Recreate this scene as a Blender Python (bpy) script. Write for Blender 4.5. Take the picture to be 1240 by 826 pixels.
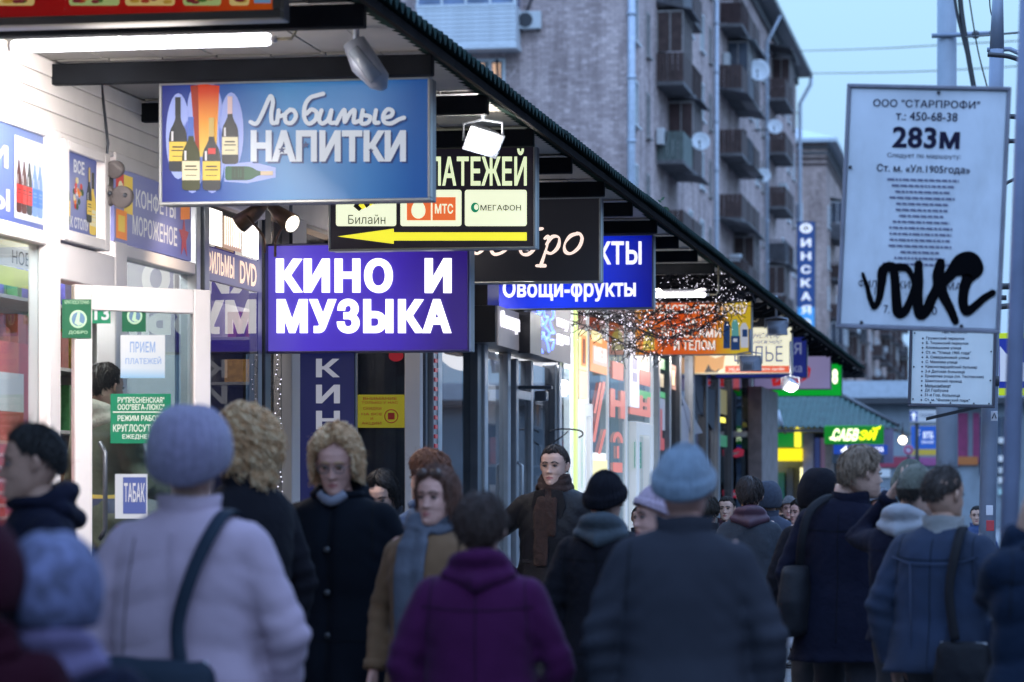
import bpy, bmesh, math, random
import numpy as np
from mathutils import Vector, Matrix
random.seed(7)
rng = np.random.default_rng(11)
S = bpy.context.scene
COL = S.collection
for o in list(bpy.data.objects):
    bpy.data.objects.remove(o)

# ------------------------------------------------------------------ camera, sky, exposure
CAMZ = 1.55
F = 3444.0                     # focal length in pixels of the 1240 px wide photograph
A = math.radians(9.96)         # the camera looks this far to the left of the street's direction (+Y)
SA, CA = math.sin(A), math.cos(A)
cd = bpy.data.cameras.new('camera')
cam = bpy.data.objects.new('camera', cd)
COL.objects.link(cam)
cam.location = (0, 0, CAMZ)
cam.rotation_euler = (math.pi/2, 0, A)
cd.sensor_width = 36; cd.lens = 100
cd.shift_y = 172/1240
cd.clip_start = .1; cd.clip_end = 6000
cd.dof.use_dof = True
cd.dof.focus_distance = 18.8
cd.dof.aperture_fstop = 3.25
S.camera = cam
S.view_settings.view_transform = 'Standard'
S.view_settings.look = 'None'
S.view_settings.exposure = 0.0
S.view_settings.gamma = 1.0
S.render.engine = 'CYCLES'
S.cycles.use_denoising = True
S.cycles.max_bounces = 8
S.cycles.transparent_max_bounces = 16
S.cycles.sample_clamp_indirect = 4.0
S.cycles.caustics_reflective = False
S.cycles.caustics_refractive = False

w = bpy.data.worlds.new('World'); S.world = w; w.use_nodes = True
nt = w.node_tree; nt.nodes.clear()
wo = nt.nodes.new('ShaderNodeOutputWorld'); bg = nt.nodes.new('ShaderNodeBackground')
SUN_EL, SUN_ROT = math.radians(3.0), math.radians(115)
sky = nt.nodes.new('ShaderNodeTexSky'); sky.sky_type = 'NISHITA'; sky.sun_disc = False
sky.sun_elevation = SUN_EL; sky.sun_rotation = SUN_ROT
sky.air_density = 1.0; sky.dust_density = 1.0; sky.ozone_density = 3.0
# overcast dusk: a smooth blue vault, slightly deeper towards the top, mixed with the clear-sky model
geo = nt.nodes.new('ShaderNodeTexCoord'); sep = nt.nodes.new('ShaderNodeSeparateXYZ')
nt.links.new(geo.outputs['Generated'], sep.inputs[0])
ramp = nt.nodes.new('ShaderNodeValToRGB')
ramp.color_ramp.elements[0].position = 0.0; ramp.color_ramp.elements[0].color = (.15, .26, .45, 1)
ramp.color_ramp.elements[1].position = 1.0; ramp.color_ramp.elements[1].color = (.42, .70, 1.25, 1)
e = ramp.color_ramp.elements.new(.05); e.color = (.18, .30, .475, 1)
e = ramp.color_ramp.elements.new(.17); e.color = (.22, .365, .50, 1)
e = ramp.color_ramp.elements.new(.45); e.color = (.42, .70, 1.25, 1)
nt.links.new(sep.outputs['Z'], ramp.inputs[0])
scl = nt.nodes.new('ShaderNodeVectorMath'); scl.operation = 'SCALE'; scl.inputs['Scale'].default_value = 21
nt.links.new(ramp.outputs[0], scl.inputs[0])
mx = nt.nodes.new('ShaderNodeMix'); mx.data_type = 'RGBA'; mx.inputs[0].default_value = .93
nt.links.new(sky.outputs[0], mx.inputs[6]); nt.links.new(scl.outputs[0], mx.inputs[7])
nt.links.new(mx.outputs[2], bg.inputs[0]); bg.inputs[1].default_value = 0.115
nt.links.new(bg.outputs[0], wo.inputs[0])

sl = bpy.data.lights.new('sun', 'SUN'); sl.energy = .5; sl.angle = math.radians(60); sl.color = (.75, .85, 1)
so = bpy.data.objects.new('sun', sl); COL.objects.link(so)
so.rotation_euler = (math.radians(48), 0, math.radians(28))   # soft glow of the western sky behind the camera, from the right

# ------------------------------------------------------------------ photograph coordinates -> world
def tx(px): return (px - 620.0)/F
def on_x(px, X):               # the depth along Y where column px meets the plane X = const
    t = tx(px); return X*(CA + t*SA)/(t*CA - SA)
def x_at(px, Y):               # the X where column px meets the plane Y = const
    t = tx(px); return Y*(t*CA - SA)/(CA + t*SA)
def dep(X, Y): return -X*SA + Y*CA
def z_at(py, d): return CAMZ + (585.0 - py)*d/F
def at(px, py, d):             # point at view depth d
    xr = tx(px)*d
    return Vector((xr*CA - d*SA, xr*SA + d*CA, z_at(py, d)))
def yd(X, d): return (d + X*SA)/CA

# ------------------------------------------------------------------ materials
MATS = {}
def M(name, col, rough=.6, metal=0., var=.12, scale=6., bump=0., bscale=60., emit=None, es=0., spec=.5, sheen=0., coat=0., dirt=0., aniso=None):
    if name in MATS: return MATS[name]
    m = bpy.data.materials.new(name); m.use_nodes = True; MATS[name] = m
    n = m.node_tree.nodes; l = m.node_tree.links
    b = n['Principled BSDF']
    b.inputs['Roughness'].default_value = rough; b.inputs['Metallic'].default_value = metal
    b.inputs['Specular IOR Level'].default_value = spec
    b.inputs['Sheen Weight'].default_value = sheen
    b.inputs['Coat Weight'].default_value = coat
    tc = n.new('ShaderNodeTexCoord')
    if var > 0:
        no = n.new('ShaderNodeTexNoise'); no.inputs['Scale'].default_value = scale; no.inputs['Detail'].default_value = 5
        if aniso:
            mp = n.new('ShaderNodeMapping'); mp.inputs['Scale'].default_value = aniso
            l.new(tc.outputs['Object'], mp.inputs[0]); l.new(mp.outputs[0], no.inputs[0])
        else: l.new(tc.outputs['Object'], no.inputs[0])
        r = n.new('ShaderNodeValToRGB')
        r.color_ramp.elements[0].position = .3; r.color_ramp.elements[1].position = .72
        r.color_ramp.elements[0].color = tuple(c*(1-var) for c in col) + (1,)
        r.color_ramp.elements[1].color = tuple(min(1, c*(1+var)) for c in col) + (1,)
        l.new(no.outputs[0], r.inputs[0]); out = r.outputs[0]
        if dirt > 0:
            n2 = n.new('ShaderNodeTexNoise'); n2.inputs['Scale'].default_value = 1.7; n2.inputs['Detail'].default_value = 9
            n2.inputs['Roughness'].default_value = .7
            mp2 = n.new('ShaderNodeMapping'); mp2.inputs['Scale'].default_value = (1, 1, .35)
            l.new(tc.outputs['Object'], mp2.inputs[0]); l.new(mp2.outputs[0], n2.inputs[0])
            r2 = n.new('ShaderNodeValToRGB'); r2.color_ramp.elements[0].position = .45; r2.color_ramp.elements[1].position = .75
            r2.color_ramp.elements[1].color = (dirt, dirt, dirt, 1); r2.color_ramp.elements[0].color = (0, 0, 0, 1)
            l.new(n2.outputs[0], r2.inputs[0])
            mm = n.new('ShaderNodeMix'); mm.data_type = 'RGBA'
            l.new(r2.outputs[0], mm.inputs[0]); l.new(out, mm.inputs[6]); mm.inputs[7].default_value = (col[0]*.35+.02, col[1]*.33+.018, col[2]*.3+.015, 1)
            out = mm.outputs[2]
        l.new(out, b.inputs['Base Color'])
    else:
        b.inputs['Base Color'].default_value = tuple(col) + (1,)
    if bump > 0:
        nb = n.new('ShaderNodeTexNoise'); nb.inputs['Scale'].default_value = bscale; nb.inputs['Detail'].default_value = 4
        l.new(tc.outputs['Object'], nb.inputs[0])
        bp = n.new('ShaderNodeBump'); bp.inputs['Strength'].default_value = bump; bp.inputs['Distance'].default_value = .01
        l.new(nb.outputs[0], bp.inputs['Height']); l.new(bp.outputs[0], b.inputs['Normal'])
    if emit is not None:
        b.inputs['Emission Color'].default_value = tuple(emit) + (1,); b.inputs['Emission Strength'].default_value = es
    return m

def lit(name, col, es=.6, rough=.35):           # a printed, backlit plastic face
    return M(name, tuple(c*.5 for c in col), rough=rough, var=0, emit=col, es=es*1.25)

def grad_mat(name, stops, axis='X', es=.5, rough=.3, lo=0., hi=1., noise=0.):
    """a printed colour run across a sign face, along the object's own axis from lo to hi metres"""
    m = bpy.data.materials.new(name); m.use_nodes = True; n = m.node_tree.nodes; l = m.node_tree.links
    b = n['Principled BSDF']; b.inputs['Roughness'].default_value = rough
    tc = n.new('ShaderNodeTexCoord'); s = n.new('ShaderNodeSeparateXYZ'); l.new(tc.outputs['Object'], s.inputs[0])
    mr = n.new('ShaderNodeMapRange'); mr.inputs[1].default_value = lo; mr.inputs[2].default_value = hi
    l.new(s.outputs[axis], mr.inputs[0]); src = mr.outputs[0]
    if noise > 0:
        no = n.new('ShaderNodeTexNoise'); no.inputs['Scale'].default_value = 3; l.new(tc.outputs['Object'], no.inputs[0])
        ma = n.new('ShaderNodeMath'); ma.operation = 'MULTIPLY_ADD'; ma.inputs[1].default_value = noise; l.new(no.outputs[0], ma.inputs[0]); l.new(src, ma.inputs[2])
        src = ma.outputs[0]
    r = n.new('ShaderNodeValToRGB'); l.new(src, r.inputs[0])
    els = r.color_ramp.elements
    els[0].position = stops[0][0]; els[0].color = stops[0][1] + (1,)
    els[1].position = stops[-1][0]; els[1].color = stops[-1][1] + (1,)
    for p, c in stops[1:-1]:
        q = els.new(p); q.color = c + (1,)
    dk = n.new('ShaderNodeMix'); dk.data_type = 'RGBA'; dk.inputs[0].default_value = .5; dk.inputs[7].default_value = (0, 0, 0, 1); l.new(r.outputs[0], dk.inputs[6]); l.new(dk.outputs[2], b.inputs['Base Color']); l.new(r.outputs[0], b.inputs['Emission Color'])
    b.inputs['Emission Strength'].default_value = es*1.25
    return m

def glass(name='window_glass', tint=(.80, .86, .88), rough=.015, boost=1.0):
    if name in MATS: return MATS[name]
    m = bpy.data.materials.new(name); m.use_nodes = True; MATS[name] = m
    n = m.node_tree.nodes; l = m.node_tree.links; n.clear()
    o = n.new('ShaderNodeOutputMaterial'); mi = n.new('ShaderNodeMixShader'); t = n.new('ShaderNodeBsdfTransparent'); g = n.new('ShaderNodeBsdfGlossy')
    t.inputs[0].default_value = tint + (1,); g.inputs['Roughness'].default_value = rough
    fr = n.new('ShaderNodeFresnel'); fr.inputs[0].default_value = 1.5
    ma = n.new('ShaderNodeMath'); ma.operation = 'MULTIPLY'; ma.inputs[1].default_value = boost; ma.use_clamp = True
    gg = n.new('ShaderNodeNewGeometry'); iv = n.new('ShaderNodeMath'); iv.operation = 'SUBTRACT'; iv.inputs[0].default_value = 1.0; l.new(gg.outputs['Backfacing'], iv.inputs[1])
    m3 = n.new('ShaderNodeMath'); m3.operation = 'MULTIPLY'
    l.new(fr.outputs[0], ma.inputs[0]); l.new(ma.outputs[0], m3.inputs[0]); l.new(iv.outputs[0], m3.inputs[1]); l.new(m3.outputs[0], mi.inputs[0])
    l.new(t.outputs[0], mi.inputs[1]); l.new(g.outputs[0], mi.inputs[2]); l.new(mi.outputs[0], o.inputs[0])
    return m

# ------------------------------------------------------------------ mesh collector
class MB:
    def __init__(s): s.v = []; s.f = []; s.mi = []; s.n = 0; s.sm = []
    def add(s, vs, fs, mi=0, smooth=False):
        b = s.n
        s.v.append(np.asarray(vs, float).reshape(-1, 3)); s.n += len(vs)
        for f in fs: s.f.append(tuple(b+i for i in f)); s.mi.append(mi); s.sm.append(smooth)
        return s
    def box(s, x0, x1, y0, y1, z0, z1, mi=0):
        v = [(x0,y0,z0),(x1,y0,z0),(x1,y1,z0),(x0,y1,z0),(x0,y0,z1),(x1,y0,z1),(x1,y1,z1),(x0,y1,z1)]
        return s.add(v, [(0,3,2,1),(4,5,6,7),(0,1,5,4),(1,2,6,5),(2,3,7,6),(3,0,4,7)], mi)
    def bbox(s, x0, x1, y0, y1, z0, z1, b=.005, mi=0):     # bevelled box: chamfered on all edges
        P = []; 
        for sz in (0, 1):
            for sy in (0, 1):
                for sx in (0, 1):
                    x = (x0, x1)[sx]; y = (y0, y1)[sy]; z = (z0, z1)[sz]
                    dx = b if sx == 0 else -b; dy = b if sy == 0 else -b; dz = b if sz == 0 else -b
                    P += [(x, y+dy, z+dz), (x+dx, y, z+dz), (x+dx, y+dy, z)]
        I = lambda sx, sy, sz, k: (sz*4+sy*2+sx)*3+k
        fs = []
        for sx in (0, 1):
            q = [I(sx,0,0,0), I(sx,1,0,0), I(sx,1,1,0), I(sx,0,1,0)]; fs.append(q if sx else q[::-1])
        for sy in (0, 1):
            q = [I(0,sy,0,1), I(1,sy,0,1), I(1,sy,1,1), I(0,sy,1,1)]; fs.append(q if not sy else q[::-1])
        for sz in (0, 1):
            q = [I(0,0,sz,2), I(1,0,sz,2), I(1,1,sz,2), I(0,1,sz,2)]; fs.append(q if sz else q[::-1])
        for a in (0, 1):
            for c in (0, 1):
                fs.append([I(a,c,0,0), I(a,c,0,1), I(a,c,1,1), I(a,c,1,0)])
                fs.append([I(a,0,c,0), I(a,0,c,2), I(a,1,c,2), I(a,1,c,0)])
                fs.append([I(0,a,c,1), I(0,a,c,2), I(1,a,c,2), I(1,a,c,1)])
        for sx in (0, 1):
            for sy in (0, 1):
                for sz in (0, 1): fs.append([I(sx,sy,sz,0), I(sx,sy,sz,1), I(sx,sy,sz,2)])
        return s.add(P, fs, mi)
    def tube(s, pts, r, n=8, mi=0, cap=True, smooth=True, round_ends=False):
        pts = [Vector(p) for p in pts]
        rs = [r]*len(pts) if isinstance(r, tuple) or not hasattr(r, '__len__') else list(r)
        rs = [q if hasattr(q, '__len__') else (q, q) for q in rs]
        if round_ends:
            d0 = (pts[0]-pts[1]).normalized(); d1 = (pts[-1]-pts[-2]).normalized()
            a = [(pts[0]+d0*max(rs[0])*math.sin(k), tuple(q*math.cos(k) for q in rs[0])) for k in (1.35, 1.0, .5)]
            c = [(pts[-1]+d1*max(rs[-1])*math.sin(k), tuple(q*math.cos(k) for q in rs[-1])) for k in (.5, 1.0, 1.35)]
            pts = [q[0] for q in a]+pts+[q[0] for q in c]; rs = [q[1] for q in a]+rs+[q[1] for q in c]
        m = len(pts); V = []; prev = None
        for i, p in enumerate(pts):
            t = (pts[min(i+1, m-1)]-pts[max(i-1, 0)])
            t = t.normalized() if t.length > 1e-9 else Vector((0, 0, 1))
            if prev is None:
                up = Vector((0, 1, 0)) if abs(t.y) < .9 else Vector((1, 0, 0))
                nx = (up.cross(t)).normalized()
            else:
                nx = (prev - t*prev.dot(t)); nx = nx.normalized() if nx.length > 1e-6 else prev
            prev = nx; ny = t.cross(nx)
            for k in range(n):
                a_ = 2*math.pi*k/n
                V.append(p + nx*(rs[i][0]*math.cos(a_)) + ny*(rs[i][1]*math.sin(a_)))
        fs = [(i*n+k, i*n+(k+1) % n, (i+1)*n+(k+1) % n, (i+1)*n+k) for i in range(m-1) for k in range(n)]
        if cap: fs += [tuple(range(n))[::-1], tuple((m-1)*n+k for k in range(n))]
        return s.add([tuple(v) for v in V], fs, mi, smooth)
    def loft(s, rings, n=20, mi=0, smooth=True, p=2.0):      # rings: (cx, cy, z, rx, ry)
        V = []
        for (cx, cy, z, rx, ry) in rings:
            for k in range(n):
                a_ = 2*math.pi*k/n; c_, s_ = math.cos(a_), math.sin(a_)
                V.append((cx+rx*math.copysign(abs(c_)**(2/p), c_), cy+ry*math.copysign(abs(s_)**(2/p), s_), z))
        m = len(rings)
        fs = [(i*n+k, i*n+(k+1) % n, (i+1)*n+(k+1) % n, (i+1)*n+k) for i in range(m-1) for k in range(n)]
        fs += [tuple(range(n))[::-1], tuple((m-1)*n+k for k in range(n))]
        return s.add(V, fs, mi, smooth)
    def ball(s, c, r, n=12, m=8, mi=0, smooth=True):
        r = r if hasattr(r, '__len__') else (r, r, r)
        V = [(c[0], c[1], c[2]-r[2])]
        for i in range(1, m):
            ph = math.pi*i/m
            for k in range(n):
                a_ = 2*math.pi*k/n
                V.append((c[0]+r[0]*math.sin(ph)*math.cos(a_), c[1]+r[1]*math.sin(ph)*math.sin(a_), c[2]-r[2]*math.cos(ph)))
        V.append((c[0], c[1], c[2]+r[2])); T = len(V)-1
        fs = [(0, 1+(k+1) % n, 1+k) for k in range(n)]
        for i in range(m-2):
            for k in range(n):
                a_ = 1+i*n; fs.append((a_+k, a_+(k+1) % n, a_+n+(k+1) % n, a_+n+k))
        a_ = 1+(m-2)*n; fs += [(a_+k, a_+(k+1) % n, T) for k in range(n)]
        return s.add(V, fs, mi, smooth)
    def prism(s, poly, fn, d0, d1, mi=0):       # poly: 2-D outline; fn(u, v, w) -> point; extruded from w = d0 to d1
        n = len(poly); V = [fn(u, v, d0) for u, v in poly]+[fn(u, v, d1) for u, v in poly]
        return s.add(V, [tuple(range(n)), tuple(range(n, 2*n))[::-1]]+[(k, n+k, n+(k+1) % n, (k+1) % n) for k in range(n)], mi)
    def xf(s, mat):
        R = np.array(mat.to_3x3()); t = np.array(mat.translation)
        s.v = [v @ R.T + t for v in s.v]; return s
    def mesh(s, name, mats=()):
        me = bpy.data.meshes.new(name)
        V = np.concatenate(s.v) if s.v else np.zeros((0, 3))
        me.from_pydata(V.tolist(), [], s.f)
        for m_ in (mats if isinstance(mats, (list, tuple)) else [mats]): me.materials.append(m_)
        if s.f:
            me.polygons.foreach_set('material_index', np.array(s.mi, dtype=np.int32))
            me.polygons.foreach_set('use_smooth', np.array(s.sm, dtype=bool))
        me.update(); return me
    def build(s, name, mats, parent=None, loc=None, label=None):
        return obj(name, s.mesh(name, mats), parent, loc, label)

def obj(name, mesh, parent=None, loc=None, label=None):
    o = bpy.data.objects.new(name, mesh); COL.objects.link(o)
    if parent is not None: o.parent = parent
    if loc is not None: o.location = loc
    if label: o['label'] = label
    return o
def tag(o, label, cat, group=None, kind=None):
    if label: o['label'] = label
    if cat: o['category'] = cat
    if group: o['group'] = group
    if kind: o['kind'] = kind
    return o
def thing(name, label, cat, loc=(0, 0, 0), rz=0, group=None, kind=None, ry=0):
    o = bpy.data.objects.new(name, None); COL.objects.link(o); o.empty_display_size = .2
    o.location = loc; o.rotation_euler = (0, ry, rz)
    return tag(o, label, cat, group, kind)
def structure(name, mb, mats):
    o = mb.build(name, mats); o['kind'] = 'structure'; return o
def copy_tree(o, parent=None):
    c = o.copy(); COL.objects.link(c); c.parent = parent
    for ch in [k for k in bpy.data.objects if k.parent == o] if parent is None else list(o.children):
        copy_tree(ch, c)
    return c

# ------------------------------------------------------------------ lettering
_tc = {}
def glyphs(s, bold=0., shear=0., spacing=1., space=1.):
    """outline of a line of text, scaled to 0..1 both ways; bold pushes the outlines outwards; filled by winding number"""
    from mathutils.geometry import delaunay_2d_cdt
    key = (s, bold, shear, spacing, space)
    if key in _tc: return _tc[key]
    c = bpy.data.curves.new('lettering', 'FONT'); c.body = s; c.shear = shear; c.space_character = spacing*(1+bold*1.3)
    c.space_word = space; c.resolution_u = 3; c.fill_mode = 'NONE'
    o = bpy.data.objects.new('lettering', c)
    me = bpy.data.meshes.new_from_object(o)
    V = np.zeros(len(me.vertices)*3); me.vertices.foreach_get('co', V); V = V.reshape(-1, 3)[:, :2]
    E = np.zeros(len(me.edges)*2, dtype=np.int32); me.edges.foreach_get('vertices', E); E = E.reshape(-1, 2)
    bpy.data.objects.remove(o); bpy.data.curves.remove(c); bpy.data.meshes.remove(me)
    nxt = {}
    adj = {}
    for a, b in E: adj.setdefault(int(a), []).append(int(b)); adj.setdefault(int(b), []).append(int(a))
    # splines come out as consecutive vertices, the closing edge joining last to first
    loops = []; seen = set()
    for st in range(len(V)):
        if st in seen or st not in adj: continue
        lp = [st]; seen.add(st); cur = st+1
        while cur in adj and cur not in seen and cur in adj[cur-1]: lp.append(cur); seen.add(cur); cur += 1
        if len(lp) > 2: loops.append(lp)
    L = []
    for lp in loops:
        P = V[lp]; keep = [i for i in range(len(P)) if np.linalg.norm(P[i]-P[i-1]) > 1e-4]; P = P[keep]
        if len(P) > 2: L.append(P)
    # every outermost contour is made to run the same way round, with the contours inside it
    sgn = [.5*np.sum(P[:, 0]*np.roll(P[:, 1], -1)-np.roll(P[:, 0], -1)*P[:, 1]) for P in L]
    def inside(q, P):
        a, b = P, np.roll(P, -1, 0); h = (a[:, 1] > q[1]) != (b[:, 1] > q[1]); k_ = np.where(h)[0]
        return (np.sum(q[0] < (b[k_, 0]-a[k_, 0])*(q[1]-a[k_, 1])/(b[k_, 1]-a[k_, 1])+a[k_, 0]) % 2) == 1
    out_ = [not any(j != i and abs(sgn[j]) > abs(sgn[i]) and inside(P[0], Q) for j, Q in enumerate(L)) for i, P in enumerate(L)]
    sg = 1; L2 = list(L)
    for i, P in enumerate(L):
        if out_[i] and sgn[i] < 0:
            L2[i] = P[::-1]
            for j, Q in enumerate(L):
                if j != i and not out_[j] and inside(Q[0], P): L2[j] = Q[::-1]
    L = L2
    if bold > .004:
        M_ = []
        for P in L:
            e1 = P-np.roll(P, 1, 0); e2 = np.roll(P, -1, 0)-P; n1 = np.column_stack([e1[:, 1], -e1[:, 0]]); n2 = np.column_stack([e2[:, 1], -e2[:, 0]])
            n1 /= np.linalg.norm(n1, axis=1)[:, None]; n2 /= np.linalg.norm(n2, axis=1)[:, None]
            n = n1+n2; k = np.maximum(1+(n1*n2).sum(1), .45); M_.append(P+sg*n/k[:, None]*np.array([bold, bold*.8]))
        L = M_
    pts = [Vector((float(x), float(y))) for P in L for x, y in P]; ed = []; k = 0; A0 = []; B0 = []
    for P in L:
        n = len(P); ed += [(k+i, k+(i+1) % n) for i in range(n)]; k += n; A0.append(P); B0.append(np.roll(P, -1, 0))
    A0 = np.concatenate(A0); B0 = np.concatenate(B0)
    vo, eo, fo, _, _, _ = delaunay_2d_cdt(pts, ed, [], 0, 1e-6)
    VO = np.array([(v.x, v.y) for v in vo]); FO = np.array([f for f in fo]); C = VO[FO].mean(1)
    wn = np.zeros(len(C))
    for a, b in zip(A0, B0):
        if a[1] == b[1]: continue
        xi = a[0]+(C[:, 1]-a[1])*(b[0]-a[0])/(b[1]-a[1]); hit = (xi > C[:, 0])
        if a[1] < b[1]: wn += hit & (C[:, 1] >= a[1]) & (C[:, 1] < b[1])
        else: wn -= hit & (C[:, 1] >= b[1]) & (C[:, 1] < a[1])
    FS = [tuple(int(i) for i in f) for f, q in zip(FO, wn*sg > .5) if q]
    used = sorted(set(i for f in FS for i in f)); mp = {u: i for i, u in enumerate(used)}
    VO = VO[used]; FS = [tuple(mp[i] for i in f) for f in FS]
    mn = VO.min(0); mxx = VO.max(0)
    _tc[key] = (np.column_stack([(VO-mn)/(mxx-mn), np.zeros(len(VO))]), FS); return _tc[key]

# local frames of flat faces: fn(px, py, lift) -> local point, lift metres proud of the face towards the viewer
class Face:
    """a flat face parallel to the X axis (facing the camera) or to the Y axis (facade), addressed in photograph pixels"""
    def __init__(s, root, Y=None, X=None, off=0.):
        s.root = root; s.Y = Y; s.X = X; s.k = 0
        s.M = None
    def pt(s, px, py, lift=0.):
        if s.Y is not None:
            X = x_at(px, s.Y); d = dep(X, s.Y); p = Vector((X, s.Y-lift, z_at(py, d)))
        else:
            Y = on_x(px, s.X); d = dep(s.X, Y); p = Vector((s.X+lift, Y, z_at(py, d)))
        return tuple(p-Vector(s.root.location))
    def text(s, body, px0, px1, py0, py1, mat, bold=.0, shear=0., lift=.004, name='lettering', parent=None, spacing=1., space=1., wave=None, kind=None, th=0., slope=0.):
        uv, fs = glyphs(body, bold, shear, spacing, space)
        b = MB(); V = []
        for u, v, k in uv:
            px = px0+(px1-px0)*u; py = py1+(py0-py1)*v + slope*u
            V.append(s.pt(px, py, lift+th+k*.00025))
        b.add(V, fs)
        if th > 0:
            from collections import Counter
            n = len(V); V2 = [s.pt(px0+(px1-px0)*u, py1+(py0-py1)*v+slope*u, lift) for u, v, k in uv]
            cnt = Counter()
            for f in fs:
                for i in range(len(f)): cnt[frozenset((f[i], f[(i+1) % len(f)]))] += 1
            side = [(f[i], f[(i+1) % len(f)]) for f in fs for i in range(len(f)) if cnt[frozenset((f[i], f[(i+1) % len(f)]))] == 1]
            b.add(V+V2, [(a, n+a, n+c, c) for a, c in side])
        return b.build(name, mat, parent or s.root)
    def rect(s, px0, px1, py0, py1, mat, lift=.002, th=.002, name='print', parent=None):
        return s.poly([(px0, py0), (px1, py0), (px1, py1), (px0, py1)], mat, lift, th, name, parent)
    def poly(s, pts, mat, lift=.002, th=.002, name='print', parent=None):
        b = MB(); b.prism(pts, lambda u, v, w_: s.pt(u, v, w_), lift+th, lift)
        return b.build(name, mat, parent or s.root)
    def polys(s, polylist, mat, lift=.002, th=.001, name='print', parent=None):
        b = MB()
        for pts in polylist: b.prism(pts, lambda u, v, w_: s.pt(u, v, w_), lift+th, lift)
        return b.build(name, mat, parent or s.root)
    def strokes(s, paths, width, mat, lift=.003, name='lettering', parent=None, dz=.0004, each=False):
        if each:
            for i, p_ in enumerate(paths): s.strokes([p_], width, mat, lift+.0006*i, name, parent, dz)
            return
        b = MB(); k = 0
        for path in paths:
            P = smooth_path(path, 6)
            wd = width
            n = len(P); L = []; R = []
            for i, q in enumerate(P):
                a_ = P[max(i-1, 0)]; c_ = P[min(i+1, n-1)]
                t = Vector((c_[0]-a_[0], c_[1]-a_[1])); t = t.normalized() if t.length > 1e-6 else Vector((1, 0))
                ww = (q[2] if len(q) > 2 else wd)/2
                L.append((q[0]-t.y*ww, q[1]+t.x*ww)); R.append((q[0]+t.y*ww, q[1]-t.x*ww))
            for i in range(n-1):
                k += 1; lf = lift+(k % 60)*dz*.02
                b.prism([L[i], L[i+1], R[i+1], R[i]], lambda u, v, w_: s.pt(u, v, w_), lf+.001, lf)
            for q in (P if wd > 3 else (P[0], P[-1])):
                k += 1; lf = lift+(k % 60)*dz*.02
                ww = (q[2] if len(q) > 2 else wd)/2
                b.prism([(q[0]+ww*math.cos(a2*math.pi/5), q[1]+ww*math.sin(a2*math.pi/5)) for a2 in range(10)], lambda u, v, w_: s.pt(u, v, w_), lf+.0013, lf)
        return b.build(name, mat, parent or s.root)

def smooth_path(P, n=6):
    P = [tuple(p) for p in P]; out = []
    if len(P) < 3: return P
    for i in range(len(P)-1):
        p0 = P[max(i-1, 0)]; p1 = P[i]; p2 = P[i+1]; p3 = P[min(i+2, len(P)-1)]
        for k in range(n):
            t = k/n
            out.append(tuple(.5*((2*b)+(-a+c)*t+(2*a-5*b+4*c-d)*t*t+(-a+3*b-3*c+d)*t**3) for a, b, c, d in zip(p0, p1, p2, p3)))
    out.append(P[-1]); return out

# ================================================================== THE SETTING
asphalt = M('asphalt', (.075, .078, .085), rough=.55, var=.35, scale=1.3, bump=.5, bscale=90)
mb = MB(); mb.box(-1500, 1500, -600, 3000, -.6, 0.0)
structure('ground', mb, M('far_ground', (.10, .10, .10), rough=.9, var=.3, scale=.02))
mb = MB(); mb.box(1.15, 17, -60, 700, .002, .006)
structure('road', mb, asphalt)
mb = MB(); mb.box(-6.2, 1.0, -20, 400, .001, .13)
structure('pavement', mb, M('pavement_asphalt', (.16, .165, .175), rough=.6, var=.3, scale=2.2, bump=.6, bscale=70, dirt=.5))
mb = MB()
kb = MB(); kb.bbox(1.0, 1.15, 0, .98, 0, .15, .012)
kme = kb.mesh('kerb_stone', M('kerb_granite', (.3, .3, .31), rough=.8, var=.3, scale=9, bump=.4))
kr = thing('kerb', None, None, (0, 20, 0)); kr['kind'] = 'structure'
for i in range(60): obj('kerb_stone', kme, kr, (0, i*1.0, 0))

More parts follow.
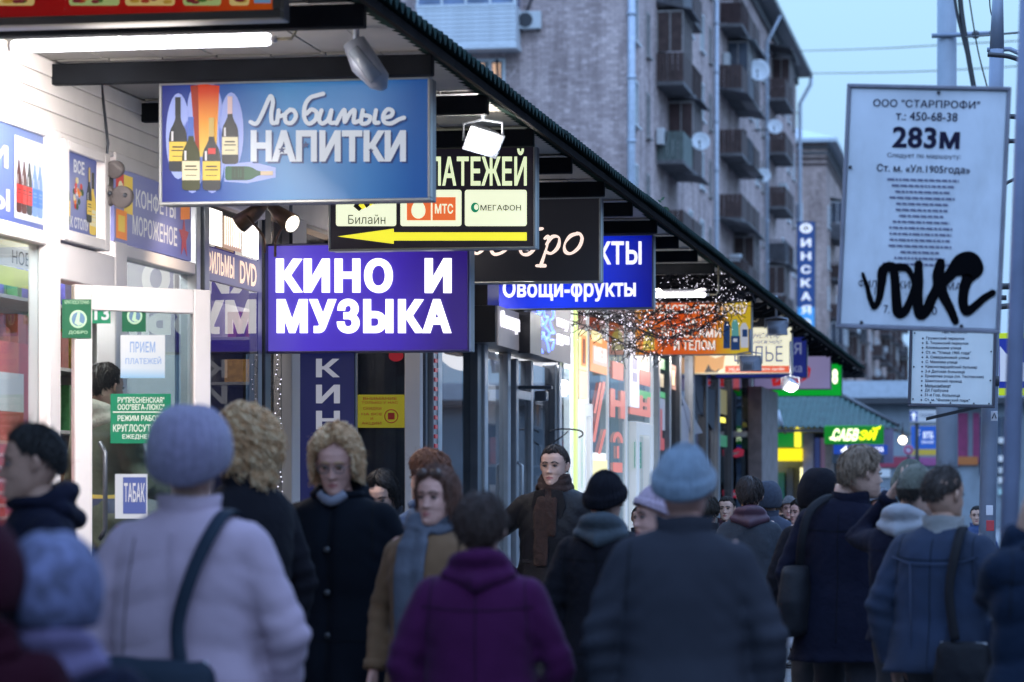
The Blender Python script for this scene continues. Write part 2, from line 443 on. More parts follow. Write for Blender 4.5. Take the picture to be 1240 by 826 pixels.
# ---- apartment block beyond the shops
def brick_mat(name, a, b, mort, sc=1.0, dark=.92):
    m = bpy.data.materials.new(name); m.use_nodes = True; n = m.node_tree.nodes; l = m.node_tree.links
    p = n['Principled BSDF']; p.inputs['Roughness'].default_value = .9; p.inputs['Specular IOR Level'].default_value = .2
    tc = n.new('ShaderNodeTexCoord'); s = n.new('ShaderNodeSeparateXYZ'); l.new(tc.outputs['Object'], s.inputs[0])
    ad = n.new('ShaderNodeMath'); l.new(s.outputs[0], ad.inputs[0]); l.new(s.outputs[1], ad.inputs[1])
    cb = n.new('ShaderNodeCombineXYZ'); l.new(ad.outputs[0], cb.inputs[0]); l.new(s.outputs[2], cb.inputs[1])
    br = n.new('ShaderNodeTexBrick'); br.inputs['Scale'].default_value = 1.0
    br.inputs['Brick Width'].default_value = .30*sc; br.inputs['Row Height'].default_value = .115*sc
    br.inputs['Mortar Size'].default_value = .011*sc; br.inputs['Mortar Smooth'].default_value = .3; br.inputs['Bias'].default_value = -.15
    br.inputs[1].default_value = a+(1,); br.inputs[2].default_value = b+(1,); br.inputs[3].default_value = mort+(1,)
    l.new(cb.outputs[0], br.inputs[0])
    no = n.new('ShaderNodeTexNoise'); no.inputs['Scale'].default_value = .22; no.inputs['Detail'].default_value = 8; no.inputs['Roughness'].default_value = .65
    l.new(tc.outputs['Object'], no.inputs[0])
    r = n.new('ShaderNodeValToRGB'); r.color_ramp.elements[0].position = .3; r.color_ramp.elements[0].color = (dark*.8, dark*.78, dark*.78, 1); r.color_ramp.elements[1].position = .7; r.color_ramp.elements[1].color = (1.1, 1.08, 1.05, 1)
    l.new(no.outputs[0], r.inputs[0])
    mu = n.new('ShaderNodeMix'); mu.data_type = 'RGBA'; mu.blend_type = 'MULTIPLY'; mu.inputs[0].default_value = 1
    l.new(br.outputs[0], mu.inputs[6]); l.new(r.outputs[0], mu.inputs[7])
    mp = n.new('ShaderNodeMapping'); mp.inputs['Scale'].default_value = (1, 1, .12); l.new(tc.outputs['Object'], mp.inputs[0])
    n3 = n.new('ShaderNodeTexNoise'); n3.inputs['Scale'].default_value = 1.1; n3.inputs['Detail'].default_value = 10; n3.inputs['Roughness'].default_value = .7; l.new(mp.outputs[0], n3.inputs[0])
    r3 = n.new('ShaderNodeValToRGB'); r3.color_ramp.elements[0].position = .36; r3.color_ramp.elements[0].color = (.52, .50, .50, 1); r3.color_ramp.elements[1].position = .56; r3.color_ramp.elements[1].color = (1, 1, 1, 1); l.new(n3.outputs[0], r3.inputs[0])
    m4 = n.new('ShaderNodeMix'); m4.data_type = 'RGBA'; m4.blend_type = 'MULTIPLY'; m4.inputs[0].default_value = 1; l.new(mu.outputs[2], m4.inputs[6]); l.new(r3.outputs[0], m4.inputs[7])
    vo = n.new('ShaderNodeTexNoise'); vo.inputs['Scale'].default_value = 3.1; vo.inputs['Detail'].default_value = 2; l.new(cb.outputs[0], vo.inputs[0])
    r5 = n.new('ShaderNodeValToRGB'); r5.color_ramp.elements[0].position = .62; r5.color_ramp.elements[0].color = (0, 0, 0, 1); r5.color_ramp.elements[1].position = .70; r5.color_ramp.elements[1].color = (.6, .6, .6, 1); l.new(vo.outputs[0], r5.inputs[0])
    m5 = n.new('ShaderNodeMix'); m5.data_type = 'RGBA'; l.new(r5.outputs[0], m5.inputs[0]); l.new(m4.outputs[2], m5.inputs[6]); m5.inputs[7].default_value = tuple(min(.9, c*1.15) for c in a)+(1,)
    l.new(m5.outputs[2], p.inputs['Base Color'])
    bp = n.new('ShaderNodeBump'); bp.inputs['Strength'].default_value = .8; bp.inputs['Distance'].default_value = .02; bp.invert = True
    l.new(br.outputs[1], bp.inputs['Height']); l.new(bp.outputs[0], p.inputs['Normal'])
    return m
brick = brick_mat('silicate_brick', (.66, .52, .50), (.42, .32, .31), (.36, .30, .30))
brick2 = brick_mat('warm_brick', (.60, .45, .41), (.40, .30, .27), (.34, .28, .26))
m_dkmetal = M('dark_metal', (.05, .052, .06), rough=.5, metal=.3)
m_roof = M('roof_metal', (.16, .17, .18), rough=.5, metal=.4)
m_wfr = M('white_window_frame', (.62, .64, .66), rough=.5, var=.08)
m_ofr = M('old_wood_frame', (.30, .28, .27), rough=.7, var=.3)
m_gl_far = M('far_window_glass', (.06, .075, .10), rough=.12, var=.5, scale=.8, spec=.9)
m_conc = M('balcony_concrete', (.14, .135, .14), rough=.9, var=.25, dirt=.6)
m_rust = M('rusty_balcony_sheet', (.065, .035, .034), rough=.75, var=.35, scale=3, dirt=.4)
m_brn = M('brown_balcony_wood', (.07, .042, .038), rough=.8, var=.3, scale=4, dirt=.4)
m_gry = M('grey_balcony_sheet', (.10, .10, .115), rough=.7, var=.25, scale=3, dirt=.5)
m_wht = M('white_balcony_cladding', (.60, .63, .66), rough=.6, var=.08, dirt=.2)
m_grn = M('green_balcony_sheet', (.10, .13, .12), rough=.7, var=.25)
m_pipe = M('zinc_drainpipe', (.42, .47, .55), rough=.45, metal=.3, var=.15)
m_ac = M('conditioner_casing', (.55, .57, .58), rough=.5, var=.06)

XB = -12.9
Y0 = yd(XB, 97); Y1 = yd(XB, 173)
bl = thing('apartment_building', 'long brick apartment block with cluttered balconies rising behind the shop canopy', 'building', (XB, Y0, 0))
def lo(x, y, z): return (x-XB, y-Y0, z)
L1 = Y1-Y0
MB().box(-16, 0, 0, L1, 0, 26.3).build('wall', brick, bl)
rf = MB(); rf.box(-17, .95, -.7, L1+.8, 26.3, 26.55); rf.add([(-17, -.7, 26.56), (.95, -.7, 26.56), (.95, L1+.8, 26.56), (-17, L1+.8, 26.56), (-8, 4, 29.5), (-8, L1-4, 29.5)],
    [(0, 1, 4), (1, 2, 5, 4), (2, 3, 5), (3, 0, 4, 5)])
rf.build('roof', m_roof, bl)
MB().box(0.001, .16, .0, L1, 25.75, 26.28).build('cornice', m_conc, bl)

def win_mesh(wd, h, style):      # window in the wall plane x=0 facing +x, spans y 0..wd, z 0..h
    fr = MB(); t = .07
    fr.box(-.03, .05, 0, wd, 0, t); fr.box(-.03, .05, 0, wd, h-t, h); fr.box(-.03, .05, 0, t, t, h-t); fr.box(-.03, .05, wd-t, wd, t, h-t)
    fr.box(-.03, .04, wd*.5-.03, wd*.5+.03, t, h-t)
    if style: fr.box(-.03, .04, t, wd*.5-.03, h*.68, h*.68+.05)
    fr.box(-.02, .16, -.06, wd+.06, -.07, -.005)
    gl = MB(); gl.box(.001, .02, t, wd-t, t, h-t)
    return fr, gl
wm = {}
for k, (wd, h, st, mt) in enumerate([(1.35, 1.6, 1, m_wfr), (1.35, 1.6, 0, m_wfr), (.85, 1.6, 1, m_ofr), (1.7, 1.6, 1, m_wfr)]):
    fr, gl = win_mesh(wd, h, st); wm[k] = (fr.mesh('window_frame', mt), gl.mesh('pane', m_gl_far))
def add_window(parent, k, x, y, z, rz=0):
    f = obj('window', wm[k][0], parent, (x, y, z)); f.rotation_euler = (0, 0, rz)
    p = obj('pane', wm[k][1], f); return f
R = random.Random(5)
wins = [(98.2, 0), (101.9, 2), (115.2, 1), (119.5, 0), (123, 2), (141.8, 0), (145.5, 1), (149, 2), (162, 0), (166, 1), (170, 2)]
for fl in range(8):
    z = 2.36+2.9*fl
    if z+1.6 < 6: continue
    for d_, k in wins:
        kk = k if R.random() < .7 else R.choice([0, 1, 2])
        add_window(bl, kk, .0, yd(XB, d_)-Y0, z)

# balconies: slab, parapet, optional glazing, posts and awning; protrude 1 m from the facade
def balcony(parent, y, z, ln, rr, depth=1.0, X0=0.):
    st = rr.choice(['open', 'open', 'wood', 'glazed', 'tall', 'tall', 'sheet', 'wood', 'open'])
    pm = {'open': rr.choice([m_rust, m_gry, m_brn, m_rust]), 'wood': m_brn, 'glazed': rr.choice([m_wht, m_gry, m_rust]), 'tall': rr.choice([m_rust, m_brn]), 'sheet': rr.choice([m_gry, m_grn, m_brn])}[st]
    b = MB(); b.box(X0+.002, X0+depth, y, y+ln, z-.14, z); par = b.build('balcony', m_conc, parent)
    p = MB(); ph = 1.05
    if st == 'open' and rr.random() < .6:
        n = int(depth/.13)
        for i in range(n+1): p.box(X0+.02+i*(depth-.05)/n, X0+.05+i*(depth-.05)/n, y+.01, y+.04, z, z+ph)
        n = int(ln/.16)
        for i in range(n+1): p.box(X0+depth-.05, X0+depth-.02, y+.01+i*(ln-.05)/n, y+.05+i*(ln-.05)/n, z, z+ph)
        p.box(X0+.01, X0+depth, y, y+.05, z+ph, z+ph+.05); p.box(X0+depth-.06, X0+depth, y+.05, y+ln, z+ph, z+ph+.05)
        q = MB(); q.box(X0+.05, X0+depth-.08, y+.07, y+.09, z+.05, z+ph*.9); q.box(X0+depth-.09, X0+depth-.07, y+.1, y+ln-.05, z+.05, z+ph*.9)
        q.build('parapet', pm, par)
    else:
        n = 5
        for i in range(n):
            p.box(X0+.005+i*depth/n, X0+(i+.93)*depth/n, y+.005+.004*(i % 2), y+.05, z, z+ph)
        n = 10
        for i in range(n):
            p.box(X0+depth-.05, X0+depth-.005*(i % 2), y+.055+i*(ln-.06)/n, y+.055+(i+.93)*(ln-.06)/n, z, z+ph)
    p.build('railing', pm, par)
    if st in ('glazed', 'tall'):
        g = MB(); fm = m_wfr if (st == 'glazed' and rr.random() < .7) else m_ofr
        h = 2.55
        for xx in (.0, .48, .95): g.box(X0+xx*depth+.004, X0+xx*depth+.05, y+.01, y+.06, z+ph+.001, z+h)
        for i in range(5): g.box(X0+depth-.055, X0+depth-.005, y+.065+i*(ln-.12)/4, y+.115+i*(ln-.12)/4, z+ph+.001, z+h)
        g.box(X0+.004, X0+depth, y, y+.06, z+h, z+h+.07); g.box(X0+depth-.06, X0+depth, y+.065, y+ln, z+h, z+h+.07)
        g.build('balcony_frame', fm, par)
        pn = MB(); pn.box(X0+.05, X0+depth-.06, y+.03, y+.04, z+ph+.06, z+h-.01); pn.box(X0+depth-.04, X0+depth-.03, y+.06, y+ln-.06, z+ph+.06, z+h-.01)
        pn.build('pane', m_gl_far if st == 'glazed' else pm, par)
    if rr.random() < .5 or st in ('glazed', 'tall'):
        a = MB(); a.add([(X0+.001, y-.12, z+2.95), (X0+depth+.3, y-.12, z+2.66), (X0+depth+.3, y+ln+.1, z+2.66), (X0+.001, y+ln+.1, z+2.95),
                         (X0+.001, y-.12, z+2.90), (X0+depth+.3, y-.12, z+2.61), (X0+depth+.3, y+ln+.1, z+2.61), (X0+.001, y+ln+.1, z+2.90)],
                        [(0, 1, 2, 3), (7, 6, 5, 4), (0, 4, 5, 1), (1, 5, 6, 2), (2, 6, 7, 3)])
        a.build('awning', rr.choice([m_dkmetal, m_roof, m_gry]), par)
    if st == 'open' and rr.random() < .6:
        c = MB()
        for i in range(3):
            a0 = y+.2+rr.random()*(ln-.9); c.box(X0+.3, X0+.75, a0, a0+.35+.3*rr.random(), z+.005, z+ph+.1+.5*rr.random())
        c.build('stored_clutter', rr.choice([m_wht, m_brn, m_gry]), par)
for fl in range(2, 8):
    z = 1.86+2.9*fl
    for (a, ln) in [(104.9, 3.1), (108.3, 3.1), (127.6, 3.0), (130.9, 2.8), (134.0, 2.9), (152.2, 2.9), (155.4, 2.8)]:
        balcony(bl, yd(XB, a)-Y0, z, ln, R)
def pipe(parent, pts, r=.07, name='drainpipe', mat=None):
    b = MB(); b.tube(pts, r, 10)
    for i in range(1, 12):
        z = pts[-1][2]+(pts[0][2]-pts[-1][2])*i/12
        b.tube([(pts[-1][0], pts[-1][1], z-.05), (pts[-1][0], pts[-1][1], z+.05)], r*1.25, 10)
    return b.build(name, mat or m_pipe, parent)
pipe(bl, [(.15, -.1, 26.2), (.15, -.1, .2)], .13)
pipe(bl, [(.16, yd(XB, 124.6)-Y0, 26.0), (.16, yd(XB, 124.6)-Y0, .2)], .1)
pipe(bl, [(.9, L1+.3, 26.2), (.85, L1+.3, 25.8), (.25, L1-.2, 24.6), (.2, L1-.2, .2)], .12)
pipe(bl, [(.9, yd(XB, 150)-Y0, 26.2), (.2, yd(XB, 150)-Y0, 24.8), (.2, yd(XB, 150)-Y0, .2)], .1)

# end wall features (face Y = Y0)
def endp(px, py, out=0.): 
    X = x_at(px, Y0-out); return X-XB, -out, z_at(py, dep(X, Y0-out))
xa, _, zt = endp(503, 0, 1.1); xb, _, zb = endp(625, 52, 1.1)
b = MB(); b.box(xa, xb, -1.1, -.002, zb-.16, zb); eb = b.build('balcony', m_wht, bl)
nb = 9; zt1 = zb+1.32
sid = MB(); sid.box(xa+.02, xb-.02, -1.06, -1.04, 0, .138); sid.box(xa+.02, xb-.02, -1.075, -1.061, 0, .02)
sme = sid.mesh('siding_board', m_wht)
sd2 = MB(); sd2.box(xb-.06, xb-.03, -1.03, -.01, 0, .138); sme2 = sd2.mesh('siding_board', m_wht)
for i in range(nb):
    obj('siding_board', sme, eb, (0, 0, zb+i*.146)); obj('siding_board', sme2, eb, (0, 0, zb+i*.146))
g = MB()
for i in range(5):
    xx = xa+.03+(xb-xa-.14)*i/4; g.box(xx, xx+.08, -1.08, -1.0, zt1, zt1+1.5)
g.box(xa, xb, -1.085, -1.005, zt1-.04, zt1+.06); g.box(xa, xb, -1.085, -1.0, zt1+1.5, zt1+1.6); g.box(xa, xb, -1.1, 0, zt1+1.61, zt1+1.75)
g.box(xb-.07, xb-.01, -1., -.9, zt1, zt1+1.5)
g.build('balcony_frame', m_wht, eb)
g = MB(); g.box(xa+.1, xb-.1, -1.04, -1.03, zt1+.07, zt1+1.49); g.box(xb-.05, xb-.04, -.9, -.02, zt1, zt1+1.49); g.build('pane', M('balcony_glass', (.12, .17, .3), rough=.1, var=.6, scale=1.2, spec=.9), eb)
# a half-curtained window with a warm lamp in the room
x0, _, z1 = endp(575, 72); x1, _, z0 = endp(612, 128)
fr = MB(); t = .09
fr.box(x0, x1, -.06, .02, z0, z0+t); fr.box(x0, x1, -.06, .02, z1-t, z1); fr.box(x0, x0+t, -.06, .02, z0+t, z1-t); fr.box(x1-t, x1, -.06, .02, z0+t, z1-t); fr.box((x0+x1)/2-.05, (x0+x1)/2+.05, -.05, .02, z0+t, z1-t)
wf = fr.build('window', m_wfr, bl)
g = MB(); g.box(x0+t, x1-t, -.02, -.003, z0+t, z1-t); g.build('pane', m_gl_far, wf)
g = MB(); g.box(x0+.15, x0+.33, -.026, -.021, z1-.7, z1-.15); g.box(x0+.62, x0+.9, -.026, -.021, z1-1.0, z1-.15); g.build('lit_curtain', lit('warm_room', (.95, .55, .33), .55), wf)
x0, _, z0 = endp(602, 72); _, _, z1 = endp(602, 125); g = MB(); g.tube([(x0, -.05, z0), (x0+.04, -.06, (z0+z1)/2), (x0, -.05, z1)], .05, 6); g.build('cable', m_dkmetal, bl)
x0, _, z0 = endp(640, 15); g = MB(); g.tube([(x0-.05, -.1, z0), (x0+.15, -.1, z0+.5), (x0+.15, -.1, z0+1.5)], .04, 6); g.build('cable', m_dkmetal, bl)

def ac_unit(label, loc, rz, w_=.82, h_=.6):
    t = thing('air_conditioner', label, 'air conditioner', loc, rz, 'air conditioners on the brick block')
    b = MB(); b.bbox(0, w_, -.34, -.05, 0, h_, .02); b.build('casing', m_ac, t)
    f = MB(); f.tube([(w_*.36, -.343, h_/2), (w_*.36, -.36, h_/2)], h_*.42, 20, smooth=False); f.build('fan_grille', m_dkmetal, t)
    br = MB(); br.box(.08, .14, -.33, 0, -.05, -.005); br.box(w_-.14, w_-.08, -.33, 0, -.05, -.005); br.build('bracket', m_dkmetal, t)
    return t
x0, _, z0 = endp(628, 37); ac_unit('white air conditioner with round fan beside the white-clad balcony', (XB+x0, Y0, z0), 0)
for (px, py, lab) in [(805, 189, 'air conditioner on the facade just left of a glazed balcony'), (793, 175, 'grey air conditioner nearest the corner drainpipe'), (874, 80, 'small air conditioner left of the upper middle balconies')]:
    Y = on_x(px, XB); ac_unit(lab, (XB, Y, z_at(py, dep(XB, Y))), math.pi/2)
def dish(label, px, py, r, out=1.25):
    X = XB+out; Y = on_x(px, X); z = z_at(py, dep(X, Y))
    t = thing('satellite_dish', label, 'satellite dish', (X, Y, z), 0, 'satellite dishes on the balconies')
    b = MB(); rings = 6; n = 20; V = []; 
    for side in (0, .03):
        for i in range(rings+1):
            for k in range(n):
                q = r*i/rings; V.append((q*math.cos(k*2*math.pi/n), -.2*r*(i/rings)**2+side+(0 if i or side else 0), q*math.sin(k*2*math.pi/n)))
    fs = []
    for s_ in (0, 1):
        o_ = s_*(rings+1)*n
        for i in range(rings):
            for k in range(n): fs.append((o_+i*n+k, o_+i*n+(k+1) % n, o_+(i+1)*n+(k+1) % n, o_+(i+1)*n+k))
    o_ = (rings+1)*n
    for k in range(n): fs.append((rings*n+k, rings*n+(k+1) % n, o_+rings*n+(k+1) % n, o_+rings*n+k))
    b.add(V, fs, 0, True); b.xf(Matrix.Rotation(-.25, 4, 'X') @ Matrix.Rotation(.25, 4, 'Z')); b.build('reflector', M('dish_white', (.62, .66, .7), rough=.5, var=.05), t)
    a = MB(); a.tube([(0, -.02, -r*.9), (0, -r*.9, -.1*r)], .02, 6); a.tube([(0, -r*.9, -.1*r), (0, -r*.75, -.08*r)], .05, 8); a.tube([(0, .03, 0), (-.2, .2, -.1), (-out+.1, .3, -.1)], .03, 6); a.build('feed_arm', m_dkmetal, t)
dish('large round satellite dish high between the two balcony stacks', 918, 86, .53)
dish('satellite dish below the large one, on the right balcony stack', 938, 154, .38)
dish('satellite dish lowest on the right balcony stack', 924, 213, .36)
dish('greyish satellite dish right of the left balcony stack', 848, 172, .36)

# second and third blocks further along the street
def far_block(dA, dB, H, Xw, label, mat, hip=True):
    Ya = yd(Xw, dA); Yb = yd(Xw, dB); L = Yb-Ya
    t = thing('apartment_building', label, 'building', (Xw, Ya, 0))
    MB().box(-15, 0, 0, L, 0, H).build('wall', mat, t)
    r_ = MB(); r_.box(-15.6, .8, -.8, L+.6, H, H+.25)
    r_.add([(-15.6, -.8, H+.26), (.8, -.8, H+.26), (.8, L+.6, H+.26), (-15.6, L+.6, H+.26), (-7.5, 6, H+3.0), (-7.5, L-6, H+3.0)], [(0, 1, 4), (1, 2, 5, 4), (2, 3, 5), (3, 0, 4, 5)])
    r_.build('roof', M('pale_metal_roof', (.5, .55, .6), rough=.4, metal=.2), t)
    for i in range(4): MB().box(-15.001, .06+.03*i, -.05-.03*i, L, H-1.6+i*.4, H-1.42+i*.4).build('cornice', m_brn if i < 2 else m_conc, t)
    rr = random.Random(int(dA)); nfl = int((H-2.5)/2.9)
    n = int(L/3.2); skip = 0
    for c in range(n):
        d_y = 1.0+c*3.2+.3*(c % 2)
        isb = (c % 5) in (1, 2)
        for fl in range(nfl):
            z = 2.36+2.9*fl
            if z < 3: continue
            if isb and fl >= 1: balcony(t, d_y, z-.5, 2.9, rr)
            elif not (c > 14 and fl > 6): add_window(t, rr.choice([0, 1, 3, 2]), 0, d_y+.8, z)
    for c in range(3):
        for fl in range(nfl): 
            f = add_window(t, 1, -3-c*4.2, -.001, 2.36+2.9*fl, -math.pi/2)
    return t
far_block(201, 240, 25.6, -12.9, 'brick apartment block with pale hipped roof beyond the first long block', brick2)
far_block(262, 338, 25.0, -12.9, 'most distant brick apartment block showing under the tilted white notice board', brick2)

# vertical blue shop sign on the long block
Yv = yd(-12.3, 150)
xl = x_at(965, Yv); xr = x_at(987, Yv); dv = dep(xr, Yv)
t = thing('vertical_shop_sign', 'tall blue vertical sign with white letters on the apartment block', 'sign', (xl, Yv, 0))
zt = z_at(268, dv); zb = z_at(400, dv)
MB().bbox(0, xr-xl, .02, .35, zb, zt, .03).build('case', m_dkmetal, t)
MB().box(.03, xr-xl-.03, 0, .019, zb+.03, zt-.03).build('face', lit('night_blue_face', (.03, .09, .33), .35), t)
MB().box(.04, xr-xl-.04, -.01, -.001, zb+.04, z_at(372, dv)).build('lower_face', lit('sky_blue_face', (.06, .30, .75), .7), t)
fc = Face(t, Y=Yv-.012)
wl = lit('white_glow_letters', (.80, .88, 1.0), .75)
b = MB(); b.prism([(976+7.5*math.cos(a*math.pi/8), 276.5+6*math.sin(a*math.pi/8)) for a in range(16)], lambda u, v, q: fc.pt(u, v, q), .03, .001); b.build('emblem', wl, t)
fc.text('Ф', 972, 980, 273, 280, m_dkmetal, .02, lift=.04)
for i, ch in enumerate('ИНСКАЯ'):
    y = 289+i*16.2; fc.text(ch, 970, 982, y, y+10, wl, .03, lift=.02)
fc.text('О', 970, 982, 386, 397, wl, .03, lift=.02)

# far pavilions closing the view at the right
Yp = 92.
t = thing('low_pavilion', 'long low pale blue-grey pavilion closing the street in the distance', 'building', (x_at(1040, Yp), Yp, 0))
xl = x_at(1040, Yp); W_ = 17.
dp = dep(xl, Yp); zt = z_at(490, dp)
mp = M('pavilion_wall', (.20, .235, .27), rough=.8, var=.15, scale=1, dirt=.5)
MB().box(-1, W_, 0, 8, 0, zt).build('wall', mp, t)
MB().box(-1.3, W_+.3, -.5, 8.3, zt+.01, zt+.2).build('roof', m_dkmetal, t)
MB().box(-1.2, W_+.2, -.35, -.02, zt+.21, zt+.75).build('parapet', M('pavilion_parapet', (.42, .47, .53), rough=.7, var=.1), t)
fcp = Face(t, Y=Yp)
fcp.rect(1040, 1100, 553, 566, M('red_strip', (.28, .03, .06), rough=.5, var=.1), .02, .08, 'red_fascia')
fcp.rect(1100, 1162, 554, 564, M('pink_strip', (.30, .07, .2), rough=.5, var=.1), .02, .08, 'pink_fascia')
fcp.rect(1040, 1078, 568, 578, lit('pale_lightbox', (.5, .62, .75), .25), .02, .06, 'light_panel')
for (a, c_) in ((1140, 1152), (1158, 1166)):
    fcp.rect(a+20, c_+20, 500, 560, M('pink_banner', (.20, .02, .08), rough=.6, var=.2), .02, .06, 'pink_banner')
fcp.rect(1160, 1184, 553, 563, lit('orange_panel', (.45, .16, .04), .15), .03, .09, 'orange_panel')
for i in range(7):
    fcp.rect(1186+i*7, 1191+i*7, 505, 575, M('blue_grey_pane', (.05, .07, .11), rough=.15, var=.3), .01, .05, 'pane')
for i, (c_, y) in enumerate([((.6, .7, .8), 530), ((.7, .8, .9), 552), ((.5, .6, .7), 566), ((.65, .75, .85), 578), ((.35, .6, .7), 592)]):
    fcp.rect(1209, 1220, y, y+7, lit('kiosk_panel_%d' % i, c_, .25), .06, .1, 'light_panel')

def board_sign(name, label, px0, px1, py0, py1, d, mat, legs=True, frame=None, th=.08, cat='sign'):
    p = at(px0, py1, d); Y = p.y
    t = thing(name, label, cat, (p.x, Y, 0))
    f = Face(t, Y=Y); b = MB()
    a = f.pt(px0, py1); c_ = f.pt(px1, py0)
    MB().bbox(a[0], c_[0], .001, th, a[2], c_[2], .01).build('panel', frame or m_dkmetal, t)
    f.rect(px0+.6, px1-.6, py0+.6, py1-.6, mat, .0, .006, 'face')
    if legs:
        for xx in (a[0]+.15, c_[0]-.25): MB().box(xx, xx+.1, th+.002, th+.1, 0, c_[2]-.1).build('post', m_dkmetal, t)
    return t, Face(t, Y=Y-.007)
t, f = board_sign('bank_sign', 'blue bank sign with yellow rim reading ВТБ behind the lamp post', 1102, 1146, 515, 552, 78, lit('bank_blue', (.03, .14, .62), .3), frame=lit('bank_yellow', (.50, .42, .06), .3))
f.text('ВТБ', 1118, 1130, 523, 531, wl, .03); f.text('«', 1108, 1114, 521, 527, wl, .03); f.text('банкомат', 1116, 1131, 533, 537, wl)
f.rect(1103, 1145, 544, 551, lit('bank_yellow2', (.50, .42, .06), .3), .002, .004, 'yellow_strip')
t, f = board_sign('direction_sign', 'small white sign with a white arrow on a blue square in the distance', 1101, 1147, 496, 512, 77, lit('pale_sign', (.5, .6, .72), .25))
f.rect(1102, 1111, 498, 510, lit('arrow_blue', (.02, .1, .45), .25), .002, .004, 'blue_square')
f.poly([(1106.5, 499), (1110, 503.5), (1107.7, 503.5), (1107.7, 509), (1105.3, 509), (1105.3, 503.5), (1103, 503.5)], wl, .008, .004, 'arrow')
f.text('подземн', 1114, 1132, 501, 506, M('sign_ink', (.05, .07, .15)), .0)
b = MB(); p = at(1100, 545, 76); t = thing('round_sign', 'small red and white round sign left of the blue bank sign', 'sign', (p.x, p.y, 0))
b.tube([(0, 0, p.z), (0, .04, p.z)], .14, 20, smooth=False); b.build('disc', M('sign_white', (.5, .4, .5)), t)
b = MB(); b.tube([(.1*math.cos(a*math.pi/8), -.01, p.z+.1*math.sin(a*math.pi/8)) for a in range(17)], .025, 6); b.build('rim', M('sign_red', (.4, .03, .1)), t)
MB().box(-.03, .03, .045, .09, 0, p.z-.08).build('post', m_dkmetal, t)

# bushes growing on the edge of the roof and trees far along the street
def leafy(name, label, cat, loc, r, n, seed, trunk=None, leaf=.12, kind=None, col=(.05, .075, .045)):
    rr = np.random.default_rng(seed); t = thing(name, label, cat, loc, kind=kind)
    if trunk:
        b = MB(); b.tube([(0, 0, 0), (.05, 0, trunk*.5), (0, .05, trunk)], [.16, .12, .09], 8)
        for i in range(9):
            a = rr.uniform(0, 6.28); h = trunk*rr.uniform(.55, 1); q = r*rr.uniform(.5, .9)
            b.tube([(0, 0, h), (q*.5*math.cos(a), q*.5*math.sin(a), h+q*.5), (q*math.cos(a), q*math.sin(a), h+q*rr.uniform(.6, 1.2))], [.06, .04, .015], 5)
        b.build('trunk', M('bark', (.07, .06, .055), rough=.9, var=.3), t)
    c = np.array([0, 0, (trunk or 0)+r*.7]); cl = rr.normal(0, .45, (14, 3))*r+c
    P = cl[rr.integers(0, 14, n)]+rr.normal(0, .26*r, (n, 3)); V = np.zeros((n*4, 3))
    a = rr.normal(0, 1, (n, 3)); a /= np.linalg.norm(a, axis=1)[:, None]; b2 = np.cross(a, rr.normal(0, 1, (n, 3))); b2 /= np.linalg.norm(b2, axis=1)[:, None]
    s_ = leaf*rr.uniform(.6, 1.3, (n, 1))
    V[0::4] = P-a*s_; V[1::4] = P-b2*s_*.5; V[2::4] = P+a*s_; V[3::4] = P+b2*s_*.5
    m = MB(); m.add(V, [(4*i, 4*i+1, 4*i+2, 4*i+3) for i in range(n)]); o = m.build('crown', M('leaves_'+name, col, rough=.7, var=.5, scale=3), t); 
    return t
#leafy('bare_tree', 'dark sparse tree between the far block and the notice boards', 'tree', (XB+4.6, yd(XB+4.6, 150), 0), 2.6, 2600, 3, trunk=4.2, leaf=.16, col=(.04, .055, .045))
leafy('weed_tuft', 'green weeds sprouting from the roof edge before the brick corner', 'weeds', (-3.2, yd(-3.2, 25.2), 3.78), .16, 160, 4, leaf=.03, kind='stuff', col=(.05, .10, .05))
leafy('weed_tuft', 'small green weeds on the roof edge further along', 'weeds', (-3.2, yd(-3.2, 30.5), 3.78), .15, 120, 5, leaf=.03, kind='stuff', col=(.05, .10, .05))

# ================================================================== THE CANOPY
XE = -2.66
Dk = lambda k: 12.78+1.503*k
cy = thing('canopy', 'long shop canopy with green corrugated edge and dark cross beams', 'canopy', (0, 0, 0))
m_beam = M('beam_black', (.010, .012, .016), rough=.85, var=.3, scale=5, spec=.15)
m_ceil = M('ceiling_white', (.42, .40, .37), rough=.75, var=.08, scale=3, dirt=.15)
YC0 = -8.0; YC1 = yd(-2.7, 52.2)
ZC = 3.72
nbm = MB(); nbm.bbox(-4.86, -2.86, -.035, .035, 0, .105, .006); bme = nbm.mesh('beam', m_beam)
ks = range(-12, 27)
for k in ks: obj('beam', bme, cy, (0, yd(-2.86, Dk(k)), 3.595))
wcp = 2.0/7
cp = MB(); cp.box(0, wcp-.008, 0, 1.45, 0, .02); cme = cp.mesh('ceiling_panel', m_ceil)
for k in range(-2, 7):
    for j in range(7): obj('ceiling_panel', cme, cy, (-4.85+j*wcp, yd(-2.86, Dk(k))+.04, ZC+.003*((j*7+k) % 2)))
cp = MB()
for k in range(7, 26):
    for j in range(7): cp.box(-4.85+j*wcp, -4.85+(j+1)*wcp-.012, yd(-2.86, Dk(k))+.04, yd(-2.86, Dk(k))+1.48, ZC, ZC+.02)
o = cp.build('far_ceiling_panel', m_ceil, cy); o['kind'] = 'stuff'
MB().box(-4.9, -2.86, YC0, YC1, ZC+.03, ZC+.06).build('ceiling_backing', M('ceiling_backing', (.08, .08, .08)), cy)
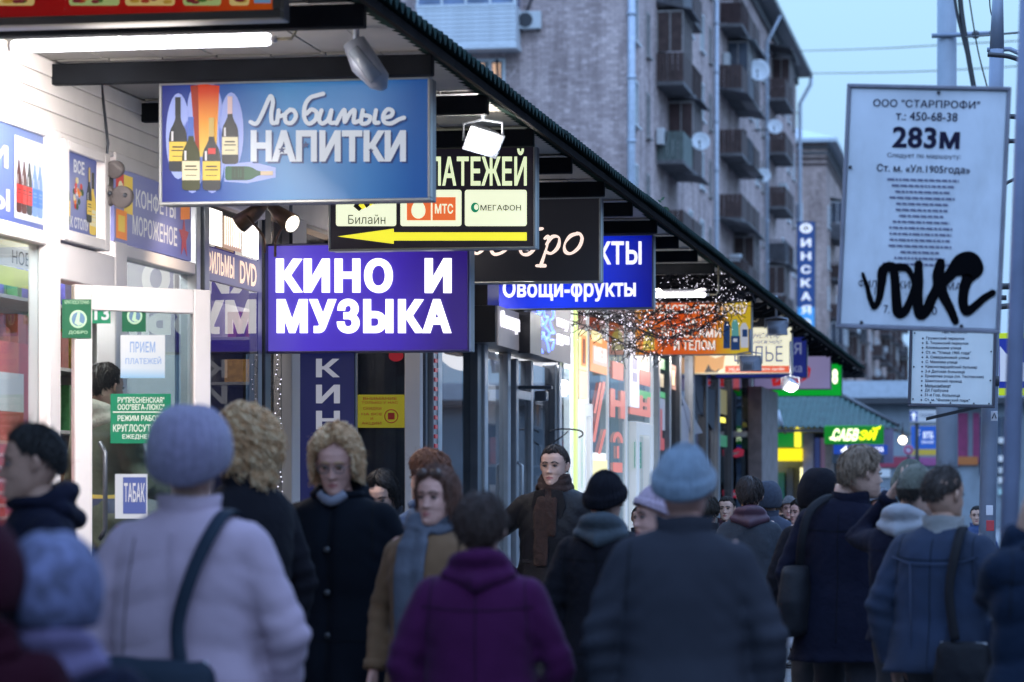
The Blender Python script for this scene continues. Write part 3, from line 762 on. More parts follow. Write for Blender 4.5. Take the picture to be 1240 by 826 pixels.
# sloped soffit, fascia board, rafters' ends, corrugated sheets
b = MB()
b.add([(-2.86, YC0, ZC), (XE-.036, YC0, 3.60), (XE-.036, YC1, 3.60), (-2.86, YC1, ZC), (-2.86, YC0, ZC+.02), (XE-.036, YC0, 3.62), (XE-.036, YC1, 3.62), (-2.86, YC1, ZC+.02)],
      [(0, 1, 2, 3), (7, 6, 5, 4), (0, 4, 5, 1), (3, 2, 6, 7)])
b.build('soffit', M('soffit_cream', (.50, .48, .43), rough=.7, var=.15, scale=4, dirt=.3), cy)
b = MB(); b.box(XE-.035, XE-.01, YC0, YC1, 3.572, 3.615); b.build('fascia_board', M('fascia_dark', (.012, .010, .010), rough=1, var=.3, spec=.05), cy)
rm = MB(); rm.box(-.17, -.02, -.025, .025, -.035, .0); rm.xf(Matrix.Rotation(math.radians(-24), 4, 'Y')); rme = rm.mesh('rafter_end', m_beam)
for k in range(13, 38): obj('rafter_end', rme, cy, (XE-.03, 14+k*1.05, 3.60))
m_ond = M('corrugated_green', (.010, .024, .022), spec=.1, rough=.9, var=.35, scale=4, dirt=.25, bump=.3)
def corrugated(x0, z0, x1, z1, y0, y1, pitch=.12, amp=.024, th=.012, sub=8):
    n = int((y1-y0)/pitch*sub); b = MB(); V = []
    for (x, z) in ((x0, z0), (x1, z1)):
        for dz in (0, th):
            for i in range(n+1):
                y = y0+(y1-y0)*i/n; V.append((x, y, z+dz+amp*math.sin(2*math.pi*(y-y0)/pitch)))
    N = n+1; fs = []
    for i in range(n):
        fs += [(N+i, N+i+1, 3*N+i+1, 3*N+i), (i, 2*N+i, 2*N+i+1, i+1), (i, i+1, N+i+1, N+i), (2*N+i, 3*N+i, 3*N+i+1, 2*N+i+1)]
    return b.add(V, fs, 0, False)
yy = YC0; k = 0
while yy < YC1-.01:
    y2 = min(yy+1.92, YC1)
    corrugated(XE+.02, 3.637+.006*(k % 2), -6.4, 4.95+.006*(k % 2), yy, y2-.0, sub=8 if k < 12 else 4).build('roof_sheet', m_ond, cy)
    yy = y2; k += 1
# end of canopy gable
b = MB(); b.add([(-6.4, YC1+.02, 4.9), (XE, YC1+.02, 3.58), (XE, YC1+.02, 3.48), (-6.4, YC1+.02, 3.48), (-6.4, YC1+.06, 4.9), (XE, YC1+.06, 3.58), (XE, YC1+.06, 3.48), (-6.4, YC1+.06, 3.48)], [(0, 1, 2, 3), (7, 6, 5, 4), (0, 4, 5, 1), (1, 5, 6, 2), (2, 6, 7, 3)])
b.build('gable', m_dkmetal, cy)

# unseen block across the road, added to shade the crowd
def plain_block(label, x0, x1, y0, y1, H, mat, face):
    t = thing('apartment_building', label, 'building', (x0, y0, 0)); W_ = x1-x0; L = y1-y0
    MB().box(0, W_, 0, L, 0, H).build('wall', mat, t); MB().box(-.5, W_+.5, -.5, L+.5, H+.001, H+.3).build('roof', m_roof, t)
    fr = MB(); gl = MB()
    for fl in range(int((H-3)/2.9)):
        z = 2.4+2.9*fl
        if face == 'x':
            for i in range(int(L/3.2)): y = 1+3.2*i; gl.box(-.03, -.002, y, y+1.4, z, z+1.6); fr.box(-.06, -.031, y+.66, y+.74, z, z+1.6); fr.box(-.12, -.002, y-.05, y+1.45, z-.08, z-.002)
        else:
            for i in range(int(W_/3.2)): x = 1+3.2*i; gl.box(x, x+1.4, L+.002, L+.03, z, z+1.6); fr.box(x+.66, x+.74, L+.031, L+.06, z, z+1.6); fr.box(x-.05, x+1.45, L+.002, L+.12, z-.08, z-.002)
    o = gl.build('window', m_gl_far, t); o['kind'] = 'stuff'; o = fr.build('window_frame', m_wfr, t); o['kind'] = 'stuff'
plain_block('brick block added across the road, outside the frame, to shade the crowd', 26, 40, -40, 60, 22, brick2, 'x')

# ================================================================== SHOP FRONTS
XA = -4.85; XF = -4.25
fa = lambda px: on_x(px, XA)
ff = lambda px: on_x(px, XF)
m_pvc = M('white_pvc', (.84, .79, .78), rough=.4, var=.05, scale=3, dirt=.06)
m_sid = M('white_siding', (.84, .79, .76), rough=.55, var=.08, scale=2.5, dirt=.12)
m_alu = M('grey_aluminium', (.30, .32, .35), rough=.35, metal=.6, var=.12)
m_alud = M('dark_aluminium', (.09, .10, .12), rough=.35, metal=.5, var=.15)
m_alul = M('pale_aluminium', (.50, .53, .56), rough=.3, metal=.5, var=.1)
m_in = M('shop_wall_inside', (.55, .52, .48), rough=.8, var=.1)
m_flr = M('shop_floor_inside', (.25, .23, .21), rough=.4, var=.2)
G = glass()
Gd = glass('dusky_glass', (.52, .55, .60), boost=1.2)
class FX(Face):
    def pt(s, px, z, lift=0.):
        Y = on_x(px, s.X); return (s.X+lift-s.root.location[0], Y-s.root.location[1], z-s.root.location[2])
def lampa(name, parent, loc, sx, sy, energy, col=(1, 1, 1), rot=(0, 0, 0)):
    l = bpy.data.lights.new(name, 'AREA'); l.shape = 'RECTANGLE'; l.size = sx; l.size_y = sy; l.energy = energy; l.color = col
    o = bpy.data.objects.new(name, l); COL.objects.link(o); o.location = loc; o.rotation_euler = rot
    if parent is not None: o.parent = parent
    return o
def room(t, X, Ya, Yb, Xb, zf, zc, mw=None, mf=None):
    """walls, floor and ceiling of a shop, in the coordinates of root t at the origin"""
    ox, oy = t.location[0], t.location[1]
    MB().box(Xb-.1-ox, Xb-ox, Ya-oy, Yb-oy, .14, zc).build('back_wall', mw or m_in, t)
    MB().box(Xb-ox, X-.12-ox, Ya-.04-oy, Ya+.04-oy, zf, zc).build('partition', mw or m_in, t)
    MB().box(Xb-ox, X-.12-ox, Yb-.09-oy, Yb-.045-oy, zf, zc).build('partition', mw or m_in, t)
    MB().box(Xb-ox, X-.02-ox, Ya+.041-oy, Yb-.1-oy, .14, zf-.002).build('shop_floor', mf or m_flr, t)
    MB().box(Xb-ox, X-.02-ox, Ya+.041-oy, Yb-.1-oy, zc+.001, zc+.05).build('shop_ceiling', m_in, t)
def shelf_unit(label, X, Ya, Yb, zf, zt, seed, pal, rows=6, lean=0):
    t = thing('shelf_unit', label, 'shelves', (X, Ya, zf)); L = Yb-Ya; rr = random.Random(seed); H = zt-zf
    MB().box(-.03, 0, 0, L, 0, H).build('back_panel', M('shelf_back', (.5, .5, .5), var=.1), t)
    for i in range(rows):
        z = H*i/rows+.03; MB().box(.001, .32, 0, L, z, z+.02).build('shelf', m_alul, t)
    ms = [M('goods_%s_%d' % (pal, i), c, rough=.3, var=.25, scale=30) for i, c in enumerate(PAL[pal])]
    b = MB(); y = .03
    for i in range(rows):
        z = H*i/rows+.052; y = .03
        while y < L-.15:
            wd = rr.uniform(.06, .16); h = rr.uniform(.12, H/rows-.08); k = rr.randrange(len(ms)); n = rr.randint(1, 4)
            for q in range(n):
                if y+wd > L: break
                if rr.random() < .5: b.box(.12, .30, y, y+wd*.93, z, z+h, k)
                else: b.tube([(.22, y+wd/2, z), (.22, y+wd/2, z+h*.65), (.22, y+wd/2, z+h*.78), (.22, y+wd/2, z+h)], [wd*.42, wd*.42, wd*.15, wd*.14], 8, k)
                y += wd
            y += rr.uniform(0, .04)
    o = b.build('goods', ms, t); o['kind'] = 'stuff'
    return t
PAL = {'drink': [(.35, .05, .04), (.6, .5, .1), (.05, .2, .08), (.5, .5, .55), (.1, .1, .35), (.25, .12, .04)],
       'film': [(.1, .12, .3), (.35, .1, .12), (.5, .45, .4), (.12, .3, .3), (.05, .05, .06), (.5, .3, .1)],
       'shoes': [(.4, .22, .12), (.1, .08, .07), (.5, .12, .1), (.6, .55, .5), (.25, .28, .35)],
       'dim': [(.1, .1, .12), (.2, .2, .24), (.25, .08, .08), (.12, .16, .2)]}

# ---------------- grocery shop with the open white door
ga = thing('grocery_shop', 'brightly lit white grocery kiosk with an open glass door and drink posters', 'shop', (XA, fa(75), 0))
oy = ga.location[1]; oyA = oy
def py_(px): return fa(px)-oy
YA0, YA1 = 3.0, fa(240)
b = MB(); b.bbox(-.05, 0, YA0-oy, fa(318)-oy, 0, .086, .004); sm = b.mesh('siding_board', m_sid)
for i in range(4): obj('siding_board', sm, ga, (.0+.0015*(i % 2), 0, 3.365+i*.089))
MB().box(-.15, -.055, YA0-oy, fa(318)-oy, 3.36, 3.80).build('upper_wall', m_sid, ga)
room(ga, XA, YA0, YA1, -8.5, .35, 3.34)
MB().box(-.10, -.002, YA0-oy, py_(-332), .14, 3.355).build('side_wall', m_pvc, ga)
b = MB(); b.bbox(-.06, 0, YA0-oy, py_(52), 0, .118, .005); sm2 = b.mesh('base_board', m_sid)
for i in range(6): obj('base_board', sm2, ga, (0, 0, .135+i*.121))
b = MB(); b.bbox(-.06, 0, py_(145), py_(318), 0, .118, .005); sm3 = b.mesh('base_board', m_sid)
for i in range(4): obj('base_board', sm3, ga, (0, 0, .135+i*.121))
def post(p0, p1, z0, z1, out=.03, mat=m_pvc, name='post', par=ga, X=XA, dep_=.08):
    Yo = par.location[1]; return MB().bbox(X-par.location[0]-dep_, X-par.location[0]+out, on_x(p0, X)-Yo, on_x(p1, X)-Yo, z0, z1, .006).build(name, mat, par)
post(-330, -318, .9, 3.36); post(-130, -118, .9, 3.36)
post(52, 66, .14, 3.36, .035); post(134, 148, .14, 3.36, .03); post(66.1, 133.9, 2.60, 2.79, .025); post(66.1, 133.9, 3.33, 3.36, .02)
post(-330, 51.9, 2.76, 2.83, .025); post(-330, 51.9, 3.31, 3.36, .025); post(-330, 51.9, .86, .93, .03)
post(148.1, 232, 2.80, 2.87, .025); post(148.1, 232, .60, .66, .03); post(148.1, 318, 3.28, 3.36, .02)
b = MB(); b.box(-.03, -.02, py_(-317), py_(52), .93, 2.76); b.build('window_pane', G, ga)
b = MB(); b.box(-.03, -.02, py_(148), py_(231), .66, 2.80); b.build('window_pane', G, ga)
b = MB(); b.box(-.9, -.0, py_(68), py_(121), .135, .35); b.box(0, .32, py_(60), py_(130), .132, .24); b.build('door_step', m_conc, ga)
# left drinks poster
b = MB(); b.box(-.02, .002, py_(-317), py_(52), 2.83, 3.31); b.build('poster_panel', grad_mat('drinks_poster', [(0, (.10, .15, .50)), (1, (.24, .34, .72))], 'Z', es=.14, lo=2.8, hi=3.3), ga)
fx = FX(ga, X=XA+.004)
white_print = lit('white_print', (.82, .82, .86), .25)
fx.text('НАПИТКИ', -150, 9, 3.20, 3.09, white_print, .03); fx.text('СИГАРЕТЫ', -150, 11, 2.99, 2.88, white_print, .03)
def bottle2d(f, cx, y0, y1, wd, body, neck, label, name='bottle_picture', lift=.004, lie=False, dk=None):
    """a printed bottle: y0 = top, y1 = bottom in the face's own vertical unit"""
    H = y1-y0
    prof = [(.15, 0), (.13, .03), (.13, .24), (.17, .31), (.27, .37), (.40, .43), (.47, .49), (.5, .56), (.5, .95), (.46, .985), (.3, 1.)]
    pts = [(cx-u*wd, y0+v*H) for u, v in prof]+[(cx+u*wd, y0+v*H) for u, v in prof[::-1]]
    if lie: pts = [(cx+H/2-(q[1]-y0)+0, (y0+y1)/2+(q[0]-cx)) for q in pts]
    o = f.poly(pts, body, lift, .001, name)
    def sub(a, c, k, mat, lf):
        q = [(cx-k*wd, y0+a*H), (cx+k*wd, y0+a*H), (cx+k*wd, y0+c*H), (cx-k*wd, y0+c*H)]
        if lie: q = [(cx+H/2-(p_[1]-y0), (y0+y1)/2+(p_[0]-cx)) for p_ in q]
        f.poly(q, mat, lf, .001, 'bottle_label')
    sub(.0, .26, .15, neck, lift+.0015); sub(.60, .86, .485, label, lift+.0015); sub(.66, .68, .3, body, lift+.0021); sub(.71, .725, .36, body, lift+.0021); sub(.79, .80, .3, body, lift+.0021)
    q = [(cx-.36*wd, y0+.46*H), (cx-.25*wd, y0+.46*H), (cx-.25*wd, y0+.59*H), (cx-.36*wd, y0+.59*H)]
    if not lie: f.poly(q, dk or white_print, lift+.0018, .0006, 'bottle_glint')
    return o
pb_dk = lit('bottle_dark', (.02, .025, .03), .3); pb_gr = lit('bottle_green', (.03, .10, .04), .3); pb_cola = lit('bottle_cola', (.10, .03, .03), .3)
pl_red = lit('label_red', (.65, .04, .04), .35); pl_yel = lit('label_yellow', (.80, .55, .08), .35); pl_blue = lit('label_blue', (.05, .2, .65), .35); pl_cream = lit('label_cream', (.75, .68, .45), .35); p_gold = lit('label_gold', (.6, .42, .12), .35)
p_or = lit('label_orange', (.80, .22, .03), .4)
fx.poly([(17, 3.27), (52, 3.27), (52, 2.86), (17, 2.86)], lit('poster_glow', (.72, .78, .92), .35), .002, .001, 'halo')
for i, (a, q) in enumerate([(pb_cola, pl_red), (pb_cola, pl_red), (pb_dk, pl_red), (lit('bottle_blue', (.2, .35, .75), .3), pl_blue), (lit('bottle_blue', (.2, .35, .75), .3), pl_blue)]):
    bottle2d(fx, 22+i*6.4, 3.24, 2.89, 6.0, a, white_print, q)
# casement with the small poster
post(66.1, 72, 2.80, 3.325, .055, name='casement_frame'); post(116, 121.9, 2.80, 3.325, .055, name='casement_frame'); post(72.1, 115.9, 2.80, 2.86, .055, name='casement_frame'); post(72.1, 115.9, 3.27, 3.325, .055, name='casement_frame')
fx2 = FX(ga, X=XA+.03)
fx2.poly([(72, 3.27), (116, 3.27), (116, 2.86), (72, 2.86)], grad_mat('table_poster', [(0, (.14, .18, .55)), (.5, (.40, .44, .78)), (1, (.12, .16, .52))], 'Z', es=.16, lo=2.86, hi=3.27), 0, .004, 'poster')
fx2.text('ВСЕ', 88, 101, 3.24, 3.17, white_print, .04, lift=.006); fx2.text('К СТОЛУ', 84, 106, 2.94, 2.88, white_print, .04, lift=.006)
fx2.poly([(73, 3.26), (78, 3.26), (79, 3.05), (73, 3.0)], pl_red, .005, .001)
bottle2d(fx2, 80, 3.2, 2.89, 7, pb_gr, pl_red, pl_yel, lift=.006)
bottle2d(fx2, 111, 3.2, 2.87, 8, pl_yel, pb_dk, pl_cream, lift=.006); bottle2d(fx2, 106, 3.22, 2.93, 6, pb_dk, p_gold, pl_yel, lift=.009)
for i in range(22):
    a = random.uniform(0, 6.28); q = random.uniform(0, 1)**.5; u = 93+6*q*math.cos(a); v = 3.05+.095*q*math.sin(a)
    fx2.poly([(u+1.5*math.cos(k*1.05), v+.018*math.sin(k*1.05)) for k in range(6)], random.choice([pl_red, pl_yel, pb_gr, p_or, white_print, pl_cream]), .005+.0004*i, .0003, 'fruit_print')
# sweets and ice cream band
fx3 = FX(ga, X=XA+.03)
fx3.poly([(138, 3.275), (231, 3.275), (231, 2.872), (138, 2.872)], grad_mat('sweets_band', [(0, (.13, .16, .48)), (1, (.26, .28, .62))], 'Y', es=.22, lo=py_(231), hi=py_(138)), -.02, .022, 'sign_band')
fx3.text('КОНФЕТЫ', 164, 212, 3.20, 3.09, white_print, .02, lift=.003); fx3.text('МОРОЖЕНОЕ', 160, 214, 3.045, 2.935, white_print, .02, lift=.003)
fx3.poly([(140, 3.25), (149, 3.25), (149, 3.07), (140, 3.07)], pl_red, .003, .001); fx3.poly([(149.5, 3.25), (160, 3.25), (160, 3.04), (149.5, 3.04)], pl_yel, .003, .001)
fx3.poly([(140, 3.05), (153, 3.05), (153, 2.89), (140, 2.89)], p_or, .003, .001); fx3.poly([(142, 3.02), (150, 3.02), (150, 2.93), (142, 2.93)], pl_yel, .005, .001)
fx3.poly([(152+3*math.cos(k*.63), 3.15+.04*math.sin(k*.63)) for k in range(10)], white_print, .005, .001, 'sweet_print'); fx3.poly([(145+3*math.cos(k*.63), 3.17+.04*math.sin(k*.63)) for k in range(10)], pl_cream, .005, .001, 'sweet_print')
fx3.poly([(222+(6 if k % 2 == 0 else 2.6)*math.cos(k*.628+1.57), 3.0+(.13 if k % 2 == 0 else .055)*math.sin(k*.628+1.57)) for k in range(10)], lit('dull_red_star', (.5, .06, .07), .25), .004, .001, 'star_print')
fx3.poly([(218, 3.2), (229, 3.2), (229, 3.12), (218, 3.10)], p_or, .004, .001)
# things seen behind the left pane
fb = lambda px: on_x(px, XA-.25)
q = thing('red_advert_board', 'pinkish red advert board behind the left shop window', 'board', (XA-.25, fb(-300), 0))
b = MB(); b.box(-.02, 0, 0, fb(46)-fb(-300), .9, 2.28); b.build('panel', M('ad_red', (.42, .05, .05), rough=.5, var=.15, emit=(.42, .06, .06), es=.35), q)
b = MB(); 
for i in range(12): b.box(.001, .004, fb(-30)-fb(-300), fb(38)-fb(-300)-.05*(i % 3), 1.75-i*.065, 1.77-i*.065)
b.build('small_print', M('ad_pink', (.62, .3, .3), var=0), q)
MB().box(.001, .004, fb(-10)-fb(-300), fb(28)-fb(-300), 1.92, 2.12).build('white_panel', white_print, q)
q = thing('price_banner', 'yellow and white banner hanging behind the left shop window', 'banner', (XA-.2, on_x(-300, XA-.2), 0))
MB().box(0, .006, 0, on_x(51, XA-.2)-on_x(-300, XA-.2), 2.66, 2.76).build('white_strip', white_print, q)
MB().box(0, .006, 0, on_x(51, XA-.2)-on_x(-300, XA-.2), 2.56, 2.655).build('yellow_strip', lit('banner_yellow', (.70, .75, .12), .35), q)
f_ = FX(q, X=XA-.19); f_.text('НОВО', 14, 44, 2.745, 2.675, M('ink_dark', (.05, .05, .06), var=0), .0, lift=.004)
shelf_unit('tall shelves of bottles and packets inside the grocery window', XA-.9, on_x(-200, XA-.9), on_x(62, XA-.9), .35, 2.9, 3, 'drink', 7)
shelf_unit('shelves of drinks deep inside the grocery beyond the doorway', XA-1.6, on_x(100, XA-1.6), on_x(215, XA-1.6), .35, 2.9, 4, 'drink', 7)
g2 = thing('drinks_fridge', 'lit drinks fridge with a red header inside the doorway', 'fridge', (XA-1.15, fa(150), .35))
MB().bbox(-.6, 0, 0, .65, 0, 1.6, .02).build('cabinet', m_pvc, g2); MB().box(-.55, .02, .03, .62, 1.61, 2.0).build('header', lit('fridge_red', (.7, .03, .03), .4), g2)
MB().box(-.55, .55, -.03, -.005, .1, 1.58).build('glass_door', G, g2); b = MB(); b.box(-.1, -.06, -.05, -.035, .2, 1.5); b.build('light_strip', lit('cold_tube', (.8, .92, 1), 2.5), g2)
MB().box(-.50, -.02, -.02, -.008, .2, 1.5).build('contents', M('fridge_contents', (.35, .4, .5), var=.7, scale=14), g2)
f_ = Face(g2, Y=g2.location[1]-.0); 
for nm, (x_, y_, e) in {'shop_lamp': (-.4, py_(-80), 100), 'shop_lamp.001': (-.5, py_(110), 90), 'shop_lamp.002': (-.8, py_(190), 70)}.items():
    lampa('shop_lamp', ga, (x_, y_, 3.28), .3, 1.2, e*.5, (1, .96, .92))

# the open door leaf
dr = thing('shop_door', 'white framed glass door standing open with green notices', 'door', (XA+.06, fa(75), .36))
ptR = at(253, 352, 15.18); dv = Vector((ptR.x-(XA+.06), ptR.y-fa(75), 0)); WD = dv.length; dr.rotation_euler = (0, 0, math.atan2(dv.y, dv.x))
HD = z_at(345, 14.75)-.36
for (a, c_, e, f2) in [(0, .10, .0, HD), (WD-.10, WD, 0, HD)]: MB().bbox(a, c_, -.025, .025, e, f2, .006).build('stile', m_pvc, dr)
MB().bbox(.101, WD-.101, -.025, .025, HD-.13, HD, .006).build('rail', m_pvc, dr); MB().bbox(.101, WD-.101, -.025, .025, 0, .18, .006).build('rail', m_pvc, dr)
MB().box(.10, WD-.10, -.006, .006, .18, HD-.13).build('pane', G, dr)
b = MB(); b.tube([(.14, -.03, .9), (.14, -.09, .95), (.14, -.09, 1.35), (.14, -.03, 1.4)], .013, 8); b.build('handle', m_alud, dr)
class FD(Face):      # the leaf in the photograph's pixels (small skew ignored): px 75..253 -> 0..WD
    def pt(s, px, py, lift=0.):
        u = (px-75)/178.0*WD; d = 14.75+.43*(px-75)/178; return (u, -.008-lift, z_at(py, d)-.36)
fd = FD(dr, Y=0)
gsg = M('notice_green', (.015, .20, .10), rough=.4, var=.05, emit=(.015, .2, .1), es=.12)
gsd = M('notice_dark_green', (.02, .12, .06), rough=.4, var=.05, emit=(.02, .12, .06), es=.1)
def notice(px0, px1, py0, py1, mat, name='notice', lift=.001): return fd.rect(px0, px1, py0, py1, mat, lift, .002, name)
pz = notice(58, 95, 363, 410, gsd, lift=.022); 
ring = M('notice_lime', (.45, .65, .45), var=0)
def disc(cx, cy, r, mat, lift, par=None, name='emblem', f=fd, ry=None): return f.poly([(cx+r*math.cos(k*math.pi/9), cy+(ry or r)*math.sin(k*math.pi/9)) for k in range(18)], mat, lift, .001, name, par)
disc(78, 387, 11, ring, .026); disc(78, 387, 8.5, M('emblem_blue', (.12, .22, .35), var=0), .028); fd.poly([(73, 392), (77, 379), (80, 379), (79, 390), (84, 393), (78, 395)], ring, .03, .001, 'emblem_mark')
fd.text('КРУГЛОСУТОЧНО', 61, 92, 364.5, 369, ring, .01, lift=.026); fd.text('ДОБРО', 66, 90, 401, 405.5, ring, .01, lift=.026)
notice(97, 122, 367, 392, gsg); fd.text('13', 101, 120, 371, 388, white_print, .03, lift=.005)
notice(137, 168, 368, 402, gsd); disc(153, 383, 10, ring, .004); disc(153, 383, 7.5, M('emblem_blue', (.12, .22, .35), var=0), .006); fd.poly([(149, 388), (152, 376), (155, 376), (154, 386), (158, 389), (153, 390)], ring, .008, .001, 'emblem_mark')
notice(135, 193, 406, 458, grad_mat('pale_notice', [(0, (.35, .6, .85)), (.3, (.75, .82, .9)), (1, (.85, .87, .9))], 'Z', es=.3, lo=z_at(458, 15)-.36, hi=z_at(420, 15)-.36))
fd.text('ПРИЕМ', 147, 180, 414, 427, lit('pale_blue_ink', (.35, .5, .8), .3), .02, lift=.005); fd.text('ПЛАТЕЖЕЙ', 141, 188, 432, 441, lit('pale_blue_ink', (.35, .5, .8), .3), .02, lift=.005)
notice(122, 201, 477, 537, gsg)
cream_ink = M('cream_ink', (.7, .75, .65), var=0, emit=(.7, .75, .65), es=.1)
for s_, a, c_, e, f2 in [('РУ"ПРЕСНЕНСКАЯ"', 131, 192, 481, 488), ('ООО"ВЕГА-ЛЮКС"', 131, 192, 489.5, 496.5), ('РЕЖИМ РАБОТЫ', 131, 192, 503, 510), ('КРУГЛОСУТОЧНО', 125, 198, 514, 523), ('ЕЖЕДНЕВНО', 137, 186, 526, 532.5)]:
    fd.text(s_, a, c_, e, f2, cream_ink, .02, lift=.005)
fd.rect(125, 198, 498.5, 499.8, cream_ink, .003, .001, 'rule')
notice(128, 170, 574, 628, lit('tobacco_white', (.7, .72, .78), .3)); notice(138, 168, 578, 622, lit('tobacco_blue', (.12, .16, .45), .25), lift=.004); fd.text('ТАБАК', 139, 166, 585, 608, white_print, .02, lift=.008)
dsc = thing('lollipop_sign', 'round white lollipop-shaped sticker stand seen through the door glass', 'sign', tuple(at(162, 640, 15.6)))
b = MB(); b.tube([(0, 0, .33), (0, .02, .33)], .065, 24, smooth=False); b.build('disc', white_print, dsc); MB().box(-.012, .012, .005, .015, -1.2, .27).build('stem', white_print, dsc)
b = MB(); b.tube([(.035*math.cos(a*math.pi/10), -.003, .33+.035*math.sin(a*math.pi/10)) for a in range(21)], .004, 5); b.build('ring', M('disc_grey', (.25, .28, .3), var=0), dsc)

# round twin-headed wall lamp
p = at(140, 240, 15.2); em = thing('emergency_lamp', 'grey twin-headed round lamp on the white wall', 'lamp', (XA+.02, fa(123), 2.99))
b = MB(); b.bbox(-.03, .035, -.05, .05, .06, .22, .01); b.build('box', M('lamp_box_dark', (.10, .09, .09), rough=.6, var=.1), em)
lm = M('lamp_plastic_grey', (.15, .13, .13), rough=.5, var=.12, bump=.3)
for dx, dz, rr_ in ((.06, .26, .05), (.0, .12, .062), (.10, .11, .062)):
    b = MB(); b.tube([(dx-.01, .07, dz), (dx, .02, dz), (dx+.01, -.05, dz-.01), (dx+.01, -.055, dz-.01)], [rr_*.55, rr_*.9, rr_, rr_*.85], 18)
    b.build('lamp_head', lm, em)
b = MB(); b.ball((.05, -.07, .12), .014); b.ball((.13, -.05, .11), .014); b.build('knob', m_alud, em)
b = MB(); b.tube([(0, 0, .24), (.01, .02, .4), (-.02, .0, .72)], .008, 6); b.build('cable', m_alud, em)

# ---------------- film and music shop
kb_ = thing('film_music_shop', 'glazed film and music shop beneath the big violet sign', 'shop', (XA, fa(318), 0)); ok = kb_.location[1]
yk = lambda px: fa(px)-ok
Yret = yd(XF, 20.8)
post(232.2, 237.5, .14, 3.36, .03, m_alul, par=kb_); post(239.5, 245.5, .14, 3.36, .045, m_alu, par=kb_)
MB().box(-.03, -.02, yk(246), yk(316), .66, 3.27).build('window_pane', glass('mirror_like_glass', (.6, .62, .66), boost=1.25), kb_)
post(316, 321, .14, 3.36, -.02, m_alu, par=kb_); post(323, 330, .14, 3.36, -.01, m_alud, par=kb_)
MB().box(-.03, -.02, yk(330), yk(345), .5, 3.3).build('window_pane', Gd, kb_); MB().box(-.03, -.02, yk(363), yk(410), .5, 3.3).build('window_pane', Gd, kb_)
post(345, 363, .14, 3.36, .05, m_pvc, par=kb_)
MB().box(-.3, 0, yk(318), Yret+.2-ok, 3.37, 3.8).build('upper_wall', m_sid, kb_)
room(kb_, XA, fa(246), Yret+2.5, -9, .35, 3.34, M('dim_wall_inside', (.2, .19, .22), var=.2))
shelf_unit('shelves of films inside the film and music shop', XA-.55, on_x(250, XA-.55), on_x(405, XA-.55), .35, 2.8, 9, 'film', 8)
f4 = FX(kb_, X=XA+.0)
f4.poly([(247, 3.0), (315.5, 3.0), (315.5, 2.80), (247, 2.80)], lit('violet_band', (.22, .20, .38), .25), -.015, .014, 'sign_band')
f4.text('ФИЛЬМЫ', 250, 283, 2.985, 2.835, lit('orange_glow_letters', (1, .72, .50), .8), .03, lift=.004); f4.text('DVD', 290, 310, 2.97, 2.825, lit('orange_glow_letters', (1, .72, .50), .8), .03, lift=.004)
f4.poly([(249, 3.24), (268, 3.24), (268, 3.02), (249, 3.02)], lit('hot_panel', (1, .93, .86), 1.6), .002, .004, 'lit_panel'); f4.poly([(293, 3.22), (312, 3.22), (312, 3.01), (293, 3.01)], lit('hot_panel', (1, .93, .86), 1.6), .002, .004, 'lit_panel')
f4.poly([(270, 3.22), (291, 3.22), (291, 3.02), (270, 3.02)], lit('amber_panel', (.75, .48, .32), .5), .002, .004, 'lit_panel')
for i in range(8): f4.poly([(271+i*2.6, 3.22), (272+i*2.6, 3.22), (272+i*2.6, 3.05), (271+i*2.6, 3.04)], lit('hot_panel', (1, .93, .86), 1.6), .007, .001, 'letter_stroke')
# return wall facing the camera, with the yellow notice
Rt = MB(); xr0, xr1 = XA, XF
fr_ = Face(kb_, Y=Yret)
def rbox(px0, px1, z0, z1, mat, name, y0=-.04, y1=.04):
    a = x_at(px0, Yret)-XA; c_ = x_at(px1, Yret)-XA; return MB().bbox(a, c_, Yret+y0-ok, Yret+y1-ok, z0, z1, .005).build(name, mat, kb_)
rbox(410, 418, .14, 3.4, m_alul, 'post'); rbox(426, 433, .14, 3.4, m_pvc, 'post'); rbox(492, 511, .14, 3.4, m_pvc, 'corner_post', -.06)
rbox(433.1, 491.9, .14, .75, m_sid, 'base_panel'); rbox(418.1, 425.9, .14, 3.4, m_alu, 'post', -.02, .02)
rbox(433.1, 491.9, 3.2, 3.4, m_pvc, 'header')
a = x_at(433, Yret)-XA; c_ = x_at(492, Yret)-XA; MB().box(a, c_, Yret+.0-ok, Yret+.01-ok, .75, 3.2).build('window_pane', Gd, kb_)
fr_.rect(433.5, 490, 478, 518, lit('notice_yellow', (.75, .66, .05), .15), .002, .002, 'notice')
ri = M('notice_red_ink', (.6, .05, .04), var=0)
for s_, a, c_, e, f2 in [('ВНИМАНИЕ', 440, 481, 481, 484.5), ('ТОЛЬКО У НАС', 438, 482, 486, 489), ('СКИДКИ', 440, 462, 493, 497), ('НА ВСЕ', 438, 463, 500, 503), ('И', 449, 452, 505.5, 508.5), ('АКЦИИ', 438, 462, 511, 515)]: fr_.text(s_, a, c_, e, f2, ri, .01, lift=.006)
b = MB(); b.tube([fr_.pt(474+8*math.cos(k*math.pi/10), 504+8*math.sin(k*math.pi/10), .006) for k in range(21)], .0035, 5); b.build('stamp', ri, kb_); fr_.rect(470, 478, 500, 508, ri, .005, .001, 'stamp_mark')
disc(480, 431, 9, lit('red_disc', (.55, .03, .05), .2), .01, f=fr_, name='red_disc', ry=7)
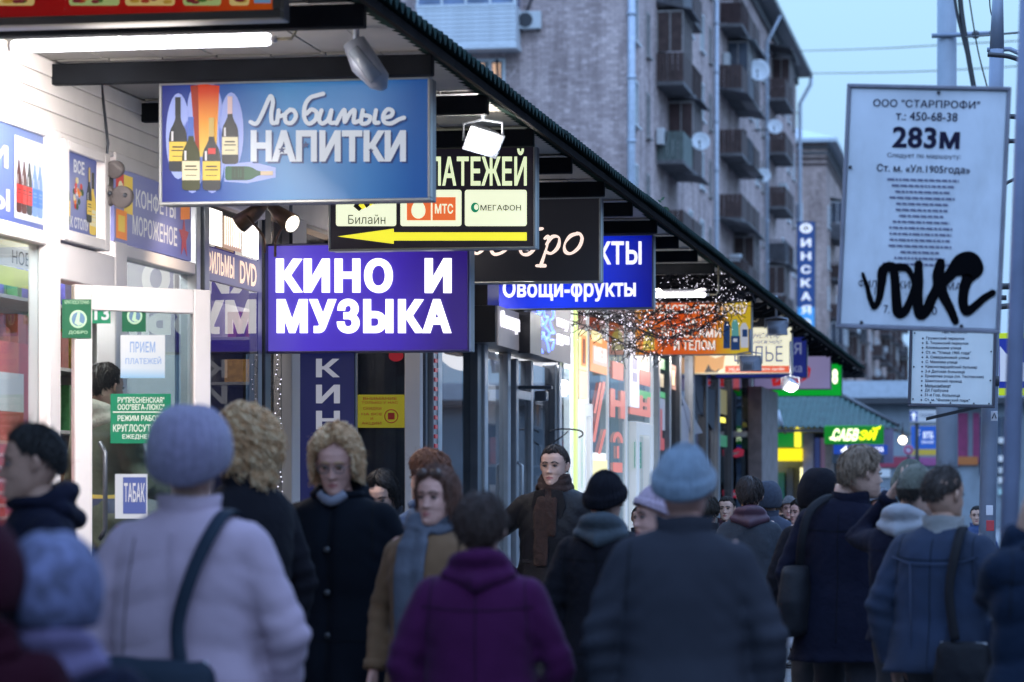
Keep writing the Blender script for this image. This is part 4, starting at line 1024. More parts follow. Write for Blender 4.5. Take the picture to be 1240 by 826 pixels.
# glazed shelf glimpse behind the return pane
MB().box(x_at(434, Yret)-XA, x_at(491, Yret)-XA, Yret+.5-ok, Yret+.52-ok, .9, 3.1).build('display_back', M('display_bottles', (.10, .11, .10), rough=.5, var=.9, scale=9), kb_)
b = MB()
for i in range(9): b.tube([(x_at(437+i*6.3, Yret)-XA, Yret+.4-ok, 2.35+.05*(i % 3)), (x_at(437+i*6.3, Yret)-XA, Yret+.4-ok, 2.62)], .012+.006*(i % 2), 8)
b.build('glass_pendant', lit('pendant_glow', (.8, .65, .4), .5), kb_)
# vertical banner КИНО hanging in front of the pilaster
Yb_ = yd(-4.5, 18.95); a = x_at(363, Yb_); c_ = x_at(430, Yb_)
vb = thing('vertical_banner', 'narrow dark blue vertical banner with КИНО stacked in grey letters', 'banner', (a, Yb_, 0))
MB().bbox(0, c_-a, .002, .06, .9, z_at(424, dep(a, Yb_)), .008).build('case', m_dkmetal, vb)
fv = Face(vb, Y=Yb_); fv.rect(364, 429, 424, 690, lit('banner_navy', (.02, .025, .13), .3), 0, .004, 'face')
for i, ch in enumerate('КИНО'): fv.text(ch, 383, 412, 434.5+i*31.5, 457+i*31.5, lit('banner_grey', (.50, .51, .60), .42), .035, lift=.008)
# glitter strings in the window gap
def glitter(label, X, px, z0, z1, n, seed, col=(.9, .85, 1)):
    t = thing('fairy_lights', label, 'fairy lights', (X, on_x(px, X), 0)); rr = random.Random(seed); b = MB(); w_ = MB(); pts = []
    for i in range(n):
        z = z1-(z1-z0)*i/n; p_ = (rr.uniform(-.02, .02), rr.uniform(-.05, .05), z); pts.append(p_); b.ball(p_, .004, 6, 4)
    w_.tube(pts, .002, 4); w_.build('wire', m_alud, t); b_ = b.build('bulb', lit('white_led', (.85, .8, 1.0), 2.2), t); b_['kind'] = 'stuff'
glitter('vertical string of tiny white lights in the gap right of the mirror window', XA+.06, 337, 1.3, 2.4, 34, 3)

# ---------------- protruding row of shops
pv = thing('shop_row', 'row of glass fronted shops under a grey fascia beyond the violet sign', 'shop', (XF, Yret, 0)); op = Yret
yp = lambda px: ff(px)-op
b = MB(); b.bbox(-.06, 0, 0, ff(790)-op, 0, .118, .005); sm = b.mesh('base_board', m_sid)
for i in range(5): obj('base_board', sm, pv, (0, .05, .135+i*.121))
def pp(p0, p1, z0, z1, out, mat, name='post'): return post(p0, p1, z0, z1, out, mat, name, pv, XF)
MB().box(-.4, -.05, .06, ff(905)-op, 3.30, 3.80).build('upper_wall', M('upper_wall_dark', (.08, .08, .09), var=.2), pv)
# open door frame 512..530
pp(512.2, 515, .14, 3.0, .02, m_alud); pp(517, 521, .14, 2.75, .05, m_alu); pp(526, 531, .14, 3.0, .03, m_alul); pp(515.1, 525.9, 2.75, 3.0, .02, m_alul, 'header')
b = MB(); 
for i in range(12): b.box(.0, .03, yp(515.4)+.0, yp(525.6), 2.76+i*.02, 2.77+i*.02)
b.build('vent_grille', m_alu, pv)
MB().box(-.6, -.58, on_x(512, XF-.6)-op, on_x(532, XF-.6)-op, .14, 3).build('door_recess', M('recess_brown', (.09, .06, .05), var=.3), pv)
b = MB()
for i in range(26): b.box(.052, .06, yp(517.5), yp(520.5), .9+i*.07, .93+i*.07)
b.build('tape_stripe', lit('tape_red', (.6, .04, .05), .2), pv)
b = MB(); b.box(-.02, -.01, yp(531), yp(571), .75, 3.0); b.build('window_pane', Gd, pv)
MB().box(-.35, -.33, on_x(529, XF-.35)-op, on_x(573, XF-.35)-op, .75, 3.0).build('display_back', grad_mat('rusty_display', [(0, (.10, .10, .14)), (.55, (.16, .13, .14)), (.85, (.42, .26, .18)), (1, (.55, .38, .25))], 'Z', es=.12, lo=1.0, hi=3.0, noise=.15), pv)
pp(571, 576, .14, 3.3, .05, m_alud); pp(577, 581, .14, 3.3, .07, m_alul)
# fascia boxes
XFo = -4.0; Yf0 = yd(XFo, 22.4); fo = lambda px: on_x(px, XFo)
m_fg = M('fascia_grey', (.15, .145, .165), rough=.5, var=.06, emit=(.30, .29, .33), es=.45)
m_fd = M('fascia_black', (.015, .014, .02), rough=.35, var=.1)
MB().box(-.06, XFo-XF-.004, Yf0-op, fo(690)-op, 2.66, 2.95).build('fascia', m_fd, pv)
MB().box(-.06, XFo-XF-.008, yd(XFo, 23.75)-op, fo(690)-op, 2.951, 3.30).build('fascia', m_fd, pv)
MB().box(-.04, .185, Yf0-op-.004, Yf0-op+.5, 2.952, 3.34).build('fascia_end', m_fd, pv)
MB().box(XFo-XF-.003, XFo-XF+.01, fo(602)-op, fo(627)-op, 2.64, 2.95).build('fascia_panel', m_fg, pv)
MB().box(XFo-XF-.003, XFo-XF+.01, fo(642)-op, fo(690)-op, 2.64, 3.28).build('fascia_panel', m_fg, pv)
MB().box(XFo-XF+.0, XFo-XF+.10, fo(627.5)-op, fo(641.5)-op, 2.62, 2.96).build('fascia_panel', m_fd, pv)
f5 = FX(pv, X=XFo+.012); wn = lit('white_tube_letters', (.95, .92, 1.0), .95); bn = lit('blue_neon', (.12, .22, 1.0), 2.6)
f5.text('Околица', 604.5, 626, 2.92, 2.76, wn, .02, lift=.006, th=.02, name='lit_lettering')
for k, (c0, s0) in enumerate([(0, 1), (1, 2), (2, 3), (3, 5)]):
    rr = random.Random(s0); pts = []
    for i in range(11):
        px = 644+k*6.6+3.6*math.sin(i*1.9+k)+rr.uniform(-1.2, 1.2); z = 3.04-i*.036+rr.uniform(-.03, .03)+(.02*k)
        q_ = f5.pt(px, z, .03); pts.append(q_)
    b = MB(); b.tube([Vector(p_) for p_ in smooth_path(pts, 4)], .011, 6); b.build('neon_tube', bn, pv)
f5.text('обувь', 650, 664, 2.70, 2.66, M('ink_dark', (.05, .05, .06), var=0), lift=.004)
f5.text('шоу', 673, 686, 3.02, 2.92, wn, .02, lift=.006, th=.02); f5.text('рум', 673, 686, 2.88, 2.78, wn, .02, lift=.006, th=.02)
# glazing under the fascia
def pane(p0, p1, z0, z1, mat=G, x=-.02): return MB().box(x, x+.01, yp(p0), yp(p1), z0, z1).build('window_pane', mat, pv)
pane(581, 611, .76, 2.64, Gd); pp(611.2, 614.5, .14, 2.66, .03, m_alul); pp(617, 620, .14, 2.62, .06, m_alu)
pane(614.5, 617, .3, 2.6, Gd)
pp(638, 640.5, .14, 2.64, .04, m_alu); pp(620.1, 637.9, 2.28, 2.36, .04, m_alu, 'transom'); pane(620, 638, 2.36, 2.62, Gd); pane(620, 638, .2, 2.28, Gd, -.0)
pane(640.5, 667, .76, 2.62, Gd); pp(667, 669.5, .14, 2.66, .04, m_alud); pp(670, 673, .14, 2.66, .06, m_alul); pane(673, 691, .76, 2.66, G)
b = MB(); b.tube([(.06, yp(618.5), 1.3), (.10, yp(618.5), 1.34), (.10, yp(618.5), 1.7), (.04, yp(618.5), 1.74)], .014, 8); b.build('door_handle', m_alul, pv)
b = MB(); b.bbox(.05, .35, yp(620.5)-.05, yp(620.5)+.03, 2.36, 2.39, .004); b.bbox(.20, .30, yp(621)-.06, yp(621)+.08, 2.26, 2.345, .008); b.build('door_closer', m_alud, pv)
room(pv, XF, Yret+.05, ff(691), -8.5, .20, 3.28, M('shoe_shop_wall', (.42, .42, .44), var=.15))
shelf_unit('shelves with orange boxes and shoes behind the glass under the black fascia', XF-.45, on_x(576, XF-.45), on_x(690, XF-.45), .2, 2.4, 21, 'shoes', 6)
MB().box(-.3, -.28, on_x(583, XF-.3)-op, on_x(610, XF-.3)-op, 2.28, 2.42).build('painted_reflection', lit('white_reflection_glow', (1, 1, 1), 1.2), pv)  # glowing strip painted in for a bright reflection in the pane
lampa('shop_lamp', pv, (-.2, yp(600), 3.2), .15, 1.5, 60, (.95, .97, 1)); lampa('shop_lamp', pv, (-.2, yp(665), 3.2), .15, 1.5, 60, (.95, .97, 1))
b = MB(); b.tube(smooth_path([(.04, yp(660), 2.02), (.12, yp(661), 2.05), (.30, yp(662), 2.04), (.34, yp(662), 2.0), (.30, yp(662), 1.97)], 4), .008, 6); b.tube(smooth_path([(.04, yp(660), 1.9), (.15, yp(661), 1.98), (.2, yp(662), 2.03)], 4), .007, 6); b.build('wrought_hook', m_dkmetal, pv)
q = MB(); q.add([(-.3, yp(648), 1.0), (-.3, yp(652), 1.0), (-.3, yp(655), 2.4), (-.3, yp(652), 2.4), (-.31, yp(648), 1.0), (-.31, yp(652), 1.0), (-.31, yp(655), 2.4), (-.31, yp(652), 2.4)], [(0, 1, 2, 3), (7, 6, 5, 4), (0, 4, 5, 1), (1, 5, 6, 2), (2, 6, 7, 3), (3, 7, 4, 0)]); q.build('red_ribbon_print', lit('print_red', (.65, .07, .05), .3), pv)

# ---------------- very bright shop with red lettering on its panes
bs = thing('bright_shop', 'dazzling white lit shop front with red window lettering', 'shop', (XF, ff(692), 0)); ob = bs.location[1]
def bp_(p0, p1, z0, z1, out, mat, name='post'): return post(p0, p1, z0, z1, out, mat, name, bs, XF)
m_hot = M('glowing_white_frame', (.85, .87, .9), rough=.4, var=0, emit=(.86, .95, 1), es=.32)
yb = lambda px: ff(px)-ob
for a, c_ in ((692, 695), (697.5, 700.5), (711.3, 714.2), (735.2, 738), (757.3, 760.6), (788, 792)): bp_(a+.3, c_-.6, .14, 3.36, .0, m_hot, 'mullion')
bp_(692, 792, 3.37, 3.5, .04, m_pvc, 'header'); bp_(714.3, 757, .14, .70, .03, m_pvc, 'base_panel')
room(bs, XF, ff(692)+.1, ff(792), -8.5, .20, 3.34, M('bright_wall', (.8, .8, .8), var=.03))
def bpane(p0, p1, z0, z1, mat=G): return MB().box(-.02, -.01, yb(p0), yb(p1), z0, z1).build('window_pane', mat, bs)
for a, c_ in ((700.6, 711.2), (714.3, 735.1), (738.1, 757.2), (760.7, 787.9)): bpane(a, c_, .7, 3.3)
MB().box(-.42, -.40, on_x(713.5, XF-.42)-ob, on_x(736, XF-.42)-ob, 1.0, 2.6).build('display_back', lit('display_grey_blue', (.30, .33, .42), .45), bs)
MB().box(-.42, -.40, on_x(737.5, XF-.42)-ob, on_x(758, XF-.42)-ob, 1.0, 3.2).build('display_back', lit('display_teal_grey', (.30, .40, .45), .5), bs)
f6 = FX(bs, X=XF+.0)
pr = lit('print_salmon', (.85, .24, .18), .6); pw = lit('print_white', (.95, .97, .95), .95); pyl = lit('print_pale_yellow', (.95, .88, .45), .8); por = lit('print_orange', (.98, .42, .15), .7)
def Zp(px, py): return z_at(py, dep(XF, ff(px)))
def R6(p0, p1, y0, y1, mat, lf=.0, name='window_print_or_glow'): 
    return f6.poly([(p0, Zp(p0, y0)), (p1, Zp(p0, y0)), (p1, Zp(p0, y1)), (p0, Zp(p0, y1))], mat, lf, .003, name)
bp_(695.1, 697.4, .14, 3.3, .02, lit('lime_film', (.75, .95, .35), .6), 'lime_strip')
R6(700.8, 711, 398, 447, pyl); R6(703, 709, 405, 443, por, .005); R6(704.5, 707.5, 410, 440, lit('print_brown', (.45, .15, .08), .4), .009); R6(700.8, 711, 448, 482, lit('print_peach', (1, .72, .45), .8)); R6(700.8, 711, 483, 500, pw)
R6(714.4, 735, 405, 449, por); R6(716, 728, 400, 412, pyl, .005); R6(717, 734, 418, 440, lit('print_pink', (1, .55, .5), .8), .006)
f6.text('МЕЛ', 719, 733, Zp(726, 421), Zp(726, 438), pw, .03, lift=.012)
def stroke6(p0, y0, p1, y1, wd): return f6.poly([(p0, Zp(p0, y0)), (p0+wd, Zp(p0, y0)), (p1+wd, Zp(p1, y1)), (p1, Zp(p1, y1))], pr, .006, .003, 'red_slash')
stroke6(729, 462, 716.5, 535, 3.2); stroke6(733, 466, 721, 512, 0.1); stroke6(725, 463, 718, 500, 2.5); stroke6(730.5, 520, 723, 550, 3)
R6(714.4, 735, 556, 600, pyl); R6(716, 733, 548, 557, pw, .004)
R6(741.5, 754.5, 437, 458, pr); f6.text('Н', 738.6, 756.6, Zp(747, 472), Zp(747, 506), pr, .06, lift=.006)
b = MB(); arc = [(747.5+6*math.cos(math.pi*k/12), 536-13*math.sin(math.pi*k/12)) for k in range(13)]
f6.polys([[(arc[k][0], Zp(747, arc[k][1])), (arc[k+1][0], Zp(747, arc[k+1][1])), (747.5+(arc[k+1][0]-747.5)*.55, Zp(747, 536+(arc[k+1][1]-536)*.6)), (747.5+(arc[k][0]-747.5)*.55, Zp(747, 536+(arc[k][1]-536)*.6))] for k in range(12)], pr, .006, .003, 'red_arch')
R6(746.3, 748.7, 540, 555, pr, .006); R6(742, 753, 560, 572, pr, .004)
R6(762.5, 773.5, 402, 492, lit('print_lilac_white', (.85, .84, .95), .85), .002); R6(765, 771, 432, 447, lit('print_lilac', (.5, .48, .7), .5), .006); R6(765, 771, 450, 462, lit('print_lilac', (.5, .48, .7), .5), .006); R6(762.5, 787.5, 493, 501, pr, .002)
R6(774.5, 787.5, 447, 465, pr); R6(774, 787.8, 472, 481, lit('print_green', (.12, .6, .2), .5), .001); f6.text('Н', 774, 787, Zp(780, 480), Zp(780, 500), pr, .05, lift=.006)
# white door
f7 = FX(bs, X=XF+.05)
for a, c_, e, g_ in ((763.5, 767.3, .2, 2.25), (780.5, 784.5, .2, 2.25)): bp_(a, c_, e, g_, .07, m_hot, 'door_stile')
bp_(767.4, 780.4, 2.1, 2.25, .07, m_hot, 'door_rail'); f7.poly([(768, 2.02), (776.5, 2.02), (776.5, 1.72), (768, 1.72)], M('notice_teal', (.02, .28, .18), var=0, emit=(.02, .28, .18), es=.4), .0, .003, 'notice')
for i in range(4): f7.poly([(770, 1.99-i*.07), (774.8, 1.99-i*.07), (774.8, 1.965-i*.07), (770, 1.965-i*.07)], cream_ink, .004, .001, 'notice_line')
f7b = FX(bs, X=XF+.03); f7b.poly([(704.5, 2.0), (707.5, 2.0), (707.5, 1.5), (704.5, 1.5)], M('notice_teal', (.02, .28, .18), var=0), .0, .003, 'notice')
bp_(701, 703, .2, 2.35, .06, m_hot, 'door_stile'); bp_(708.5, 710.8, .2, 2.35, .06, m_hot, 'door_stile'); bp_(703.1, 708.4, 2.22, 2.35, .06, m_hot, 'door_rail')
lampa('shop_lamp', bs, (-.22, yb(725), 3.3), .2, 1.5, 40, (.93, .97, 1)); lampa('shop_lamp', bs, (-.22, yb(770), 3.3), .2, 1.5, 40, (.93, .97, 1))

# ---------------- dimmer shops at the end of the row
ds = thing('dim_shop', 'dim glass shop fronts with dark blinds at the far end of the canopy', 'shop', (XF, ff(793), 0)); od = ds.location[1]
def dp_(p0, p1, z0, z1, out, mat, name='post'): return post(p0, p1, z0, z1, out, mat, name, ds, XF)
yd_ = lambda px: ff(px)-od
for a, c_, m_ in ((793, 794.5, m_alul), (806, 808, m_alu), (819, 821, m_alud), (835, 837, m_alu), (851, 853, m_alud), (866, 868, m_alu), (882, 884, m_alud), (903, 907, m_alu)): dp_(a, c_, .14, 3.3, .05, m_)
MB().box(-.02, -.01, yd_(794), yd_(903), .6, 3.2).build('window_pane', Gd, ds); dp_(794.6, 903, .14, .6, .02, m_alud, 'base_panel')
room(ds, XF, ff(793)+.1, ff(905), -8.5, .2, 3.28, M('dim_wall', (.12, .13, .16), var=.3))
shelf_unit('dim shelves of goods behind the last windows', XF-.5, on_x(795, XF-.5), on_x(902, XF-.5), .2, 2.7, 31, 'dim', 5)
f8 = FX(ds, X=XF+.0)
def R8(p0, p1, y0, y1, mat, lf=.0, name='window_print_or_glow'):
    z0_, z1_ = z_at(y0, dep(XF, ff(p0))), z_at(y1, dep(XF, ff(p0))); return f8.poly([(p0, z0_), (p1, z0_), (p1, z1_), (p0, z1_)], mat, lf, .003, name)
R8(795, 805, 432, 445, lit('green_glow', (.05, .45, .12), .5)); R8(798, 803, 452, 468, lit('warm_glow', (.8, .62, .35), .5), .004); R8(808.5, 818, 440, 470, M('brown_print', (.15, .07, .05), var=.2)); R8(813, 816, 448, 466, lit('warm_glow', (.8, .62, .35), .5), .005)  # green and warm patches are painted glow, for lights inside the shop
R8(795, 805, 473, 480, lit('green_glow', (.05, .45, .12), .5), .003); R8(795, 805, 481, 520, lit('pale_blue_film', (.35, .4, .55), .35), .001); R8(796, 804, 530, 545, lit('print_red', (.65, .07, .05), .3), .004); R8(798, 801, 495, 545, lit('print_red', (.65, .07, .05), .3), .006)
R8(822, 834, 490, 540, lit('slate_film', (.14, .17, .28), .3)); R8(838, 850, 452, 500, M('blind_navy', (.02, .025, .06), var=.1)); 
f8.poly([(838, 2.9), (865, 2.9), (864, 2.3), (846, 2.55)], M('blind_navy', (.02, .025, .06), var=.1), .01, .003, 'blind'); f8.poly([(822, 2.75), (836, 2.5), (850, 2.25), (836, 2.2)], lit('slate_film', (.14, .17, .28), .3), .01, .003, 'blind')
R8(869, 880, 470, 500, lit('ochre_film', (.4, .34, .10), .3)); R8(872, 878, 505, 511, lit('yellow_lamp', (1, .9, .1), 1.2), .004); R8(885, 895, 425, 470, lit('red_strip_print', (.55, .06, .05), .35)); R8(886, 892, 430, 440, lit('magenta_glow', (.9, .15, .7), .7), .006); R8(868, 880, 526, 540, lit('green_exit', (.03, .25, .1), .4), .004)
# glass vestibule facing the camera
Yg = yd(-4.2, 44.2); xg0 = x_at(857, Yg); xg1 = x_at(906, Yg); dg_ = dep(xg1, Yg)
vs = thing('glass_vestibule', 'glass porch with a red lip-shaped logo at the end of the shop row', 'porch', (xg0, Yg, .13))
Wg = xg1-xg0; Z = lambda y: z_at(y, dg_)-.13
MB().box(0, Wg, 0, .01, .3, Z(530)).build('pane', Gd, vs); MB().box(0, Wg, 0, .01, Z(522), 2.9).build('pane', Gd, vs)
MB().bbox(-.02, Wg, -.04, .04, Z(529.5), Z(522.5), .01).build('transom', m_alul, vs); MB().bbox(0, Wg, -.03, .03, 0, .29, .01).build('base_panel', m_alu, vs)
MB().bbox(Wg+.002, Wg+.22, -.06, 3.0, 0, 2.92, .01).build('end_pillar', M('pillar_brown', (.22, .18, .18), rough=.6, var=.35, scale=5), vs)
MB().bbox(-.06, -.001, -.03, .03, 0, 2.9, .01).build('post', m_alu, vs)
fg = Face(vs, Y=Yg); red_l = lit('logo_red', (.50, .03, .08), .3)
for cy_ in (549, 598):
    fg.poly([(876, cy_+1), (880, cy_-5), (887, cy_-3), (894, cy_-7), (901, cy_-4), (900, cy_+3), (892, cy_+5), (884, cy_+4), (879, cy_+6)], red_l, .004, .002, 'lip_logo')
    fg.poly([(880, cy_+1), (888, cy_-1), (897, cy_-2), (890, cy_+2)], M('logo_cream', (.6, .5, .5), var=0), .008, .001, 'lip_logo_light')
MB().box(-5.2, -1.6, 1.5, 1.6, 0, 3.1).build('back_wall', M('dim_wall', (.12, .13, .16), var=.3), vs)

lampa('shop_lamp', kb_, (-.3, yk(300), 3.2), .2, 1.2, 30, (1, .86, .7)); lampa('shop_lamp', kb_, (-.3, yk(395), 3.2), .2, 1.2, 30, (1, .88, .75))
lampa('shop_lamp', ds, (-.25, yd_(830), 3.2), .2, 1.5, 25, (.85, .9, 1)); lampa('shop_lamp', ds, (-.25, yd_(880), 3.2), .2, 1.5, 25, (1, .8, .6))

# ================================================================== HANGING SIGNS
m_sfr = M('sign_frame_alu', (.42, .43, .42), rough=.4, metal=.5, var=.12)
m_sfd = M('sign_frame_dark', (.16, .17, .2), rough=.4, metal=.5, var=.12)
GRP = None
def hang(name, label, pl, pr_, pt, pb, d=None, X=-2.9, frame=m_sfr, face=None, th=.16, fw=3.5, rods=True):
    """light box hanging crosswise under the canopy; pl..pb are its outline in photograph pixels"""
    if d is None: d = -X*3496.0/(1225-pr_)
    Xr = X; Y = yd(Xr, d); Xl = x_at(pl, Y)
    zt = z_at(pt, dep(Xr, Y)); zb = z_at(pb, dep(Xr, Y)); Wd = Xr-Xl
    t = thing(name, label, 'sign', (Xl, Y, zb), group=GRP)
    k = (Wd/(pr_-pl)); f_ = fw*k; H = zt-zb
    MB().bbox(.004, Wd-.004, .02, th, .004, H-.004, .004).build('case', m_sfd, t)
    MB().bbox(0, Wd, -.012, .05, H-f_, H, .004).build('frame_bar', frame, t); MB().bbox(0, Wd, -.012, .05, 0, f_, .004).build('frame_bar', frame, t)
    MB().bbox(0, f_, -.012, .05, f_+.001, H-f_-.001, .004).build('frame_bar', frame, t); MB().bbox(Wd-f_, Wd, -.012, .05, f_+.001, H-f_-.001, .004).build('frame_bar', frame, t)
    MB().box(f_-.002, Wd-f_+.002, .0, .019, f_-.002, H-f_+.002).build('face', face, t)
    if rods and zt < 3.58:
        for q in (.12, .88):
            b = MB(); b.tube([(Wd*q, th*.5, H-.02), (Wd*q, th*.5, 3.72-zb)], .012, 6); b.build('hanger', m_sfd, t)
    return t, Face(t, Y=Y), Wd, H
rgb = lambda r, g, b: tuple((c/255)**2.2 for c in (r, g, b))

# 1 drinks
t, f, Wd, H = hang('drinks_sign', 'blue light box reading Любимые НАПИТКИ with five bottles', 193, 522, 92, 243,
    face=grad_mat('drinks_blue', [(0, rgb(30, 38, 115)), (.22, rgb(32, 72, 150)), (.5, rgb(48, 125, 185)), (.8, rgb(45, 116, 182)), (1, rgb(35, 86, 155))], 'X', es=.42, lo=0, hi=1.35))
wl1 = lit('sign_letter_white', rgb(205, 215, 228), .42); shd = lit('sign_letter_shadow', rgb(30, 60, 120), .3)
pth = [[(304, 148), (311, 150), (318, 138), (326, 120), (329, 117), (331, 124), (329, 138), (330, 149), (336, 148)],
       [(338, 134), (336, 149)], [(337, 142), (346, 139)], [(352, 133), (346, 139), (347, 148), (354, 149), (359, 141), (356, 134), (351, 134)],
       [(392, 114), (384, 116), (376, 119), (370, 128), (369, 142), (374, 150), (382, 146), (384, 137), (378, 133), (372, 138)],
       [(390, 134), (387, 145), (391, 150), (398, 145), (402, 134), (400, 148), (406, 149)],
       [(408, 150), (414, 138), (418, 134), (418, 148), (424, 138), (430, 134), (429, 148), (435, 147)],
       [(440, 134), (438, 149), (446, 149), (449, 142), (442, 140)], [(456, 134), (454, 148), (459, 149)],
       [(465, 143), (474, 141), (476, 135), (470, 133), (465, 140), (466, 148), (474, 150), (484, 145), (490, 143)]]
f.strokes([[(x+1.5, y+2) for x, y in p] for p in pth], 5.2, shd, .003, 'letter_shadow', each=True)
f.strokes(pth, 5.0, wl1, .0075, 'script_letter', each=True)
f.text('НАПИТКИ', 306, 494, 160, 198, shd, .05, lift=.003, name='letter_shadow', spacing=.95)
f.text('НАПИТКИ', 304, 492, 158, 196, wl1, .05, lift=.007, spacing=.95)
star = lambda cx, cy, r: [(cx+(r if k % 2 == 0 else r*.42)*math.sin(k*.628), cy-(r if k % 2 == 0 else r*.42)*math.cos(k*.628)) for k in range(10)]
dkb = lit('star_blue', rgb(35, 60, 115), .3)
f.poly(star(342, 182, 5), dkb, .011, .001, 'star'); f.poly(star(371, 176, 5), dkb, .011, .001, 'star'); f.poly(star(450, 183, 3.5), dkb, .011, .001, 'star')
halo = lit('halo_pale', rgb(150, 165, 225), .45)
ell = lambda cx, cy, rx, ry, n=24: [(cx+rx*math.cos(k*2*math.pi/n), cy+ry*math.sin(k*2*math.pi/n)) for k in range(n)]
f.polys([ell(216, 165, 15, 52), ell(248, 130, 21, 33), ell(280, 160, 15, 48), ell(233, 188, 15, 46), ell(257, 188, 15, 46)], halo, .001, .0006, 'halo')
f.poly([(272, 199), (305, 196), (334, 203), (334, 215), (300, 222), (272, 220)], halo, .0018, .0006, 'halo')
gold = grad_mat('gift_box_print', [(0, rgb(215, 190, 90)), (.5, rgb(230, 150, 50)), (1, rgb(200, 60, 20))], 'Z', es=.45, lo=.25, hi=.58)
f.poly([(231, 104), (248, 102), (266, 104), (262, 190), (240, 190)], gold, .003, .001, 'gift_box'); f.poly([(231, 104), (240, 103), (242, 190), (238, 190)], lit('gift_side', rgb(150, 45, 15), .4), .0045, .001, 'gift_box_side')
bottle2d(f, 216, 118, 208, 22, pb_dk, pb_dk, pl_yel, lift=.006); bottle2d(f, 279, 117, 199, 20, pb_dk, lit('foil_pink', rgb(220, 190, 190), .4), pl_cream, lift=.006)
bottle2d(f, 232, 142, 231, 22, lit('bottle_olive', rgb(55, 60, 25), .4), lit('foil_blue', rgb(80, 110, 190), .4), pl_cream, lift=.009); bottle2d(f, 257, 143, 231, 22, pb_dk, p_gold, pl_yel, lift=.012)
f.poly([(253, 180), (262, 180), (262, 187), (253, 187)], pl_red, .015, .001, 'bottle_band')
bottle2d(f, 302, 181, 239, 17, lit('bottle_green2', rgb(25, 85, 60), .4), lit('foil_tan', rgb(200, 180, 150), .4), lit('bottle_green3', rgb(20, 60, 45), .4), lift=.006, lie=True)

# 2 payments
t, f, Wd, H = hang('payment_sign', 'black light box with ПЛАТЕЖЕЙ, three phone company cards and a yellow arrow', 398, 649, 175, 301, fw=2.6, face=lit('near_black_face', rgb(32, 28, 38), .5))
lim = lit('pale_lime_print', rgb(222, 236, 190), .85); yel = lit('arrow_yellow', rgb(235, 228, 60), .85); blk = M('print_black', (.03, .03, .035), var=0)
f.text('ПРИЕМ', 408, 494, 184, 225, lim, .03, lift=.004); f.text('ПЛАТЕЖЕЙ', 501, 638, 180, 225, lim, .025, lift=.004)
card = lit('card_cream', rgb(232, 238, 205), .85)
def rrect(x0, x1, y0, y1, r): 
    o = []
    for cx, cy, a in ((x1-r, y0+r, -90), (x1-r, y1-r, 0), (x0+r, y1-r, 90), (x0+r, y0+r, 180)):
        for k in range(5): an = math.radians(a+k*22.5); o.append((cx+r*math.cos(an), cy+r*math.sin(an)))
    return o
for a, c_ in ((407, 480), (485, 559), (563, 638)): f.poly(rrect(a, c_, 230, 274, 3), card, .003, .001, 'card')
f.text('Билайн', 422, 467, 260, 271.5, M('print_grey', (.12, .13, .12), var=0), .0, lift=.006)
for k in range(5): f.poly([(428+k*6.5, 247-1.2*k+3), (433+k*6.5, 244-1.2*k), (440+k*4.5, 252-2*k), (435+k*4.5, 256-2*k)], yel if k % 2 else blk, .006+.0003*k, .0005, 'butterfly_logo')
f.rect(493, 522, 239, 267, lit('egg_orange', rgb(235, 110, 60), .7), .006, .001, 'orange_square'); f.poly([(507+8.5*math.cos(a*.35)*(1-.12*math.sin(-a*.35)), 254+11*math.sin(a*.35)) for a in range(18)], card, .008, .001, 'egg_logo')
f.rect(524, 552, 239, 267, lit('egg_orange', rgb(235, 110, 60), .7), .006, .001, 'orange_square'); f.text('МТС', 527, 549, 247, 259, card, .03, lift=.008)
f.poly(ell(575.5, 251.5, 5, 6), lit('logo_green', rgb(20, 150, 110), .5), .006, .001, 'round_logo'); f.poly(ell(577, 251, 2.6, 3.4), card, .008, .001, 'round_logo_gap'); f.text('МЕГАФОН', 582, 631, 248, 255.5, blk, .01, lift=.006)
f.poly([(409, 286.5), (477, 277), (477, 281.5), (638, 281.5), (638, 291.5), (477, 291.5), (477, 295.5)], yel, .004, .002, 'arrow')

# 3 film and music
t, f, Wd, H = hang('film_music_sign', 'violet light box with glowing white letters КИНО И МУЗЫКА', 318, 569, 292, 426, X=-3.5, frame=M('sign_frame_violet', (.10, .08, .22), rough=.3), fw=2.5, th=.2,
    face=grad_mat('violet_face', [(0, rgb(85, 75, 165)), (.3, rgb(72, 55, 175)), (.75, rgb(58, 40, 150)), (1, rgb(45, 30, 105))], 'X', es=.95, lo=0, hi=1.35, noise=.12))
wg = lit('glowing_letters', (.97, .95, 1.0), 1.3)
f.text('КИНО', 335, 476, 313, 355, wg, .055, lift=.004, th=.02, spacing=1.08); f.text('И', 515, 547, 313, 355, wg, .055, lift=.004, th=.02)
f.text('МУЗЫКА', 336, 547, 362, 404, wg, .055, lift=.004, th=.02, spacing=1.08)
